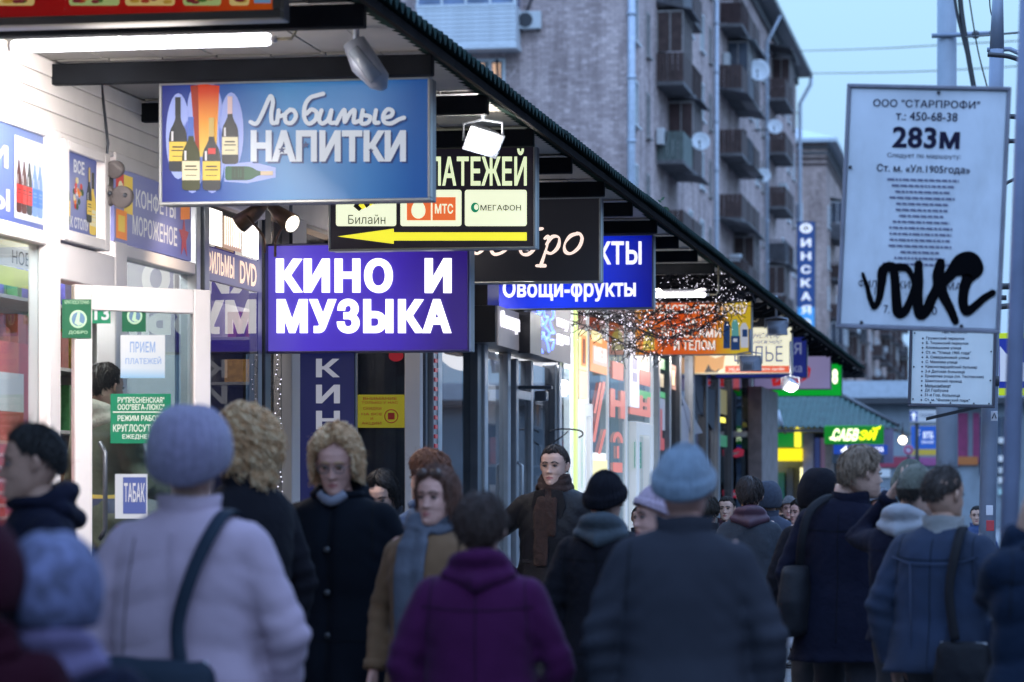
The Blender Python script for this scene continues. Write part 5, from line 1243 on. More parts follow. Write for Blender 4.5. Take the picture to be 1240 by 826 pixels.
# 4 silver
t, f, Wd, H = hang('silver_sign', 'black sign with the cream italic word Серебро', 497, 728, 238, 342, fw=2.2, face=M('black_face', (.014, .014, .018), rough=.35, var=0, emit=(.014, .014, .018), es=.6))
gl4 = lit('cream_pink_letters', rgb(250, 225, 212), .9)
ser = [
 [(545, 283), (543, 277), (534, 277), (524, 288), (521, 300), (527, 307), (538, 302)],
 [(545, 300), (554, 298), (559, 290), (553, 288), (546, 296), (546, 305), (553, 308), (562, 301)],
 [(568, 291), (573, 289), (571, 300), (563, 324)], [(571, 297), (578, 289), (584, 290), (585, 298), (578, 306), (570, 306)],
 [(594, 300), (602, 298), (606, 290), (600, 288), (594, 297), (595, 305), (602, 308), (610, 301)],
 [(638, 276), (630, 277), (620, 282), (615, 293), (616, 304), (623, 307), (631, 300), (631, 292), (625, 288), (617, 295)],
 [(643, 292), (651, 288), (648, 300), (641, 318)], [(648, 298), (656, 288), (664, 289), (664, 297), (657, 306), (648, 306)], [(636, 319), (646, 319)],
 [(675, 290), (668, 297), (668, 305), (676, 308)]]
ser2 = [[(698, 281), (689, 286), (683, 296), (685, 306), (694, 305), (703, 294), (705, 285), (698, 281)]]
# letters б р о as in the visible half, hand drawn with swelling strokes
sw = lambda P, a=2.2, b_=4.6: [(x, y, a+(b_-a)*abs(math.sin(i*1.35+.5))) for i, (x, y) in enumerate(P)]
be = [(657, 277), (648, 279), (636, 286), (630, 297), (632, 307), (640, 308), (648, 300), (649, 291), (643, 289), (635, 294)]
er = [(660, 289), (664, 287), (663, 297), (655, 322)]; er2 = [(662, 296), (669, 287), (677, 288), (676, 299), (668, 307), (661, 305)]; er3 = [(650, 322), (660, 322)]
oo = [(700, 283), (691, 286), (684, 296), (685, 305), (692, 307), (701, 300), (705, 290), (703, 284), (699, 283)]
re_ = [(571, 289), (576, 287), (574, 298), (566, 322)]; re2 = [(573, 296), (580, 287), (588, 288), (587, 299), (579, 307), (572, 305)]; re3 = [(561, 322), (571, 322)]
ee = [(596, 299), (606, 297), (611, 290), (606, 286), (598, 292), (595, 302), (599, 308), (608, 306), (615, 300)]
ee0 = [(545, 299), (554, 297), (559, 290), (554, 286), (546, 292), (543, 302), (547, 308), (556, 306), (562, 300)]
cc = [(541, 276), (541, 268), (532, 266), (521, 274), (514, 290), (516, 305), (526, 309), (538, 301)]
f.strokes([sw(p) for p in (cc, ee0, re_, re2, re3, ee, be, er, er2, er3, oo)], 3.6, gl4, .003, 'script_letter', each=True)
# 5 vegetables
t, f, Wd, H = hang('grocery_sign', 'royal blue light box reading ПРОДУКТЫ Овощи-фрукты', 592, 792, 283, 374, fw=2.2, face=grad_mat('royal_blue', [(0, rgb(15, 25, 140)), (.45, rgb(25, 55, 215)), (.6, rgb(22, 48, 200)), (1, rgb(15, 22, 120))], 'X', es=1.0, lo=0, hi=1.35), frame=m_sfd)
w5 = lit('sign_white_soft', rgb(240, 240, 255), .95); w5b = lit('sign_white_grey', rgb(205, 210, 235), .8)
f.text('ПРОДУКТЫ', 632, 777, 292, 326, w5, .03, lift=.004, slope=0)
f.text('Овощи-фрукты', 609, 770, 338, 366, w5, .03, lift=.004, slope=-1)
# 6 cosmetics
t, f, Wd, H = hang('cosmetics_sign', 'orange light box for hair and body care with blue flasks printed at right', 768, 911, 364, 430, fw=1.6,
    face=grad_mat('orange_face', [(0, rgb(205, 190, 50)), (.2, rgb(225, 120, 45)), (.5, rgb(215, 80, 25)), (.8, rgb(220, 110, 30)), (1, rgb(200, 170, 40))], 'X', es=.6, lo=0, hi=1.3, noise=.25))
w6 = lit('sign_cream', rgb(245, 232, 222), .75)
for s_, a, c_, e, g_ in (('СРЕДСТВА ПО УХОДУ', 783, 905, 369, 382), ('ЗА', 830, 844, 385, 394), ('ВОЛОСАМИ', 801, 873, 397, 409), ('И ТЕЛОМ', 816, 866, 412, 424)):
    f.text(s_, a+.7, c_+.7, e+.8, g_+.8, lit('brown_shadow', rgb(120, 45, 20), .4), .02, lift=.002, name='letter_shadow'); f.text(s_, a, c_, e, g_, w6, .02, lift=.004)
nv = lit('flask_navy', rgb(25, 60, 110), .5); tl = lit('flask_teal', rgb(90, 160, 160), .5); wf_ = lit('flask_white', rgb(190, 195, 210), .5)
f.poly([(876, 394), (878, 389), (882, 389), (884, 394), (884, 422), (876, 422)], nv, .004, .001, 'flask_print'); f.poly([(886, 392), (888, 387), (892, 387), (894, 392), (895, 408), (886, 408)], tl, .0045, .001, 'flask_print'); f.rect(885, 896, 407, 424, nv, .006, .001, 'flask_print')
f.poly([(896, 397), (899, 391), (903, 391), (906, 397), (906, 421), (897, 421)], wf_, .004, .001, 'flask_print'); f.rect(899, 905, 399, 408, nv, .006, .001, 'flask_print'); f.rect(888, 893, 410, 414, wf_, .009, .001, 'flask_print')
f.poly([(780, 404), (786, 396), (792, 404), (793, 424), (778, 424)], lit('yellow_bloom', rgb(225, 200, 90), .6), .004, .001, 'bloom_print'); 
# 7 lingerie
t, f, Wd, H = hang('lingerie_sign', 'cream light box reading БЕЛЬЕ in thin blue letters with a red strip', 838, 960, 395, 453, fw=1.5,
    face=grad_mat('cream_face', [(0, rgb(215, 170, 110)), (.3, rgb(250, 240, 205)), (1, rgb(245, 243, 215))], 'X', es=.7, lo=0, hi=1.3), rods=True)
bi = lit('blue_grey_ink', rgb(85, 100, 150), .5)
f.text('БЕЛЬЕ', 889, 948, 419, 438, bi, -.002, lift=.004); f.text('Женское', 893, 946, 401, 410, bi, .0, .5, lift=.004); f.text('нижнее', 912, 947, 411.5, 417, bi, -.005, .5, lift=.004)
f.rect(878, 957.5, 443, 451, lit('coral_strip', rgb(225, 95, 65), .7), .003, .001, 'red_strip'); f.text('MILAVITSA', 883, 909, 445.5, 449.5, w6, .01, lift=.006); f.text('pierre cardin', 917, 950, 445, 449.5, w6, .02, lift=.006)
skin_p = lit('skin_print', rgb(225, 165, 105), .6)
f.poly([(841, 432), (852, 428), (866, 434), (878, 430), (876, 446), (866, 451), (842, 451)], skin_p, .003, .001, 'figure_print'); f.poly([(853, 451), (858, 441), (861, 447), (866, 450), (872, 446), (869, 451)], lit('underwear_grey', rgb(90, 85, 85), .4), .005, .001, 'underwear_print')
# 8 to 10
t, f, Wd, H = hang('blue_lettered_sign', 'dark blue sign whose last grey letters Я and ка show behind the cream one', 866, 978, 407, 458, fw=1.4, face=lit('deep_blue_face', rgb(38, 48, 125), .5), frame=m_sfd)
gi = lit('grey_blue_ink', rgb(130, 140, 180), .5); f.text('Я', 961, 970.5, 415, 429, gi, .02, lift=.004); f.text('ка', 960, 971, 443, 451, gi, .01, lift=.004)
t, f, Wd, H = hang('lilac_sign', 'pale lilac light box with a red oval emblem at its lower edge', 912, 1007, 427, 472, fw=1.4, face=grad_mat('lilac_face', [(0, rgb(120, 115, 160)), (.6, rgb(150, 140, 185)), (1, rgb(140, 135, 180))], 'X', es=.5, lo=0, hi=1.3), frame=m_sfd)
f.poly([(934, 459), (950, 456), (966, 449), (977, 441), (982, 447), (980, 457), (968, 464), (950, 466), (936, 468)], lit('emblem_red', rgb(200, 45, 50), .5), .003, .001, 'emblem'); f.text('у дома', 938, 972, 458, 463, gi, .01, .4, lift=.006)
t, f, Wd, H = hang('green_sign', 'bright green light box with a glowing white figure at its right end', 930, 1020, 437, 480, fw=1.2, face=lit('bright_green_face', rgb(10, 150, 45), .8), frame=lit('green_frame', rgb(20, 100, 70), .2))
f.text('8', 1007.5, 1014.5, 447, 465, lit('warm_glow_letter', (1, .95, .75), 1.4), .04, lift=.004)
# 0 the near red one cut by the frame
t, f, Wd, H = hang('red_food_sign', 'red light box with food pictures cut off by the top of the photo', -30, 341, -126, 22, d=12.25, X=None or -(1225-341)*12.25/3496, fw=10, frame=M('sign_frame_brown', (.15, .14, .11), rough=.5, metal=.2),
    face=grad_mat('red_food', [(0, rgb(150, 15, 20)), (.7, rgb(190, 30, 20)), (1, rgb(215, 90, 25))], 'X', es=.3, lo=0, hi=1.3))
for i, (a, c_) in enumerate(((-6, 42), (84, 145), (152, 212), (222, 268), (278, 302))):
    f.poly(rrect(a, c_, -40, 7, 4), lit('food_cream_%d' % (i % 2), [rgb(215, 190, 120), rgb(170, 190, 120)][i % 2], .4), .003, .001, 'food_picture')
    rr = random.Random(i)
    for q in range(9): f.poly(ell(a+8+rr.random()*(c_-a-16), -6+rr.random()*9, 4+rr.random()*3, 2.5, 9), lit('food_%d' % (q % 4), [rgb(160, 60, 40), rgb(190, 150, 60), rgb(70, 110, 50), rgb(120, 40, 50)][q % 4], .35), .005+.0008*q, .0005, 'food_piece')
f.rect(308, 328, -40, 4, lit('food_blue', rgb(110, 150, 190), .4), .003, .001, 'blue_panel')

# ---------------- lamps
def tube_lamp(label, X0, X1, Y, z, r, es, W_):
    t = thing('tube_lamp', label, 'lamp', (X0, Y, z)); L = X1-X0
    b = MB(); b.tube([(.03, 0, 0), (L-.03, 0, 0)], r, 14, round_ends=True); b.build('tube', lit('cold_tube_%d' % int(es*10), (.92, .93, 1.0), es), t)
    b = MB(); b.bbox(.0, L, -.02, .02, r+.012, r+.035, .004); b.tube([(.02, 0, 0), (-.005, 0, 0)], r*.8, 10); b.tube([(L-.02, 0, 0), (L+.02, 0, 0)], r*.6, 10); b.build('holder', m_pvc, t)
    b = MB(); b.tube([(L+.02, 0, 0), (L+.09, 0, .0), (L+.11, 0, .03), (L+.11, 0, 3.73-z)], .008, 6); b.tube([(L*.2, 0, r+.03), (L*.2, 0, 3.73-z)], .008, 6); b.build('cable', M('cable_cream', (.45, .40, .28)), t)
    lampa('tube_light', t, (L/2, 0, -r-.01), L, .06, W_*.75, (1, .93, .88), (0, math.radians(38), 0))
    lampa('tube_light', t, (L/2, 0, -r-.02), L, .06, W_*.05, (1, .93, .88), (math.radians(10), math.radians(-20), 0))
    l = bpy.data.lights.new('tube_glow', 'POINT'); l.energy = W_*.10; l.shadow_soft_size = .3; l.color = (1, .90, .80)
    o = bpy.data.objects.new('tube_glow', l); COL.objects.link(o); o.parent = t; o.location = (L*.5, 0, -.42)
    return t
p0 = at(10, 52, 13.25); p1 = at(330, 52, 13.25)
Yt = (p0.y+p1.y)/2; tube_lamp('long glowing tube lamp under the near end of the ceiling', x_at(12, Yt), x_at(330, Yt), Yt, z_at(52, dep(x_at(170, Yt), Yt)), .03, 7, 225)
Yt = yd(-3.6, 27.6); tube_lamp('glowing tube lamp under the ceiling behind the royal blue sign', x_at(770, Yt), x_at(856, Yt), Yt, z_at(358, 27.6), .022, 5, 60)
# more tube lamps hidden above the signs: the bays are lit in the photograph
for d_, lab in ((20.6, 'tube lamp in the bay behind the black payment sign'), (36.5, 'tube lamp in the bay before the cream lingerie sign')):
    Yt = yd(-3.9, d_); tube_lamp(lab, -4.5, -3.3, Yt, 3.62, .02, 5, 130)

def flood(label, px, py, d, lit_=False, yaw=0., tilt=.5, s=1., mount=.28, es=25, W_=60, col=(1, 1, 1), arm_dx=0., cap=False):
    p = at(px, py, d); t = thing('flood_lamp', label, 'lamp', p, 0, 'flood lamps along the canopy')
    h = bpy.data.objects.new('lamp_head', None)
    Rm = Matrix.Rotation(yaw, 4, 'Z') @ Matrix.Rotation(tilt, 4, 'X') @ Matrix.Rotation(.3 if lit_ else 0, 4, 'Y')
    b = MB(); w_ = .10*s
    b.add([(-w_, -.02, -.07*s), (w_, -.02, -.07*s), (w_, -.02, .07*s), (-w_, -.02, .07*s), (-w_*.6, .09*s, -.035*s), (w_*.6, .09*s, -.035*s), (w_*.6, .09*s, .045*s), (-w_*.6, .09*s, .045*s)],
          [(0, 1, 2, 3), (7, 6, 5, 4), (0, 4, 5, 1), (1, 5, 6, 2), (2, 6, 7, 3), (3, 7, 4, 0)])
    b.bbox(-w_*1.08, w_*1.08, -.035, -.021, -.078*s, .078*s, .004)
    for i in range(5): b.box(-w_*.5+i*w_*.22, -w_*.5+i*w_*.22+.004, .0905*s, .12*s, -.03*s, .04*s)
    b.xf(Rm); b.build('housing', m_lamph, t)
    b = MB(); b.prism([(w_*.88*math.copysign(abs(math.cos(a_*math.pi/12))**.6, math.cos(a_*math.pi/12)), .062*s*math.copysign(abs(math.sin(a_*math.pi/12))**.6, math.sin(a_*math.pi/12))) for a_ in range(24)], lambda u, v, q: (u, q, v), -.040, -.036); b.xf(Rm)
    b.build('lamp_glass', lit('flood_glow_%d' % int(es), col, es) if lit_ else M('flood_glass_dark', (.3, .35, .42), rough=.15, var=.1), t)
    b = MB(); b.tube([(-w_*1.15, 0, 0), (-w_*1.15, .0, .10*s), (0, 0, .12*s), (w_*1.15, 0, .10*s), (w_*1.15, 0, 0)], .009, 6); b.tube([(0, 0, .12*s), (arm_dx*.5, 0, .12*s+mount*.5), (arm_dx, 0, .12*s+mount)], .014, 6)
    b.build('bracket', m_lamph, t)
    if lit_:
        l = bpy.data.lights.new('flood_light', 'SPOT'); l.energy = W_; l.spot_size = 2.4; l.spot_blend = .5; l.shadow_soft_size = .08; l.color = col
        l2 = bpy.data.lights.new('flood_glow', 'POINT'); l2.energy = W_*.3; l2.shadow_soft_size = .08; l2.color = (1, .9, .78); o2 = bpy.data.objects.new('flood_glow', l2); COL.objects.link(o2); o2.parent = t; o2.location = (0, -.12, .0)
        o = bpy.data.objects.new('flood_light', l); COL.objects.link(o); o.parent = t; d_ = Rm.to_3x3() @ Vector((0, -1, 0)); o.location = d_*.06; o.rotation_euler = d_.to_track_quat('-Z', 'Y').to_euler()
    return t
m_lamph = M('lamp_housing', (.30, .34, .42), rough=.4, metal=.3, var=.15)
# near unlit head: seen from behind, hanging from the canopy edge beam
t = thing('flood_lamp', 'unlit blue-grey flood lamp hanging in front of the drinks sign', 'lamp', at(446, 76, 13.5), 0, 'flood lamps along the canopy')
b = MB(); b.tube([(-.07, .0, .10), (-.02, .0, .0), (.055, .0, -.09), (.075, 0, -.125)], [(.055, .06), (.07, .07), (.055, .06), (.02, .03)], 10); b.build('housing', m_lamph, t)
b = MB(); b.tube([(-.05, .0, .04), (-.06, 0, .12), (-.055, 0, .24)], .015, 8); b.build('bracket', m_lamph, t)
b = MB(); b.tube([(-.06, -.06, .055), (.05, -.055, -.085)], [.03, .035], 8); b.build('lamp_glass', M('flood_glass_dark', (.3, .35, .42), rough=.15, var=.1), t)
flood('dazzling lit flood lamp above the black payment sign', 585, 170, 16.6, True, yaw=.28, tilt=.55, s=1.0, mount=.12, es=60, W_=42)
for px, py, d, y_, lab in ((940, 398, 33.5, .5, 'unlit flood lamp hanging in front of the cream sign'), (908, 441, 31.6, .6, 'unlit flood lamp hanging below the orange sign')):
    flood(lab, px, py, d, False, y_+2.4, -.3, 1.15, .25)
flood('lit flood lamp glowing in front of the lilac sign', 957, 467, 36.5, True, .75, .9, 1.0, .45, es=25, W_=40)
# two warm spots lighting the music shop fascia
def spot(label, px, py, d, rz_, lit_):
    p = at(px, py, d); t = thing('spot_lamp', label, 'lamp', p, rz_, 'warm spot lamps under the drinks sign')
    mo = M('spot_bronze', (.16, .10, .07), rough=.35, metal=.6, var=.2)
    b = MB(); b.tube([(-.10, 0, .07), (-.03, 0, .02), (.07, 0, -.04)], [.025, .045, .058], 12); b.build('housing', mo, t)
    b = MB(); b.tube([(.071, 0, -.041), (.078, 0, -.044)], [.053, .05], 12); b.build('lamp_glass', lit('spot_warm', (1, .88, .72), 6 if lit_ else 2.), t)
    b = MB(); b.tube(smooth_path([(-.03, 0, .08), (-.06, .02, .16), (-.02, .03, .26)], 4), .010, 6); b.tube(smooth_path([(.0, .04, .0), (-.12, .07, -.12), (-.14, .08, -.22)], 4), .008, 6); b.build('bracket', mo, t)
    l = bpy.data.lights.new('spot_light', 'SPOT'); l.energy = 14; l.spot_size = 2.0; l.spot_blend = .7; l.shadow_soft_size = .05; l.color = (1, .8, .6)
    o = bpy.data.objects.new('spot_light', l); COL.objects.link(o); o.parent = t; o.location = (.12, 0, -.06); o.rotation_euler = Vector((1, 0, -.6)).to_track_quat('-Z', 'Y').to_euler()
spot('warm bronze spot lamp, the left one under the drinks sign', 303, 262, 16.3, 2.9, False); spot('warm bronze spot lamp with a bright rim, right under the drinks sign', 343, 263, 16.6, -.5, True)

# ---------------- tangle of fairy lights on bare twigs
rr = np.random.default_rng(8)
fl_ = thing('fairy_light_tangle', 'dark twiggy tangle full of tiny white lights under the canopy', 'fairy lights', at(770, 400, 29), kind='stuff')
o0 = Vector(fl_.location); tw = MB(); bu = MB(); 
# main swags given as photograph outline at their own depths
swags = [[(640, 378, 26.5), (690, 388, 27), (740, 408, 28), (775, 425, 28.5), (800, 430, 29)], [(655, 376, 27), (720, 384, 28), (770, 398, 28.6), (810, 408, 29), (850, 396, 29.5), (880, 382, 30)],
         [(700, 378, 28), (760, 392, 28.4), (800, 410, 28.5), (845, 400, 29), (890, 372, 30)], [(745, 385, 29), (775, 370, 29), (800, 352, 29), (830, 330, 29), (848, 316, 29)],
         [(760, 400, 28), (790, 380, 28.6), (815, 362, 28.5), (850, 345, 29), (862, 330, 29)], [(790, 395, 29), (830, 375, 29.3), (870, 358, 30), (893, 345, 30)], [(700, 380, 28), (750, 380, 28), (790, 378, 29), (850, 375, 29), (895, 360, 29.5)],
         [(760, 420, 28), (790, 400, 28.6), (830, 390, 28.5), (870, 372, 29), (885, 350, 29)]]
spread = [.5, .5, .6, .7, .6, .5, .5, .8]
for si, sw_ in enumerate(swags):
    P = smooth_path(sw_, 8); C = [at(*q)-o0 for q in P]
    tw.tube(C, .007, 4)
    for j in range(80):
        c0 = C[rr.integers(0, len(C))]; ln = rr.uniform(.15, .5)*spread[si]*1.1; d_ = Vector(rr.normal(0, 1, 3)); d_.z = d_.z*.55-.08; d_.normalize(); pts = [c0]; p_ = c0.copy()
        for k in range(4):
            d_ = (d_+Vector(rr.normal(0, .35, 3))).normalized(); p_ = p_+d_*ln/4; pts.append(p_.copy())
            if rr.random() < .42: bu.ball(tuple(p_+Vector(rr.normal(0, .02, 3))), rr.uniform(.0022, .0045), 5, 3)
        tw.tube(pts, .005, 3, smooth=False)
o = tw.build('twig', M('twig_black', (.015, .013, .02), rough=.8), fl_); o['kind'] = 'stuff'
o = bu.build('bulb', lit('white_led_bulb', (.88, .84, 1.0), 3), fl_); o['kind'] = 'stuff'

# ================================================================== NOTICE BOARDS, POLES, WIRES
def board(name, label, TL, BR_, rot, d, face, frame, th=.03):
    """px outline of the unrotated board about its centre"""
    cx, cy = (TL[0]+BR_[0])/2, (TL[1]+BR_[1])/2; p = at(cx, cy, d); t = thing(name, label, 'notice board', p, 0, ry=rot)
    s = d/F; w2 = (BR_[0]-TL[0])/2*s; h2 = (BR_[1]-TL[1])/2*s
    MB().bbox(-w2, w2, .001, th, -h2, h2, .004).build('board', face, t)
    fr = MB(); q = .016; 
    for a in ((-w2-q, w2+q, h2, h2+q), (-w2-q, w2+q, -h2-q, -h2), (-w2-q, -w2, -h2, h2), (w2, w2+q, -h2, h2)): fr.bbox(a[0], a[1], -.012, th+.005, a[2], a[3], .003)
    fr.build('frame', frame, t)
    class FB(Face):
        def pt(s_, px, py, lift=0.): return ((px-cx)*s, -lift, -(py-cy)*s)
    return t, FB(t, Y=0), s
m_bd = M('notice_face', (.58, .62, .68), rough=.45, var=.14, scale=3, dirt=.45, bump=.25, bscale=5)
t, f, s = board('route_board', 'tilted white minibus route board 283м with black spray tag', (1024, 108), (1212, 396), math.radians(2.6), 12.2, m_bd, M('board_frame_grey', (.18, .18, .22), rough=.6, var=.25))
ink = M('board_ink', (.02, .018, .04), var=0, rough=1, spec=.1); ink2 = M('board_ink_faded', (.15, .15, .22), var=0, rough=1, spec=.1)
for s_, a, c_, e, g_, bo in (('ООО "СТАРПРОФИ"', 1052, 1180, 121, 131, .012), ('т.: 450-68-38', 1080, 1154, 136, 146.5, .012), ('283м', 1077, 1158, 154, 180, .035), ('Следует по маршруту:', 1072, 1160, 186, 193, .0), ('Ст. м. «Ул.1905года»', 1060, 1172, 200, 211, .015)):
    f.text(s_, a, c_, e, g_, ink, bo, lift=.002)
rr = random.Random(2)
for i in range(15):
    y = 217+i*7.3; hw = rr.uniform(20, 44); x = 1116-hw; q = []
    while x < 1116+hw:
        wd = rr.uniform(2.5, 9); q.append([(x, y), (min(x+wd, 1116+hw), y), (min(x+wd, 1116+hw), y+3.1), (x, y+2.3)]); x += wd+1.3
    f.polys(q, ink2, .001, .0008, 'small_print')
f.text('ФИЛ', 1044, 1066, 341, 350, ink, .0, lift=.002); f.text('КИ', 1092, 1106, 341, 350, ink, .0, lift=.002); f.text('МА', 1150, 1168, 341, 350, ink, .0, lift=.002)
f.text('7.', 1076, 1083, 371, 381, ink, .0, lift=.002); f.text('0', 1134, 1140, 371, 381, ink, .0, lift=.002)
Zm = lambda P, wd: [(1000+x/3.442, 290+y/3.442+(4-(1000+x/3.442-1018)*.045), wd_*.88) for (x, y), wd_ in zip(P, wd)]
spr = M('spray_black', (.003, .003, .004), rough=1, var=0, spec=.05)
gr = [Zm([(168, 142), (188, 195), (205, 250), (222, 282), (240, 250), (248, 180), (252, 130), (285, 112), (300, 150), (310, 230), (322, 305), (350, 300), (375, 240), (392, 170), (398, 105)], [4.5, 6, 7, 7.5, 9, 12, 14, 12, 12, 13, 14, 12, 10, 10, 11]),
      Zm([(255, 120), (300, 118), (345, 120), (370, 150), (385, 200)], [10, 11, 10, 7, 6]),
      Zm([(398, 110), (402, 180), (400, 250), (412, 315), (438, 300), (458, 250), (480, 200), (476, 150), (488, 100)], [11, 12, 14, 14, 14, 14, 14, 13, 12]),
      Zm([(488, 110), (486, 170), (505, 235), (535, 290), (560, 345)], [12, 14, 14, 12, 10]),
      Zm([(484, 200), (530, 150), (570, 95), (615, 85), (640, 130), (605, 165), (590, 210), (588, 270), (605, 305), (640, 280), (672, 250), (708, 228)], [12, 16, 20, 18, 17, 16, 14, 13, 12, 11, 10, 9]),
      Zm([(560, 130), (590, 120), (600, 150)], [18, 20, 18])]
f.strokes(gr, 10, spr, .004, 'spray_tag')
b = MB(); allp = [q for g_ in gr for q in g_]
for i in range(420):
    q = rr.choice(allp); a_ = rr.uniform(0, 6.28); R_ = q[2]*.5+abs(rr.gauss(0, 1.6)); b.prism([(q[0]+R_*math.cos(a_)+.35*math.cos(k*1.26), q[1]+R_*math.sin(a_)+.35*math.sin(k*1.26)) for k in range(5)], lambda u, v, w_: f.pt(u, v, w_), .0022, .0012)
for (x, y, l_) in ((1086, 362, 14), (1128, 366, 10), (1160, 372, 9), (1064, 350, 9)): b.prism([(x, y), (x+1.1, y), (x+.9, y+l_), (x+.2, y+l_)], lambda u, v, w_: f.pt(u, v, w_), .0025, .0015)
o = b.build('spray_speckle', spr, t); o['kind'] = 'stuff'
b = MB()
for (x, y) in ((1130, 112), (1028, 205), (1050, 393), (1170, 393)): b.ball(f.pt(x, y, .006), .008, 8, 5)
b.build('bolt', m_dkmetal, t)
b = MB(); b.tube([(1190-0, 0, 0), (0, 0, 0)], .01, 4) if False else None
t, f, s = board('stop_list_board', 'small white notice board listing street stops below the tilted route board', (1104, 396), (1202, 490), math.radians(1.4), 17.3, M('notice_face_blue', (.62, .66, .66), rough=.35, var=.06), M('board_frame_dark', (.05, .05, .07), rough=.5), th=.02)
f.text('Тел. 447-19-17', 1139, 1170, 400, 404, ink, .02, lift=.002)
for i, s_ in enumerate(['Грузинский переулок', 'Б. Тишинский переулок', 'Климашкина улица', 'Ст. м. "Улица 1905 года"', 'А. Северьяновой улица', 'С. Макеева улица', 'Красногвардейский бульвар', '3-я Детская больница', 'Ермакова роща (пл. Тестовская)', 'Шмитовский проезд', 'Мелькомбинат', 'ДК Горбушка', '51-я Гор. больница', 'Ст. м. "Филевский парк"']):
    wdt = [46, 51, 42, 54, 52, 38, 62, 47, 70, 44, 31, 28, 42, 54][i]; y = 408+i*5.75
    f.text(s_, 1121, 1121+wdt, y, y+4.3, ink, .015, lift=.002); f.poly(ell(1117, y+2.3, 1, 1, 8), ink, .002, .001, 'bullet')
b = MB()
for (x, y) in ((1107, 404), (1107, 445), (1107, 484), (1128, 488), (1152, 488), (1180, 488), (1198, 488), (1199, 425), (1199, 460)): b.ball(f.pt(x, y, .003), .005, 8, 5)
b.build('bolt', m_dkmetal, t)
m_pole = M('pole_zinc', (.22, .26, .34), rough=.5, metal=.2, var=.2, scale=3, dirt=.3)
m_pole2 = M('pole_pale', (.30, .35, .42), rough=.6, var=.12, scale=2, dirt=.4)
def pole(name, label, base, top, r0, r1, mat, n=16, bands=(), gid=None):
    t = thing(name, label, 'pole', base, group=gid); v = Vector(top)-Vector(base)
    b = MB(); b.tube([(0, 0, 0), tuple(v*.5), tuple(v)], [r0, (r0+r1)/2, r1], n); b.tube([(0, 0, 0), tuple(v*.03)], r0*1.15, n); b.build('shaft', mat, t)
    for q in bands: b = MB(); c_ = v*q; rr_ = (r0+(r1-r0)*q)*1.12; b.tube([tuple(c_-v.normalized()*.03), tuple(c_+v.normalized()*.03)], rr_, n); b.build('band', m_dkmetal, t)
    return t, v
p = at(1146.5, 585, 33); t, v = pole('lamp_post', 'thick pale lamp post rising behind the notice boards', (p.x, p.y, 0.13), (p.x-.0, p.y, 9.5), .13, .105, m_pole2, bands=(.35,))
ZB = lambda py, d: z_at(py, d)
t2 = at(1146, 45, 33); b = MB(); b.tube([(-.17, -.12, t2.z-.13), (.5, -.12, t2.z-.12)], .028, 8); b.build('cross_arm', m_pole, t); b = MB(); b.ball((.33, -.12, t2.z-.13), .05); b.ball((.5, -.12, t2.z-.12), .03); b.build('insulator', m_dkmetal, t)
pb_ = at(1197, 585, 17.6); pt_ = at(1207, 60, 17.6)
t, v = pole('sign_pole', 'thin grey pole carrying the notice boards', (pb_.x-.03, pb_.y, .13), (pt_.x, pt_.y, pt_.z), .055, .045, m_pole, bands=(.5, .62, .74, .9))
b = MB(); b.tube([tuple(v), tuple(v*1.10)], [.045, .03], 14); b.tube([tuple(v*1.0+Vector((-.06, -.0, 0))), tuple(v+Vector((.08, 0, 0))), tuple(v+Vector((.25, 0, -.08)))], .015, 6); b.build('mast_top', m_pole, t)
b = MB(); zz = ZB(348, 17.6)-.13; b.tube([(.0, -.07, zz), (.16, -.07, zz), ], .02, 6); b.tube([(.0, -.07, zz-.07), (.14, -.07, zz-.07)], .016, 6); b.tube([(.0, -.05, ZB(374, 17.6)-.13), (.3, -.3, ZB(374, 17.6)-.12)], .018, 6); b.build('bracket', m_dkmetal, t)
b = MB(); zz = ZB(490, 17.6)-.13; b.add([(-.35, -.08, zz-.08), (.0, -.08, zz), (.0, -.11, zz), (-.35, -.11, zz-.08), (-.35, -.08, zz-.10), (.0, -.08, zz-.02), (.0, -.11, zz-.02), (-.35, -.11, zz-.10)], [(0, 3, 2, 1), (4, 5, 6, 7), (0, 1, 5, 4), (1, 2, 6, 5), (2, 3, 7, 6), (3, 0, 4, 7)]); b.build('stay', m_dkmetal, t)
ppx = lambda px, py, d, o: tuple(at(px, py, d)-o)
o0 = Vector(t.location)
b = MB(); q0 = Vector(ppx(1198, 618, 17.45, o0)); b.bbox(q0.x-.02, q0.x+.022, q0.y-.02, q0.y-.01, q0.z-.03, q0.z+.03, .002); b.build('white_sticker', M('sticker_white', (.6, .6, .65), var=0), t)
b = MB(); q0 = Vector(ppx(1199, 637, 17.45, o0)); b.bbox(q0.x-.024, q0.x+.024, q0.y-.022, q0.y-.01, q0.z-.03, q0.z+.035, .002); b.build('red_sticker', M('sticker_red', (.45, .04, .05), var=0), t)
q0 = Vector(ppx(1204, 504, 17.45, o0)); b = MB(); b.bbox(q0.x-.02, q0.x+.02, q0.y-.04, q0.y-.03, q0.z-.03, q0.z+.03, .002); b.tube([(q0.x-.012, q0.y-.045, q0.z-.015), (q0.x, q0.y-.045, q0.z+.018), (q0.x+.012, q0.y-.045, q0.z-.015)], .003, 4, 1); b.build('small_label', [M('sticker_white', (.6, .6, .65), var=0), ink], t)
pb_ = at(1211, 585, 10.5); pt_ = at(1266, 585, 10.5)
pole('street_pole', 'thick blurred blue-grey pole at the right edge of the photo', (pb_.x-.01, pb_.y, .13), (pt_.x, pt_.y, 5.2), .034, .028, M('pole_blue_grey', (.17, .20, .30), rough=.5, var=.15, dirt=.3))
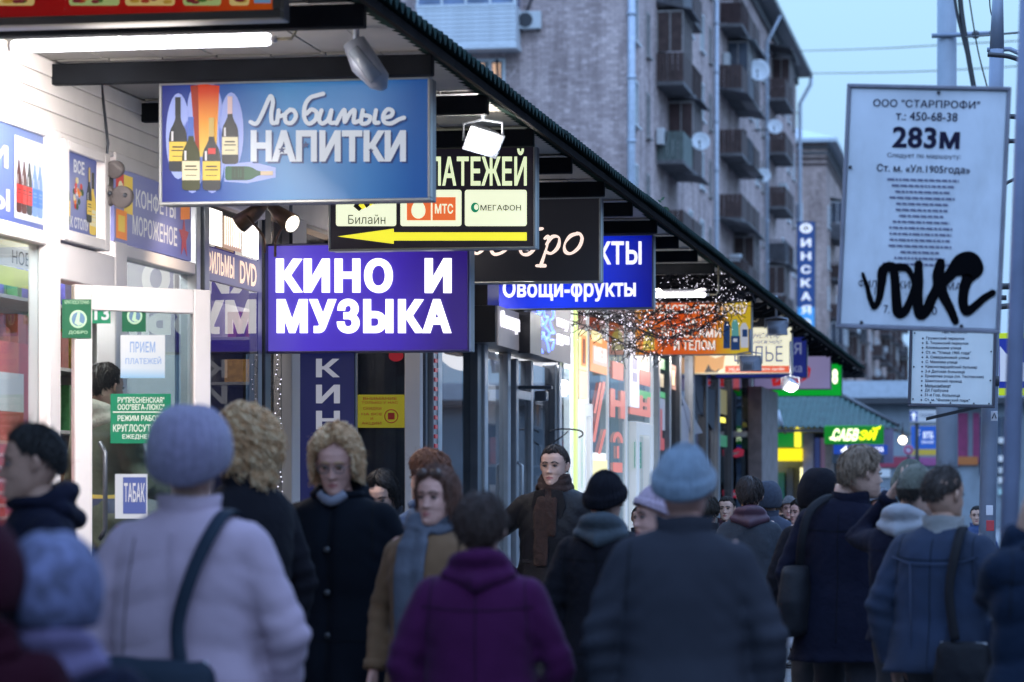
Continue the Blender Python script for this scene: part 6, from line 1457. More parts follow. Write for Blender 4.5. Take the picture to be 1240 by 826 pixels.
# pedestrian crossing sign
p = at(1218, 441, 24); t = thing('crossing_sign', 'pedestrian crossing sign with lime border between two poles', 'sign', (p.x, p.y, 0))
s = 24/F; cz = p.z; hw = 24*s
MB().bbox(-.06, .52, .002, .03, cz-38*s, cz+38*s, .006).build('border', lit('lime_border', rgb(190, 215, 30), .45), t)
MB().box(-.059, .519, -.006, .001, cz-29*s, cz+31*s).build('blue_field', lit('crossing_blue', rgb(25, 45, 150), .4), t)
b = MB(); b.add([(.0-.05, -.012, cz-21*s), (.45, -.012, cz-21*s), (.2-.2, -.012, cz+13*s), (-.05, -.012, cz+22*s), (-.05, -.007, cz-21*s), (.45, -.007, cz-21*s), (.0, -.007, cz+13*s), (-.05, -.007, cz+22*s)], [(0, 1, 2, 3), (7, 6, 5, 4), (0, 4, 5, 1), (1, 5, 6, 2), (2, 6, 7, 3), (3, 7, 4, 0)]); b.build('white_triangle', lit('triangle_white', rgb(200, 210, 230), .4), t)
b = MB(); b.tube([(.08, -.016, cz-17*s), (.02, -.016, cz-13*s)], .012, 6); b.tube([(.1, -.016, cz-20*s), (.06, -.016, cz-5*s), (.09, -.016, cz+2*s)], .012, 6); b.build('walking_figure', ink, t)
b = MB(); b.tube([(.25, .05, 0), (.25, .05, cz+36*s)], .03, 10); b.build('post', m_pole, t)
# wires
def wire(label, pts, r=.012, cat='cable', n=5):
    P = [at(*q) for q in pts]; t = thing('overhead_wire', label, cat, P[0]); b = MB(); b.tube([tuple(q-P[0]) for q in [Vector(v_) for v_ in smooth_path([tuple(q) for q in P], 6)]], r, n); b.build('wire', m_dkmetal, t); return t
wire('thick black cable bundle hanging beside the pale lamp post', [(1160, -40, 30), (1164, 10, 30), (1169, 45, 30), (1174, 75, 30), (1181, 115, 30), (1188, 160, 30)], .03)
wire('thinner black cable left of the thick bundle', [(1152, -40, 30), (1158, 10, 30), (1166, 45, 30), (1172, 70, 30), (1178, 100, 30), (1186, 160, 30)], .018)
wire('thin slanting wire right of the cable bundle', [(1170, -30, 28), (1174, 0, 28), (1184, 60, 28), (1196, 108, 28), (1206, 150, 28)], .008)
wire('thin loose wire curling beside the pole top', [(1198, -20, 20), (1199, 10, 20), (1204, 28, 20)], .005)
wire('horizontal wire from the post arm to the right edge', [(1170, 45, 30), (1204, 42, 26), (1240, 39, 22), (1300, 36, 20)], .010)
wire('pale distant wire crossing the sky under the roof corner', [(960, 62, 150), (1060, 59, 120), (1150, 54, 110), (1300, 46, 100)], .022)
wire('second distant wire crossing the sky lower down', [(975, 89, 150), (1060, 88, 120), (1150, 85, 110), (1300, 76, 100)], .022)
wire('wire with an insulator reaching right at the height of the board', [(1216, 141, 19), (1225, 141, 19), (1250, 143, 19)], .018)
wire('slanting wire at the right edge above the crossing sign', [(1214, 225, 19), (1226, 218, 19), (1260, 205, 19)], .012)
wire('curved metal lamp arm leaving the pole to the right', [(1196, 66, 17.4), (1210, 67, 17.4), (1224, 69, 17.4), (1250, 78, 17.4)], .016)
t = thing('insulator', 'black ribbed insulator on the wire at the right edge', 'insulator', at(1220, 171, 19)); b = MB()
for i in range(4): b.tube([(-.03+i*.012, 0, 0), (-.024+i*.012, 0, 0)], .045-.008*i, 10)
b.tube([(-.03, 0, 0), (.15, 0, 0)], .016, 8); b.build('disc', m_dkmetal, t)

# ================================================================== KIOSK BEYOND THE CANOPY
Yk = yd(-4.5, 57.5); kd = dep(-3.5, Yk); K = lambda px: x_at(px, Yk); kz = lambda py: z_at(py, kd)
x0 = K(870); ks_ = thing('corner_kiosk', 'small kiosk with green corrugated hipped roof and glowing signs', 'kiosk', (x0, Yk, 0)); kk = lambda px: K(px)-x0
m_kw = M('kiosk_wall', (.20, .22, .26), rough=.6, var=.2)
MB().box(0, kk(1012), .9, 6, .13, kz(512)).build('wall', m_kw, ks_)
m_kr = M('kiosk_roof_green', (.03, .075, .068), rough=.7, var=.25, scale=5)
# front slope with corrugation running up the slope
def cor_front(px0, px1, pxt0, pxt1, ye, yt, Ye, Yt):
    b = MB(); n = 150; V = []
    a0, a1 = x_at(px0, Yk+Ye)-x0, x_at(px1, Yk+Ye)-x0; c0, c1 = x_at(pxt0, Yk+Yt)-x0, x_at(pxt1, Yk+Yt)-x0
    ze = z_at(ye, dep(-3.5, Yk+Ye)); zt_ = z_at(yt, dep(-3.5, Yk+Yt))
    for i in range(n+1):
        x = a0+(a1-a0)*i/n; am = .02*math.sin(x*2*math.pi/.115)
        top = 1.0 if x < c1 else max(0, 1-(x-c1)/(a1-c1))
        V.append((x, Ye+am*0, ze+am)); V.append((x, Ye+(Yt-Ye)*top, ze+(zt_-ze)*top+am))
    fs = [(2*i, 2*i+2, 2*i+3, 2*i+1) for i in range(n)]; b.add(V, fs); m_ = len(V)
    b.add([(x, y, z-.015) for x, y, z in V], [(2*i, 2*i+1, 2*i+3, 2*i+2) for i in range(n)]); b.add([V[0], V[0]], []) 
    return b, (c1, Yt, zt_), (a1, Ye, ze)
b, top, eav = cor_front(868, 1088, 868, 1000, 517, 470, -.6, 2.2); b.build('roof_sheet', m_kr, ks_)
b = MB(); b.add([eav, top, (top[0], 5.0, top[2]), (eav[0], 7.0, eav[2]), (eav[0], eav[1], eav[2]-.03), (eav[0], 7, eav[2]-.03)], [(0, 3, 2, 1), (0, 4, 5, 3)]); b.add([(0, top[1], top[2]), (0, 5, top[2]), top, (top[0], 5, top[2])], [(0, 2, 3, 1)]); b.build('roof_sheet', m_kr, ks_)
b = MB(); b.tube([Vector(eav)+Vector((0, 0, .03)), Vector(top)+Vector((0, 0, .04))], .04, 6); b.build('hip_ridge', m_dkmetal, ks_)
b = MB(); b.box(0, eav[0]-.02, -.58, -.55, eav[2]-.10, eav[2]-.035); b.box(eav[0]-.05, eav[0]-.02, -.545, 6, eav[2]-.10, eav[2]-.035); b.build('fascia_board', M('kiosk_fascia', (.06, .05, .05)), ks_)
def kbox(px0, px1, y0, y1, yf, yb, mat, name): return MB().bbox(kk(px0), kk(px1), yf, yb, kz(y1), kz(y0), .008).build(name, mat, ks_)
kbox(905, 968, 524, 541, .55, .89, lit('kiosk_green_light', rgb(15, 130, 60), .5), 'green_fascia'); kbox(905, 1012, 512.5, 523.5, .7, .88, M('kiosk_white_band', (.4, .42, .45)), 'pale_band')
kbox(961, 968, 514, 541, .2, .5, lit('kiosk_yellow_light', rgb(235, 220, 60), 1.2), 'yellow_blade_sign'); kbox(922, 972, 543, 558, -.2, .5, lit('kiosk_yellow_awning', rgb(240, 215, 20), 1.0), 'yellow_awning')
b = MB(); b.ball((kk(930), .5, kz(562)), .10, 12, 8); b.build('globe_lamp', lit('globe_warm', (1, .85, .45), 2.5), ks_)
kbox(925, 947, 572, 640, .7, .88, M('kiosk_door_green', (.02, .13, .11), rough=.5), 'door'); kbox(950, 958, 566, 640, .6, .88, m_alud, 'post'); kbox(968, 971, 566, 604, .2, .3, lit('kiosk_tube', rgb(250, 240, 180), 1.2), 'light_tube')
kbox(972, 985, 524, 640, .0, .8, M('kiosk_pillar', (.30, .25, .30), rough=.6, var=.3), 'pillar'); kbox(999, 1007, 524, 640, .0, .8, M('kiosk_pillar_pink', (.38, .26, .22), rough=.6, var=.3), 'pillar')
kbox(985.3, 991.5, 530, 640, .3, .35, lit('kiosk_poster_blue', rgb(60, 75, 130), .4), 'window_poster'); kbox(992.5, 998.7, 530, 640, .3, .35, lit('kiosk_poster_mauve', rgb(120, 100, 130), .35), 'window_poster')
kf = thing('sandwich_sign', 'glowing green and yellow kiosk sign with a white arrow box under it', 'sign', (K(998), Yk-.7, kz(560))); 
f = Face(kf, Y=Yk-.7); a = f.pt(998, 538); c_ = f.pt(1070, 515)
MB().bbox(a[0], c_[0], .002, .15, a[2], c_[2], .02).build('case', lit('kiosk_sign_green', rgb(10, 120, 25), .6), kf)
f.text('САБВ', 1008, 1040, 519, 534, lit('sub_white', rgb(240, 255, 190), 1.6), .04, .35, lift=.01); f.text('ЭЙ', 1040, 1063, 518, 533, lit('sub_yellow', rgb(235, 250, 20), 1.5), .04, .35, lift=.01)
f.poly([(1004, 530), (1010, 528), (1012, 531), (1006, 533)], lit('sub_white', rgb(240, 255, 190), 1.6), .01, .004, 'arrow_tail'); f.poly([(1060, 519), (1067, 515.5), (1065, 520)], lit('sub_yellow', rgb(235, 250, 20), 1.5), .01, .004, 'arrow_tip')
f.rect(1010, 1075, 539, 550, lit('kiosk_blue_bar', rgb(30, 70, 160), .5), .0, .12, 'blue_bar'); f.text('coca', 1059, 1070, 541.5, 547, w5, .02, lift=.125)
f.rect(1008, 1076, 551, 561, M('kiosk_dark_panel', (.03, .04, .05)), .0, .10, 'dark_panel'); f.poly([(1018, 546), (1026, 539.5), (1026, 544), (1041, 544), (1041, 548), (1026, 548), (1026, 552)], lit('arrow_white', (1, 1, 1), 1.2), .13, .004, 'arrow')
f.rect(1070.5, 1082, 520, 561, M('kiosk_end_panel', (.10, .09, .16)), .01, .1, 'end_panel')
t = thing('bare_bulb', 'glowing warm bulb hanging at the kiosk roof corner', 'lamp', at(1093, 533, 56)); b = MB(); b.ball((0, 0, 0), .085, 12, 8); b.build('bulb', lit('bulb_warm', (1, .85, .6), 4), t); b = MB(); b.tube([(0, 0, .08), (0, 0, .35)], .02, 6); b.build('cord', m_dkmetal, t)
t = thing('kiosk_spot', 'white tubular lamp sticking out of the kiosk eaves', 'lamp', at(943, 506, 55)); b = MB(); b.tube([(-.03, 0, .14), (.05, 0, -.14)], .045, 10); b.build('tube', M('lamp_white', (.5, .55, .62)), t); b = MB(); b.tube([(0.04, .05, -.12), (.08, .6, -.3)], .02, 6); b.build('arm', m_dkmetal, t)

# ================================================================== PEOPLE
TMP = bpy.data.scenes.new('tmp')
def remesh(mb, voxel=.012, smooth=4, name='cloth'):
    me = mb.mesh('raw'); o = bpy.data.objects.new('raw', me); TMP.collection.objects.link(o)
    m = o.modifiers.new('r', 'REMESH'); m.mode = 'VOXEL'; m.voxel_size = voxel; m.use_smooth_shade = True
    if smooth: q = o.modifiers.new('s', 'SMOOTH'); q.factor = .6; q.iterations = smooth
    TMP.view_layers[0].update(); dg = TMP.view_layers[0].depsgraph
    n = bpy.data.meshes.new_from_object(o.evaluated_get(dg)); n.name = name
    bpy.data.objects.remove(o); bpy.data.meshes.remove(me); return n
def get_v(me):
    V = np.zeros(len(me.vertices)*3); me.vertices.foreach_get('co', V); N = np.zeros(len(me.vertices)*3); me.vertices.foreach_get('normal', N)
    return V.reshape(-1, 3), N.reshape(-1, 3)
def set_v(me, V): me.vertices.foreach_set('co', V.ravel()); me.update()
def pnoise(P, seed, freq, octaves=3):
    r = np.random.default_rng(seed); out = np.zeros(len(P)); amp = 1.; w_ = np.zeros_like(P)
    for i in range(3):
        k = r.normal(0, 1, 3)*freq*.4; w_[:, i] = np.sin(P@k+r.uniform(0, 6))*.8/freq
    Q = P+w_
    for o_ in range(octaves):
        s = 0
        for j in range(4): k = r.normal(0, 1, 3); k = k/np.linalg.norm(k)*freq*(2**o_); s = s+np.sin(Q@k+r.uniform(0, 6))
        out += amp*s/4; amp *= .5
    return out

HEADT = np.array([  # t, half width, front, back
 [0.0, .020, .072, .02], [.04, .036, .086, -.01], [.10, .046, .090, -.035], [.18, .056, .088, -.055], [.27, .063, .086, -.072], [.36, .067, .084, -.084], [.46, .070, .083, -.093],
 [.55, .073, .084, -.099], [.65, .0755, .085, -.102], [.75, .075, .079, -.100], [.84, .067, .064, -.087], [.91, .053, .045, -.068], [.96, .036, .026, -.047], [.99, .017, .008, -.024], [1.0, .003, -.006, -.012]])
HH = .232
def head_surface(nz=56, n=64, female=False):
    T = np.concatenate([np.linspace(0, .9, nz), np.linspace(.915, 1, 8)])
    w_ = np.interp(T, HEADT[:, 0], HEADT[:, 1]); f = np.interp(T, HEADT[:, 0], HEADT[:, 2]); b = np.interp(T, HEADT[:, 0], HEADT[:, 3])
    V = []
    for i, t in enumerate(T):
        cy = (f[i]+b[i])/2; ry = (f[i]-b[i])/2
        for k in range(n):
            a = 2*math.pi*k/n; c_, s_ = math.cos(a), math.sin(a); p = 2.0 if t < .3 else 2.25
            V.append((w_[i]*math.copysign(abs(c_)**(2/p), c_)*(.96 if female and t < .4 else 1), cy+ry*math.copysign(abs(s_)**(2/p), s_), t*HH))
    V = np.array(V); x, y, z = V[:, 0], V[:, 1], V[:, 2]; fr = (y > 0).astype(float)*np.clip(y/.06, 0, 1)
    g = lambda cx, cz, sx, sz: np.exp(-((x-cx)/sx)**2-((z-cz)/sz)**2)
    dy = np.zeros(len(V))
    nz_ = np.clip((.132-z)/(.132-.082), 0, 1)*np.exp(-(np.clip(.082-z, 0, 1)/.007)**2)*(z < .136); dy += .026*nz_*np.exp(-(x/(.006+.006*nz_))**2)
    dy += .006*(g(.012, .082, .006, .007)+g(-.012, .082, .006, .007))
    dy -= .0115*(g(.031, .121, .017, .011)+g(-.031, .121, .017, .011))
    dy += .005*(g(.03, .141, .022, .007)+g(-.03, .141, .022, .007))
    dy += .0065*g(0, .056, .022, .0055)+.0065*g(0, .045, .020, .006)-.006*g(0, .0505, .024, .0024)
    dy += .004*(g(.045, .088, .018, .018)+g(-.045, .088, .018, .018)); dy += .005*g(0, .018, .016, .012); dy -= .003*g(0, .068, .012, .006)
    V[:, 1] += dy*fr
    m = len(T); fs = [(i*n+k, i*n+(k+1) % n, (i+1)*n+(k+1) % n, (i+1)*n+k) for i in range(m-1) for k in range(n)]
    fs += [tuple(range(n))[::-1], tuple((m-1)*n+k for k in range(n))]
    mi = []
    for fc in fs:
        c = V[list(fc)].mean(0)
        if c[1] > .05 and abs(c[0]) < .023*(1-((c[2]-.0505)/.0105)**2 if abs(c[2]-.0505) < .0105 else 0): mi.append(1)
        elif c[1] > .04 and .012 < abs(c[0]) < .047 and abs(c[2]-(.1385+.005*math.sin((abs(c[0])-.012)/.035*3.1))) < .0042: mi.append(2)
        else: mi.append(0)
    return V, fs, mi
_HS = head_surface()

def hand_mb(side):
    """relaxed hand hanging along -z from the wrist at the origin; palm faces the thigh (towards -x*side)"""
    b = MB(); s = side
    b.loft([(0, 0, .02, .021, .027), (0, 0, 0, .020, .028), (0, .002, -.03, .019, .036), (0, .003, -.065, .017, .042), (0, .002, -.092, .013, .040), (0, .002, -.098, .007, .032)], 12)
    for i, (y, L) in enumerate(((.032, .072), (.012, .082), (-.009, .077), (-.029, .060))):
        q = -s; b.tube([(0, y, -.088), (q*.006, y*1.03, -.088-L*.42), (q*.018, y*1.03, -.088-L*.75), (q*.034, y, -.088-L)], [.0095, .0088, .0080, .0062], 8, round_ends=True)
    b.tube([(-s*.002, .028, -.018), (-s*.012, .048, -.045), (-s*.018, .055, -.072), (-s*.022, .054, -.095)], [.013, .0115, .010, .008], 8, round_ends=True)
    return b
def mesh_arrays(me):
    V, _ = get_v(me); return V, [tuple(p.vertices) for p in me.polygons]
_hand = {s: mesh_arrays(remesh(hand_mb(s), .0042, 3)) for s in (-1, 1)}

SKIN = {'pale': (.52, .33, .26), 'mid': (.44, .26, .19), 'rosy': (.50, .28, .23)}
def skin_m(k): return M('skin_'+k, SKIN[k], rough=.55, var=.16, scale=16, spec=.3, bump=.25, bscale=70)
m_lip = M('lips', (.36, .12, .11), rough=.45, var=.05)
ARM = {'down': ((.238, -.03, 1.09), (.25, .03, .845)), 'fwd': ((.245, .0, 1.09), (.235, .14, .87)), 'back': ((.25, -.12, 1.10), (.26, -.10, .86)),
       'pocket': ((.285, -.10, 1.10), (.235, .07, .935)), 'bend': ((.25, .02, 1.09), (.16, .24, 1.06)), 'hip': ((.36, -.06, 1.12), (.25, .10, .94)),
       'strap': ((.25, .06, 1.12), (.13, .17, 1.28)), 'raise': ((.32, .14, 1.33), (.13, .10, 1.545)), 'ear': ((-.0, .0, 0), (0, 0, 0))}
def person(label, px, d, top, rz, coat, H=None, arms=('down', 'down'), bulk=1., hem=.80, coatmat=None, trousers=(.02, .02, .025), head='hair', hair=(.03, .02, .015), hairstyle='short', hat=None,
           yaw=0., pitch=0., roll=0., collar='stand', collarmat=None, skin='pale', female=False, z0=.13, wide=1., neckx=0., stride=.12, extras=None, puff=0., seed=None, headpx=None, lod=1., hat_h=.03, quilt=0., group='people walking along the pavement', shiny=False, open_front=False, voxel=None, armp=None, wob=1., lean=0., seams=(((0, 1.38), (0, .75)), ((-.20, 1.30), (.20, 1.30), -.012), ((-.165, 1.40), (-.18, 1.18)), ((.165, 1.40), (.18, 1.18)), ((-.2, .86), (.2, .86)))):
    p = at(px, 585, d); seed = abs(seed if seed is not None else int(px*7+d))
    Htot = z_at(top, d)-z0; s = (Htot-hat_h)/1.678
    t = thing('person', label, 'person', (p.x, p.y, z0), math.radians(rz), group)
    rs = np.random.default_rng(seed)
    sk = skin_m(skin); A_ = {}
    for sd, nm in zip((-1, 1), arms):
        e, w_ = ARM[nm] if nm in ARM else armp[nm]
        A_[sd] = (Vector((sd*e[0]*wide*1.07 if e[0] > .2 else sd*e[0], e[1], e[2])), Vector((sd*w_[0], w_[1], w_[2])))
    shx, shz = .165*wide, 1.385
    # body: one skin under the clothes, with neck, head and hands
    b = MB()
    b.loft([(0, 0, .80, .12, .08), (0, 0, .90, .155, .10), (0, 0, 1.05, .135, .09), (0, 0, 1.25, .155, .10), (0, 0, 1.36, .15, .085), (0, -.005, 1.42, .075, .06), (0, .0, 1.45, .055, .055), (0, .012, 1.52, .050, .052)], 14)
    foot = {-1: stride, 1: -stride}
    for sd in (-1, 1):
        e, w_ = A_[sd]; b.tube([(sd*(shx-.02), 0, shz-.03), e, w_], [.05, .04, .027], 10, round_ends=True)
        b.tube([(sd*.085, 0, .88), (sd*.09, foot[sd]*.5+.03, .47), (sd*.09, foot[sd], .08)], [.075, .05, .038], 10, round_ends=True)
        b.tube([(sd*.09, foot[sd]-.05, .04), (sd*.10, foot[sd]+.13, .035)], [.035, .03], 8, round_ends=True)
    bm_ = remesh(b, .02, 2, 'body'); V, fs = mesh_arrays(bm_); B = MB(); B.add(V, fs, 0, True)
    # head
    hv, hf, hmi = _HS; hm = Matrix.Translation((neckx, .016, 1.446)) @ Matrix.Rotation(math.radians(yaw), 4, 'Z') @ Matrix.Rotation(math.radians(pitch), 4, 'X') @ Matrix.Rotation(math.radians(roll), 4, 'Y') @ Matrix.Scale(1.0, 4)
    R3 = np.array(hm.to_3x3()); T3 = np.array(hm.translation)
    Hw = hv.copy(); 
    if female: Hw[:, 0] *= .95
    b0 = B.n; B.v.append(Hw@R3.T+T3); B.n += len(Hw)
    for f, mi in zip(hf, hmi): B.f.append(tuple(b0+i for i in f)); B.mi.append(mi); B.sm.append(True)
    for sd in (-1, 1):   # ears
        e = MB(); e.tube([(sd*.072, -.004, .128), (sd*.083, -.014, .138), (sd*.086, -.020, .122), (sd*.080, -.012, .100), (sd*.072, -.004, .095)], [.007, .008, .009, .008, .006], 7, round_ends=True); e.ball((sd*.076, -.008, .115), (.006, .012, .018), 8, 6); e.xf(hm)
        for v_ in e.v: B.v.append(v_)
        off = B.n; B.n += sum(len(v_) for v_ in e.v)
        for f in e.f: B.f.append(tuple(off+i for i in f)); B.mi.append(0); B.sm.append(True)
        el, wr = A_[sd]; dr_ = (wr-el).normalized(); q = Vector((0, 0, -1)).rotation_difference(dr_); hmx = Matrix.Translation(wr+dr_*.015) @ q.to_matrix().to_4x4()
        V2, f2 = _hand[sd]; V2 = V2@np.array(hmx.to_3x3()).T+np.array(hmx.translation); B.add(V2, f2, 0, True)
    hc = tuple(hair); brow = M('brow_%.2f_%.2f_%.2f' % hc, tuple(c*.8 for c in hair), rough=.8, var=0)
    Bo = B.build('body', [sk, m_lip, brow], t)
    # eyes
    for sd in (-1, 1):
        eb = MB(); eb.ball((sd*.031, .0735, .1205), (.0115, .0105, .0056), 12, 8, 0); eb.ball((sd*.031, .0815, .1205), (.0056, .0036, .0052), 10, 6, 1)
        eb.tube([(sd*.018, .0815, .1225), (sd*.031, .0865, .1275), (sd*.044, .0775, .1225)], .0022, 5, 2)
        eb.xf(hm); eb.build('eye', [M('eye_white', (.22, .20, .20), rough=.2, var=0), M('iris_dark', (.05, .04, .03), rough=.1, var=0), brow], t)
    # trousers, shoes
    b = MB(); b.loft([(0, 0, .80, .11, .08), (0, 0, .88, .165, .12), (0, 0, 1.0, .16, .115)], 16)
    for sd in (-1, 1): b.tube([(sd*.085, 0, .90), (sd*.095, foot[sd]*.5+.035, .48), (sd*.095, foot[sd]-.005, .06)], [.095, .073, .062], 12)
    me = remesh(b, .017, 2, 'trousers'); V, N = get_v(me); set_v(me, V+N*(pnoise(V*np.array([1, 1, 2.2]), seed, 22)*.005)[:, None]); me.materials.append(M('cloth_%.2f_%.2f_%.2f' % tuple(trousers), tuple(trousers), rough=.85, var=.2, scale=15)); obj('trousers', me, t)
    for sd in (-1, 1):
        b = MB(); y = foot[sd]; b.bbox(sd*.10-.045, sd*.10+.045, y-.09, y+.19, 0, .02, .005); b.loft([(sd*.10, y+.05, .02, .043, .135), (sd*.10, y+.045, .05, .042, .125), (sd*.10, y-.0, .085, .042, .075), (sd*.10, y-.02, .13, .045, .055)], 14)
        b.build('shoe', M('shoe_black', (.018, .016, .016), rough=.35), t)
    # coat
    bk = bulk; b = MB(); wz = wide
    # lower body rings follow hem; upper rings shape shoulders
    rings = [(0, 0, 1.445, .066, .062), (0, -.004, 1.425, .095*wz, .078), (0, -.004, 1.405, .135*wz, .092), (0, -.002, 1.375, .172*wz, .105*bk**.5), (0, 0, 1.32, .186*wz, .122*bk**.6), (0, .004, 1.22, .182*wz*bk**.3, .132*bk**.8),
             (0, .006, 1.12, .172*wz*bk**.5, .128*bk), (0, .004, 1.03, .168*wz*bk**.6, .124*bk), (0, 0, .93, .182*wz*bk**.7, .135*bk), (0, -.004, .84, .190*wz*bk**.8, .145*bk)]
    if hem < .8: rings += [(0, 0, .70, .208*wz*bk, .155*bk), (0, 0, hem, (.215+.05*(.8-hem))*wz*bk, (.165+.05*(.8-hem))*bk)]
    rings = [r for r in rings if r[2] >= hem-.001]+([(0, 0, hem, .205*wz*bk, .148*bk)] if hem >= .8 else [])
    b.loft(rings[::-1], 28, p=2.3)
    sr = .055*bk**.7
    for sd in (-1, 1):
        e, w_ = A_[sd]; sh = Vector((sd*shx*.92, -.002, shz-.05)); dr_ = (w_-e).normalized(); m1 = sh.lerp(e, .5); m2 = e.lerp(w_, .55)
        b.tube([sh, m1, e, m2, w_-dr_*.0], [sr*1.22, sr*1.12, sr*1.0, sr*.90, sr*.78], 14, round_ends=False)
        b.ball(tuple(sh), (sr*1.22, sr*1.22, sr*1.16), 12, 8)
    vx = voxel or (.0125 if d < 12 else .015 if d < 15 else .02)
    me = remesh(b, vx, 5, 'coat'); V, N = get_v(me)
    # folds: across the sleeves near the elbow and armpit, down the body, and broad unevenness
    rdg = 1-np.abs(pnoise(V*np.array([1, .8, .7]), seed+7, 8, 2)); nz1 = pnoise(V, seed+9, 6, 1)
    disp = pnoise(V*np.array([1, 1, .55]), seed+1, 11, 3)*.009*wob + pnoise(V*np.array([1, 1, .35]), seed+5, 26, 2)*.003*wob + .012*wob*np.clip(rdg, 0, 1)**5*(.5+.5*nz1)
    for sd in (-1, 1):
        e, w_ = A_[sd]; r_ = np.linalg.norm(V-np.array(e), axis=1); ax = np.array((w_-Vector((sd*shx, 0, shz))).normalized()); k = (V-np.array(e))@ax
        disp += .008*np.exp(-(r_/.12)**2)*np.sin(k*85+pnoise(V, seed+2, 9, 1)*4)*(.55+.45*nz1)
        w2 = np.array(w_); r_ = np.linalg.norm(V-w2, axis=1); disp += .004*np.exp(-(r_/.09)**2)*np.sin(k*110+pnoise(V, seed+3, 10, 1)*3)*(.5+.5*nz1)
        a_ = np.array((sd*.15*wide, .02, 1.22)); r_ = np.linalg.norm((V-a_)*np.array([1, .7, .8]), axis=1); disp += .006*np.exp(-(r_/.10)**2)*np.sin((V[:, 2]+V[:, 0]*sd*.9)*75+pnoise(V, seed+4, 8, 1)*3.5)*(.5+.5*nz1)
    if quilt: disp += quilt*np.abs(np.sin((V[:, 2]+.25*np.abs(V[:, 0])+pnoise(V, seed, 5, 1)*.01)*math.pi/.12))**.6
    if open_front: disp -= .02*np.exp(-(V[:, 0]/.02)**2)*(V[:, 1] > .05)
    V2 = V+N*disp[:, None]; set_v(me, V2)
    cm = coatmat or M('coat_%.2f_%.2f_%.2f' % tuple(coat), tuple(coat), rough=.38 if shiny else .88, var=.14, scale=9, bump=.55, bscale=32, sheen=0 if shiny else min(.06, sum(coat)*.4), spec=.5 if shiny else .07)
    me.materials.append(cm)
    co = obj('coat', me, t)
    if d < 13 and seams:
        from mathutils.bvhtree import BVHTree
        bv = BVHTree.FromPolygons([Vector(v_) for v_ in V2], [tuple(pl.vertices) for pl in me.polygons]); sm_ = M('seam_'+cm.name, (.5*cm.get('tone', .02),)*3, rough=1, var=0, spec=.05)
        def seam(pts, side):
            out = []
            for (x, z) in pts:
                h = bv.ray_cast(Vector((x, side*.8, z)), Vector((0, -side, 0)))[0]
                if h is not None: out.append(tuple(h+Vector((0, side*.001, 0))))
            if len(out) > 2: b = MB(); b.tube(out, (.0018, .0018), 5); b.build('seam', sm_, t)
        for side in (-1, 1):
            for pts in seams:
                if rs.random() < .3: continue
                seam([(pts[0][0]+(pts[1][0]-pts[0][0])*k/24, pts[0][1]+(pts[1][1]-pts[0][1])*k/24+(pts[2] if len(pts) > 2 else 0)*math.sin(k*math.pi/24)) for k in range(25)], side)
    for sd in (-1, 1):     # cuffs
        e, w_ = A_[sd]; dr_ = (w_-e).normalized(); b = MB(); b.tube([w_-dr_*.035, w_+dr_*.004, w_+dr_*.007], [sr*.82, sr*.84, sr*.7], 14); b.build('cuff', cm, t)
    km = collarmat or cm
    hd0 = Vector((neckx*.6, 0, 0))
    if collar == 'stand':
        b = MB(); n = 26; V = []; 
        for j, (z, r1, r2) in enumerate(((1.385, .125, .098), (1.41, .100, .086), (1.445, .090, .084), (1.478, .094, .090), (1.478, .086, .083), (1.45, .076, .072), (1.40, .074, .066))):
            for k in range(n):
                a = -math.pi/2+.0+2*math.pi*k/n; fr_ = max(0, math.sin(a)); V.append((r1*math.cos(a)+neckx*.4, r2*math.sin(a)*(1+.05*fr_)+.0, z-(.035*fr_**3 if j in (2, 3, 4, 5) else 0)+.004*math.sin(3*a+seed)))
        b.add(V, [(j*n+k, j*n+(k+1) % n, (j+1)*n+(k+1) % n, (j+1)*n+k) for j in range(6) for k in range(n)], 0, True); b.build('collar', km, t)
    elif collar in ('hood', 'big'):
        k2 = 1.0 if collar == 'hood' else .8; b = MB(); n = 18; pts = []; rr_ = []
        for k in range(n+1):
            a = math.pi*.5+.35+(2*math.pi-.7)*k/n; bk_ = max(0, -math.sin(a)); pts.append((.088*math.cos(a), .078*math.sin(a)-.012*bk_, 1.452+.020*bk_-.03*(1-bk_)*.5)); rr_.append((.024+.020*bk_*k2, .030+.026*bk_*k2))
        b.tube(pts, rr_, 10, round_ends=True); b.tube([(-.10, -.06, 1.41), (0, -.115, 1.385), (.10, -.06, 1.41)], [(.03, .04), (.04, .05), (.03, .04)], 10, round_ends=True)
        me = remesh(b, .011, 4, 'hood'); V, N = get_v(me); set_v(me, V+N*(pnoise(V, seed, 32)*.006)[:, None]); me.materials.append(km); obj('hood' if collar == 'hood' else 'collar', me, t)
    elif collar == 'scarf':
        b = MB()
        for j, (z, r1, rr0) in enumerate(((1.435, .088, .030), (1.472, .078, .026), (1.50, .074, .020))):
            b.tube([(r1*math.cos(a), r1*.92*math.sin(a)+.004, z+.010*math.sin(2*a+j)) for a in np.linspace(0, 2*math.pi, 20)], (rr0*.8, rr0), 9)
        b.tube([(.03, .085, 1.43), (.035, .140, 1.36), (.04, .160, 1.25), (.035, .165, 1.12), (.035, .165, .98)], [(.036, .02), (.045, .014), (.05, .012), (.052, .010), (.05, .008)], 9)
        b.tube([(-.02, .088, 1.43), (-.03, .138, 1.36), (-.025, .158, 1.27), (-.02, .162, 1.16)], [(.03, .018), (.035, .013), (.04, .011), (.04, .009)], 9)
        me = remesh(b, .008, 3, 'scarf'); V, N = get_v(me); set_v(me, V+N*(pnoise(V*np.array([1.5, 1.5, .8]), seed, 60)*.0045)[:, None]); me.materials.append(km); obj('scarf', me, t)
    # hat or hair
    hcx = Vector((0, -.012, .128))
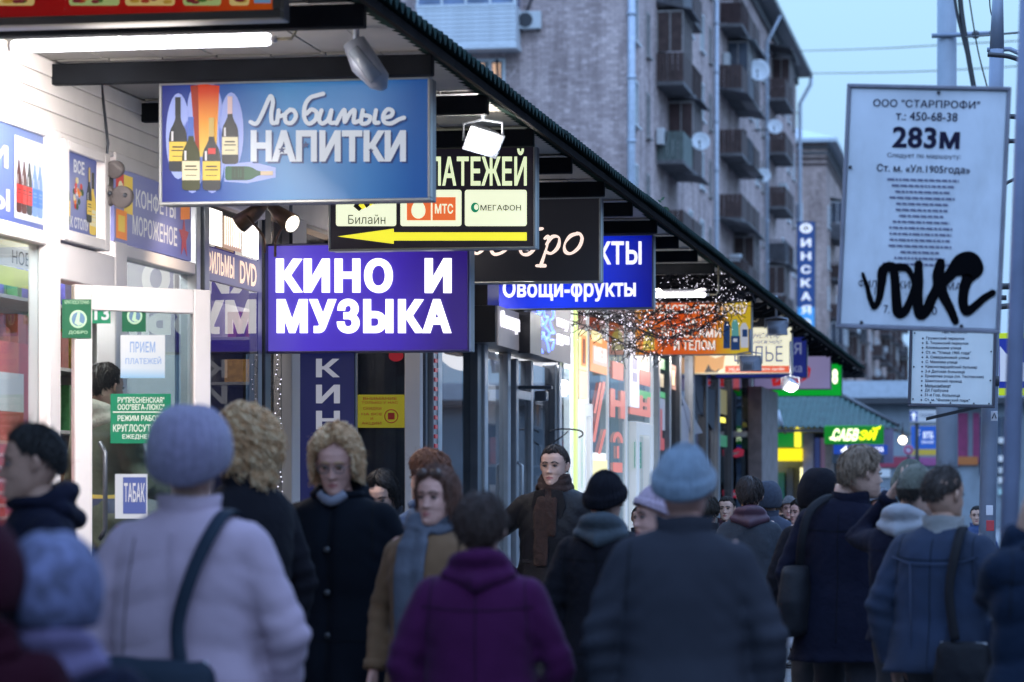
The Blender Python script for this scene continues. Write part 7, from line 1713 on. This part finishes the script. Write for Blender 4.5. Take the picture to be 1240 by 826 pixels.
    def scalp(az, ph, off):   # az: 0 = front, ph: from the crown down
        r = Vector((.0775*math.sin(az)*math.sin(ph), (.094 if math.cos(az) < 0 else .094)*math.cos(az)*math.sin(ph), .105*math.cos(ph)))
        return hcx+r*(1+off/.09)
    if hat:
        kind, hcol = hat[0], hat[1]; b = MB(); n = 120 if d < 15 else 48; rows = 22; V = []
        for i in range(rows+1):
            u = i/rows
            for k in range(n):
                az = 2*math.pi*k/n
                if kind == 'beanie': phm = 1.56-.40*math.cos(az); off = .018+.012*(1-u)+.004*(u > .8)
                elif kind == 'beret': phm = 1.66-.42*math.cos(az); off = .028+.030*math.sin(u*math.pi*.9)**.8+.014*(-math.cos(az))*math.sin(u*3.14)
                elif kind == 'kerchief': phm = 1.95 if math.cos(az) < .35 else 1.25; off = .014+.010*u
                elif kind == 'cap': phm = 1.50 if math.cos(az) < .2 else 1.38; off = .014+.01*(1-u)
                else: phm = 2.05 if math.cos(az) < .45 else 1.2; off = .028+.02*math.sin(u*2.6)+(.012 if math.cos(az) < 0 else 0)   # hood
                ph = max(.02, phm*u); q = scalp(az, ph, off+(.0022*math.sin(az*30)+(.006 if u > .8 and kind == 'beanie' else 0) if kind in ('beanie', 'beret') else 0)); q.z += .012*(kind in ('beret',))*(1-u)
                V.append(tuple(q))
        for k in range(n): V.append(tuple(Vector(V[rows*n+k])*.93+hcx*.07+Vector((0, 0, .012))))
        b.add(V, [(i*n+k, (i+1)*n+k, (i+1)*n+(k+1) % n, i*n+(k+1) % n) for i in range(rows+1) for k in range(n)]+[tuple(range(n))], 0, True)
        if kind == 'cap': 
            b.add([(x_, y_, z_+dz) for dz in (0, .006) for (x_, y_, z_) in [(-.06, .075, .165), (-.045, .125, .15), (0, .15, .146), (.045, .125, .15), (.06, .075, .165)]], [(0, 1, 2, 3, 4), (9, 8, 7, 6, 5), (0, 5, 6, 1), (1, 6, 7, 2), (2, 7, 8, 3), (3, 8, 9, 4)], 0)
        b.xf(hm)
        me = b.mesh('hat', M('hat_%.2f_%.2f_%.2f' % tuple(hcol), hcol, rough=.95, var=.18, spec=.08, scale=40, bump=.7, bscale=170, sheen=min(.3, sum(hcol)*.5)) if len(hat) < 3 else hat[2])
        if kind != 'cap': V, N = get_v(me); set_v(me, V+N*(pnoise(V, seed, 20)*.006)[:, None])
        obj({'hood': 'hood', 'kerchief': 'headscarf', 'cap': 'cap'}.get(kind, 'knitted_hat'), me, t)
    if head == 'hair':
        hm_ = M('hair_%.2f_%.2f_%.2f' % hc, hc, rough=.6, var=.35, scale=60, spec=.4, aniso=(1, 1, .2))
        phmax = {'short': (.80, 1.35, 1.85), 'bob': (.70, 1.70, 2.1), 'curly': (.62, 1.75, 2.15), 'balding': (.75, 1.3, 1.8), 'bun': (.80, 1.5, 1.95), 'pixie': (.95, 1.45, 2.0)}[hairstyle]
        def pm(az):
            c = math.cos(az); return phmax[0]+(phmax[1]-phmax[0])*min(1, (1-c)/1.0) if c > 0 else phmax[1]+(phmax[2]-phmax[1])*(-c)
        b = MB(); n = 40; rows = 14; V = []; thick = {'short': .010, 'bob': .020, 'curly': .020, 'balding': .009, 'bun': .016, 'pixie': .020}[hairstyle]
        for i in range(rows+1):
            u = i/rows
            for k in range(n):
                az = 2*math.pi*k/n; V.append(tuple(scalp(az, max(.02, pm(az)*u), thick*(1-.75*u**4)+.002*math.sin(az*9+u*4))))
        b.add(V, [(i*n+k, (i+1)*n+k, (i+1)*n+(k+1) % n, i*n+(k+1) % n) for i in range(rows) for k in range(n)]+[tuple(range(n))], 0, True)
        b.xf(hm); me = b.mesh('hair', hm_); obj('hair', me, t)
        rr = random.Random(seed); S_ = MB(); pm0 = pm; pm = lambda az: pm0(az)*(1+.05*math.sin(az*5+1)+.03*math.sin(az*11)); curly = curly0 = hairstyle == 'curly'
        ns = int({'short': 1200, 'bob': 1100, 'curly': 2300, 'balding': 800, 'bun': 700, 'pixie': 900}[hairstyle]*(1 if d < 12.5 else .6))
        L0 = {'short': .45, 'bob': 1.3, 'curly': .9, 'balding': .35, 'bun': .9, 'pixie': .6}[hairstyle]
        clumps = [(rr.uniform(0, 6.283), rr.random(), rr.uniform(0, 6), rr.uniform(-.004, .016), rr.uniform(.5, 1.1)) for _ in range(85)]
        S2_ = MB()
        for q in range(ns):
            az = rr.uniform(0, 2*math.pi); cl = rr.choice(clumps)
            if curly0: az = cl[0]+rr.gauss(0, .05)
            m_ = pm(az); ph = m_*((cl[1] if curly0 else rr.random())**.65)*.97+(rr.gauss(0, .04) if curly0 else 0); L = L0*rr.uniform(.6, 1.1)*(1 if math.cos(az) < .5 or not (curly0 or hairstyle == 'bob') else .7); pts = []; seg = 11 if curly else 5
            daz = rr.uniform(-.35, .35)+(0 if math.cos(az) < .4 else (.9 if math.sin(az) > 0 else -.9)*(curly or hairstyle == 'bob')); ph1 = (cl[2]+rr.gauss(0, .25)) if curly0 else rr.uniform(0, 6); cr = .012+rr.uniform(-.003, .004); off0 = thick*(1-.55*(ph/m_)**4)+(cl[3]+rr.uniform(-.004, .005) if curly else rr.uniform(-.004, .005)); drop = rr.uniform(.0, .06)*(math.cos(az) < .45) if curly else (rr.uniform(.0, .05) if hairstyle == 'bob' else 0)
            for j in range(seg):
                u = j/(seg-1); a = az+daz*u; f_ = ph+L*u; lim = pm(a)*1.03
                if f_ <= lim: c = scalp(a, f_, off0+(rr.uniform(-.003, .003) if not curly else .004)+(.008*u if hairstyle == 'pixie' else 0))
                else: c = scalp(a, lim, off0*(.7 if not curly else 1.2)); c.z -= (f_-lim)*.07+drop*(u if curly or hairstyle == 'bob' else 0)
                if curly: th_ = ph1+u*13; nrm = (c-hcx).normalized(); tg = nrm.cross(Vector((0, 0, 1))); tg = tg.normalized() if tg.length > .01 else Vector((1, 0, 0)); c = c+tg*cr*math.cos(th_)+nrm*cr*math.sin(th_)
                pts.append(c)
            w_ = .0030 if not curly else .0016
            (S2_ if (curly0 and q % 3 == 0) else S_).tube(pts, [w_*.8, ]+[w_]*(seg-2)+[w_*.4], 3 if not curly else 4, smooth=True, cap=False)
        for q in range(220 if d < 13 else 0):
            az = rr.uniform(0, 6.283); ph = pm(az)*rr.random()**.6; c0 = scalp(az, ph, thick); nrm = (c0-hcx).normalized(); L_ = rr.uniform(.012, .035); tg = Vector((rr.gauss(0, 1), rr.gauss(0, 1), rr.gauss(-.4, 1))).normalized()
            S_.tube([c0, c0+nrm*L_*.5+tg*L_*.3, c0+nrm*L_*.7+tg*L_], [.0009, .0008, .0004], 3, cap=False)
        S_.xf(hm); o = S_.build('hair_strands', hm_, t); o['kind'] = 'stuff'
        if S2_.n: S2_.xf(hm); o = S2_.build('hair_strands', M('hair_light', (.95, .68, .42), rough=.5, var=.2), t); o['kind'] = 'stuff'
    if extras: extras(t, hm, cm, s)
    t.scale = (s, s, s)
    return t
def local_mesh(t, b, name, mat): return b.build(name, mat, t)
def ribbon(pts, w_=.02, th=.004):
    b = MB(); b.tube(smooth_path([tuple(p) for p in pts], 6), (w_, th), 8); return b
def bag(label, t, loc, sz, col, strap=None, cat='bag', gloss=.4, name='shoulder_bag', slouch=.1):
    """a soft bag carried by person t: a thing of its own, placed in the world from t's own frame"""
    s = t.scale[0]; Mw = Matrix.Translation(t.location) @ Matrix.Rotation(t.rotation_euler.z, 4, 'Z') @ Matrix.Scale(s, 4)
    g = thing(name, label, cat, Mw @ Vector(loc), t.rotation_euler.z); g.scale = (s, s, s)
    b = MB(); x, y, z = sz; b.loft([(0, 0, -z/2, x*.42, y*.40), (0, 0, -z*.42, x*.5, y*.5), (0, 0, 0, x*.52, y*.52), (0, 0, z*.40, x*.46, y*.34), (0, 0, z/2, x*.40, y*.16)], 20, p=3.2)
    me = remesh(b, .012, 3, 'bag'); V, N = get_v(me); set_v(me, V+N*(pnoise(V, int(abs(loc[2])*99), 24)*.008)[:, None])
    m = M('bag_%.2f_%.2f_%.2f' % tuple(col), tuple(c*.5 for c in col), rough=gloss+.3, var=.2, bump=.2, spec=.15); me.materials.append(m); obj('bag_body', me, g)
    if strap:
        b = MB(); b.tube(smooth_path([tuple(Vector(q)-Vector(loc)) for q in strap], 6), (.022, .005), 8); b.build('strap', m, g)
    b = MB(); b.tube([(-x*.4, 0, z*.46), (x*.4, 0, z*.46)], .006, 6); b.build('zip', m_alul, g)
    return g

def glasses(t, hm, cm, s):
    b = MB()
    for sd in (-1, 1):
        b.tube([(sd*.032+.021*math.cos(a), .100, .118+.016*math.sin(a)) for a in np.linspace(0, 2*math.pi, 15)], .0022, 5); b.tube([(sd*.053, .099, .122), (sd*.074, .05, .124), (sd*.078, -.01, .118)], .0014, 5)
    b.tube([(-.011, .100, .122), (0, .104, .125), (.011, .100, .122)], .0014, 5); b.xf(hm); b.build('glasses', m_dkmetal, t)

# --- nearest row
def lilac_x(t, hm, cm, s):
    b = MB(); b.tube(smooth_path([(.0, -.135, 1.38), (.01, -.165, 1.25), (.0, -.165, 1.05), (.0, -.175, .85)], 5), .004, 6); b.build('back_seam', cm, t)
lilac = M('coat_lilac', (.36, .275, .34), spec=.07, rough=.8, var=.10, scale=6, bump=.2, bscale=120, sheen=.1, dirt=.15)
T_lil = person('woman in pale lilac padded jacket and lilac knitted hat seen from behind', 229, 7.6, 490, -4, (.4, .38, .5), coatmat=lilac, bulk=1.18, wide=1.12, hem=.72, seams=(((-.02, 1.38), (-.02, .8)), ((-.12, 1.36), (-.16, 1.0), .0), ((.13, 1.36), (.16, 1.0))), hat=('beret', (.20, .175, .26)), head='none', collar='stand', female=True, quilt=.005, hat_h=.055, arms=('down', 'fwd'), yaw=8, extras=lilac_x)
bag('big navy shoulder bag hanging at the back of the lilac jacket', T_lil, (-.03, -.25, .86), (.44, .16, .34), (.02, .035, .06), [(.07, -.25, 1.0), (.045, -.21, 1.12), (.075, -.18, 1.26), (.115, -.125, 1.38), (.13, -.03, 1.435), (.13, .07, 1.39), (.10, .15, 1.2)])
person('woman with cropped black hair and navy hooded jacket looking left at the far left', 46, 8.7, 514, 118, (.008, .009, .020), hair=(.012, .010, .010), hairstyle='short', collar='hood', skin='mid', hem=.85, bulk=1.05, female=True, hat_h=.012, yaw=-8, pitch=-3, stride=.05)
kch = M('kerchief_floral', (.085, .09, .17), rough=.85, var=.75, scale=26)
person('short woman with pale blue patterned headscarf and dark coat at the lower left', 66, 5.3, 655, 15, (.012, .013, .022), hat=('hood', (.25, .28, .5), kch), head='none', collar='big', collarmat=M('lilac_scarf', (.11, .085, .17), rough=.9, var=.3), hem=.6, female=True, hat_h=.02, bulk=1.15, yaw=-10)
person('figure in a dark maroon hat and coat cut off by the lower left corner', -34, 5.2, 628, 5, (.02, .003, .008), hat=('hood', (.03, .004, .011)), head='none', collar='big', hem=.7, hat_h=.03, bulk=1.25, female=True)
person('woman with curly blond hair and black coat in profile behind the lilac hat', 300, 9.9, 490, 62, (.010, .010, .014), hair=(.55, .32, .16), hairstyle='curly', collar='stand', female=True, hem=.5, hat_h=.04, yaw=14, skin='rosy', headpx=285)
navyc = M('coat_navy_black', (.0045, .006, .010), spec=.07, rough=.85, var=.2, bump=.2, bscale=200)
def blond_x(t, hm, cm, s):
    glasses(t, hm, cm, s)
    b = MB(); b.ball((.13, .135, 1.30), (.018, .008, .018), 10, 6); b.build('brooch', M('brooch_blue', (.08, .16, .32), rough=.3), t)
    b = MB(); b.tube(smooth_path([(-.05, .075, 1.44), (.0, .10, 1.41), (.05, .075, 1.44)], 5), .022, 8); b.build('neck_scarf', M('scarf_silver', (.16, .17, .22), rough=.6, var=.3), t)
    for i in range(3):
        b = MB(); b.tube([(.0, .150-.004*i, 1.22-.17*i), (.0, .158-.004*i, 1.22-.17*i)], .013, 10); b.build('button', m_dkmetal, t)
T_bl = person('woman with blond curls and glasses in a long black coat walking towards us looking down', 410, 10.9, 512, 176, (.02, .02, .03), coatmat=navyc, hair=(.56, .34, .18), hairstyle='curly', collar='big', female=True, hem=.42, bulk=1.18, wide=1.12, pitch=-14, yaw=6, hat_h=.045, arms=('down', 'bend2'), armp={'bend2': ((.27, -.02, 1.10), (.235, .10, .885))}, extras=blond_x, skin='rosy', open_front=True)
person('person with black fringe half hidden behind the curly blond woman', 468, 14, 565, 172, (.02, .02, .025), hair=(.012, .011, .012), hairstyle='bob', collar='stand', hat_h=.02, female=True, pitch=-30)
person('red haired woman in a light blue jacket walking away behind the camel coat', 521, 12.6, 545, 60, (.06, .09, .16), hair=(.16, .055, .025), hairstyle='pixie', collar='hood', hat_h=.02, female=True, hem=.85)
def camel_x(t, hm, cm, s):
    b = MB()
    for sd in (-1, 1): b.ball((sd*.034, .062, .222), (.026, .012, .018), 12, 8)
    b.tube([(-.075, -.01, .19), (-.06, .055, .215), (0, .078, .222), (.06, .055, .215), (.075, -.01, .19)], .003, 6); b.xf(hm); b.build('sunglasses', M('sunglass_dark', (.08, .05, .04), rough=.1, var=0), t)
camel = M('coat_camel', (.16, .095, .055), spec=.07, rough=.9, var=.12, bump=.25, bscale=200, sheen=.05)
person('woman in a camel coat with sunglasses pushed up on brown hair facing us', 520, 10.4, 560, 163, (.3, .2, .14), coatmat=camel, hair=(.10, .045, .03), hairstyle='bob', collar='scarf', collarmat=M('scarf_grey_blue', (.07, .08, .11), rough=.8, var=.3), female=True, hem=.55, hat_h=.03, yaw=0, neckx=-.04, bulk=1.05, extras=camel_x, skin='rosy', arms=('fwd', 'down'))
purple = M('coat_purple', (.046, .007, .042), spec=.07, rough=.9, var=.16, bump=.3, bscale=150, sheen=.05)
person('woman in a bright purple coat with short dark brown hair seen from behind', 582, 8.3, 595, 3, (.12, .02, .2), coatmat=purple, hair=(.035, .018, .014), hairstyle='pixie', collar='big', female=True, hem=.55, bulk=1.14, wide=1.10, hat_h=.025, arms=('down', 'fwd'))
leather = M('leather_black', (.006, .006, .009), rough=.5, var=.2, scale=8, bump=.25, bscale=60, spec=.22)
def man_x(t, hm, cm, s):
    for sd in (-1, 1):
        b = MB(); b.prism([(sd*.02, 1.43), (sd*.085, 1.42), (sd*.105, 1.33), (sd*.06, 1.22), (sd*.012, 1.10)], lambda u, v, q: (u, .128+q+.018*(1.43-v)*3*(v > 1.2)*.5-.5*abs(u)**1.6, v), .0, .010); b.build('lapel', cm, t)
    b = MB(); b.box(-.165, -.09, .125, .135, 1.0, 1.02); b.box(.09, .165, .125, .135, 1.0, 1.02); b.build('pocket_flap', cm, t)
person('man in black leather jacket and brown scarf walking towards us hand in pocket', 672, 16.2, 539, 172, (.02, .02, .025), coatmat=leather, hair=(.022, .016, .014), hairstyle='short', collar='scarf', collarmat=M('scarf_brown', (.026, .011, .008), rough=.95, var=.35, scale=30, bump=.5), hem=.80, bulk=1.10, wide=1.16, arms=('down', 'hip'), hat_h=.012, skin='pale', extras=man_x, shiny=True, yaw=-2, voxel=.013)
hoodg = M('hood_grey_teal', (.04, .055, .07), rough=.9, var=.3, bump=.3)
person('person in a black knitted hat with a grey-blue hood over a black coat', 732, 11.4, 568, -8, (.008, .008, .012), hat=('beanie', (.008, .008, .012)), head='none', collar='hood', collarmat=hoodg, hem=.6, bulk=1.15, hat_h=.03, neckx=.0)
greyj = M('coat_blue_grey', (.026, .028, .038), spec=.07, rough=.9, var=.12, scale=5, bump=.25, bscale=160)
person('broad man in pale grey knitted hat and blue-grey jacket seen from behind', 829, 8.1, 536, 1, (.13, .16, .24), coatmat=greyj, hat=('beanie', (.14, .19, .25)), head='none', collar='stand', hem=.72, bulk=1.16, wide=1.08, hat_h=.03, skin='rosy')
person('woman in a dusty pink hat whose face peeks out left of the pale grey hat', 797, 10.6, 588, 120, (.10, .08, .10), hat=('beanie', (.36, .27, .34)), head='none', collar='big', collarmat=M('scarf_mauve', (.16, .11, .17), var=.2), skin='rosy', female=True, hat_h=.025)
T_gr = person('woman in a grey coat with a plum collar walking away past the glass porch', 908, 16.6, 577, 4, (.035, .042, .055), hair=(.025, .018, .018), hairstyle='pixie', collar='big', collarmat=M('plum_collar', (.055, .022, .04), var=.2), hem=.75, female=True, hat_h=.02, bulk=1.0, arms=('down', 'bend'))
bag('black handbag with bright buckles at the grey coat woman\'s side', T_gr, (.30, .06, .78), (.30, .14, .26), (.015, .015, .018), [(.20, .06, .9), (.24, .1, 1.05), (.34, .1, .9)], name='handbag', gloss=.25)
person('person in a black hood walking away beside the tall blond man', 992, 14.3, 569, 2, (.008, .008, .012), hat=('hood', (.008, .008, .012)), head='none', collar='stand', hem=.7, hat_h=.035, bulk=1.05)
T_bm = person('tall man with blond hair in a long black coat walking away', 1022, 12.9, 542, -10, (.012, .013, .02), hair=(.24, .17, .12), hairstyle='pixie', collar='stand', hem=.66, bulk=1.10, wide=1.12, hat_h=.015, neckx=.09, yaw=-50, skin='pale', trousers=(.010, .011, .018), stride=.16)
bag('black messenger bag with a metal ring hanging from the tall blond man\'s shoulder', T_bm, (-.215, -.09, .95), (.15, .30, .34), (.02, .022, .03), [(-.20, -.09, 1.10), (-.17, -.15, 1.26), (-.13, -.12, 1.40), (-.03, -.0, 1.45), (.06, .12, 1.3)])
g = thing('plastic_bag', 'limp white plastic bag hanging low beside the tall blond man', 'plastic bag', at(962, 752, 13.6)); b = MB(); 
b.loft([(0, 0, -.13, .055, .02), (.0, 0, -.05, .05, .03), (.0, 0, .04, .035, .02), (.005, 0, .11, .015, .008), (.01, 0, .2, .012, .004)], 14); me = remesh(b, .008, 2); V, N = get_v(me); set_v(me, V+N*(pnoise(V, 4, 60)*.008)[:, None]); me.materials.append(M('plastic_white', (.48, .50, .56), rough=.4, var=.1)); obj('bag_body', me, g)
def cap_x(t, hm, cm, s):
    pass
T_cap = person('man in a khaki cap and white hood raising his left hand to his head', 1098, 12.0, 563, -20, (.010, .011, .018), hat=('cap', (.11, .115, .095)), hair=(.02, .015, .012), hairstyle='short', collar='hood', collarmat=M('hood_white', (.26, .27, .30), rough=.9, var=.15), hem=.85, hat_h=.02, neckx=.05, yaw=-15, arms=('raise', 'down'), bulk=1.05)
denim = M('denim_blue', (.009, .020, .050), rough=.9, var=.30, scale=5, bump=.4, bscale=260, dirt=.2)
def denim_x(t, hm, cm, s):
    st = M('seam_dark', (.025, .04, .08), rough=.9, var=0)
    b = MB(); b.tube(smooth_path([(-.19, -.105, 1.30), (-.1, -.142, 1.275), (0, -.150, 1.27), (.1, -.142, 1.275), (.19, -.105, 1.30)], 5), .0035, 5); b.tube([(-.09, -.150, 1.27), (-.08, -.155, .86)], .003, 5); b.tube([(.09, -.150, 1.27), (.08, -.155, .86)], .003, 5); b.build('seam', st, t)
T_dn = person('man in a blue denim jacket with thinning dark hair seen from behind', 1142, 10.8, 566, -22, (.06, .11, .22), coatmat=denim, hair=(.035, .024, .020), hairstyle='balding', collar='stand', collarmat=M('fleece_cream', (.22, .22, .22), rough=1, var=.25, bump=.8, bscale=120), hem=.80, bulk=1.18, wide=1.12, hat_h=.008, yaw=-18, skin='mid', extras=denim_x, arms=('down', 'pocket'))
bag('dark sling bag crossing the denim jacket', T_dn, (.18, -.20, .82), (.26, .12, .26), (.015, .016, .022), [(.15, -.22, .95), (.11, -.19, 1.15), (.12, -.15, 1.32), (.11, -.05, 1.43), (.05, .1, 1.38)])
T_rt = person('person in dark blue padded jacket cut off by the right edge, hand to ear', 1284, 8.2, 556, 8, (.007, .013, .028), hair=(.03, .02, .02), hairstyle='short', collar='hood', hem=.75, bulk=1.22, wide=1.15, hat_h=.02, skin='mid', yaw=15, arms=('ear2', 'down'), armp={'ear2': ((.195, .17, 1.22), (.11, .08, 1.46))}, quilt=.012)
# --- small far walkers
fgrp = 'distant walkers'
person('small distant person with dark hair seen between the leather jacket man and black hat', 775, 21, 612, 178, (.03, .035, .05), hair=(.02, .015, .015), hairstyle='short', group=fgrp, hat_h=.015)
person('distant person in a grey knitted hat facing us', 956, 24.5, 600, 178, (.05, .05, .06), hat=('beanie', (.12, .12, .13)), head='none', group=fgrp, skin='rosy')
person('distant dark haired woman holding her hand to her face', 968, 22, 604, 140, (.03, .03, .04), hair=(.02, .015, .015), hairstyle='bob', group=fgrp, skin='rosy', hat_h=.02, arms=('strap', 'down'), female=True)
person('distant walker in slate blue just right of the plum collar', 930, 20, 584, 0, (.05, .06, .09), hat=('hood', (.045, .055, .08)), head='none', group=fgrp)
person('distant small figure in a pale hat between the blond man and khaki cap', 1068, 17, 590, 180, (.05, .06, .09), hat=('beanie', (.14, .16, .2)), head='none', group=fgrp, skin='rosy')
person('distant person with a dark hood left of the grey coat woman', 880, 22, 600, 175, (.06, .03, .04), hair=(.02, .015, .015), hairstyle='short', group=fgrp, hat_h=.015)
person('distant person in black near the kiosk corner', 945, 30, 604, 5, (.02, .02, .03), hair=(.02, .015, .015), hairstyle='short', group=fgrp, hat_h=.015)
person('distant walker in a green-grey cap raised beside the khaki cap', 1102, 13.6, 556, -5, (.03, .035, .04), hat=('beanie', (.10, .11, .09)), head='none', group=fgrp, hat_h=.03)
person('far walker in black seen beside the kiosk door', 916, 29, 603, 178, (.012, .012, .02), hair=(.03, .02, .015), hairstyle='short', group=fgrp, hat_h=.015)
person('far walker in a dark knitted hat left of the black hood', 984, 32, 605, 3, (.015, .015, .02), hat=('beanie', (.02, .02, .025)), head='none', group=fgrp)
person('far walker in charcoal behind the tall blond man\'s shoulder', 1078, 23, 603, 175, (.02, .022, .03), hair=(.03, .02, .015), hairstyle='bob', group=fgrp, hat_h=.015, female=True)
person('far walker in a grey coat behind the pale knitted hat', 858, 19, 602, 4, (.02, .022, .03), hair=(.02, .015, .012), hairstyle='pixie', group=fgrp, hat_h=.015)
person('far walker in a blue coat near the red pole sticker', 1183, 26, 612, 178, (.05, .08, .18), hair=(.02, .02, .02), hairstyle='short', group=fgrp, hat_h=.015)
# --- customer inside the grocery
strp = bpy.data.materials.new('striped_scarf'); strp.use_nodes = True; n_ = strp.node_tree.nodes; l_ = strp.node_tree.links; tc_ = n_.new('ShaderNodeTexCoord'); sp_ = n_.new('ShaderNodeSeparateXYZ'); rp_ = n_.new('ShaderNodeValToRGB'); ma_ = n_.new('ShaderNodeMath'); ma_.operation = 'FRACT'; mb_ = n_.new('ShaderNodeMath'); mb_.operation = 'MULTIPLY'; mb_.inputs[1].default_value = 4.2
l_.new(tc_.outputs['Object'], sp_.inputs[0]); l_.new(sp_.outputs[2], mb_.inputs[0]); l_.new(mb_.outputs[0], ma_.inputs[0]); l_.new(ma_.outputs[0], rp_.inputs[0]); rp_.color_ramp.interpolation = 'CONSTANT'
for p_, c_ in ((0, (.03, .04, .10)), (.3, (.55, .36, .05)), (.52, (.30, .03, .04)), (.75, (.14, .14, .10))):
    e_ = rp_.color_ramp.elements[0] if p_ == 0 else rp_.color_ramp.elements.new(p_); e_.color = c_+(1,); e_.position = p_
l_.new(rp_.outputs[0], n_['Principled BSDF'].inputs['Base Color'])
def cust_x(t, hm, cm, s):
    b = MB(); b.loft([(0, 0, .72, .215, .158), (0, 0, .86, .20, .150), (0, 0, 1.04, .186, .140), (0, 0, 1.05, .17, .12)], 24); b.build('striped_wrap', strp, t)
person('customer in an olive jacket with a striped wrap inside the grocery doorway', 126, 15.28, 440, -30, (.14, .15, .11), z0=.35, hair=(.025, .018, .014), hairstyle='short', collar='hood', collarmat=M('fur_cream', (.5, .46, .38), rough=1, var=.3, bump=.8), hem=.78, hat_h=.012, arms=('bend', 'bend'), extras=cust_x, group='customers inside the shops')
bpy.data.scenes.remove(TMP)
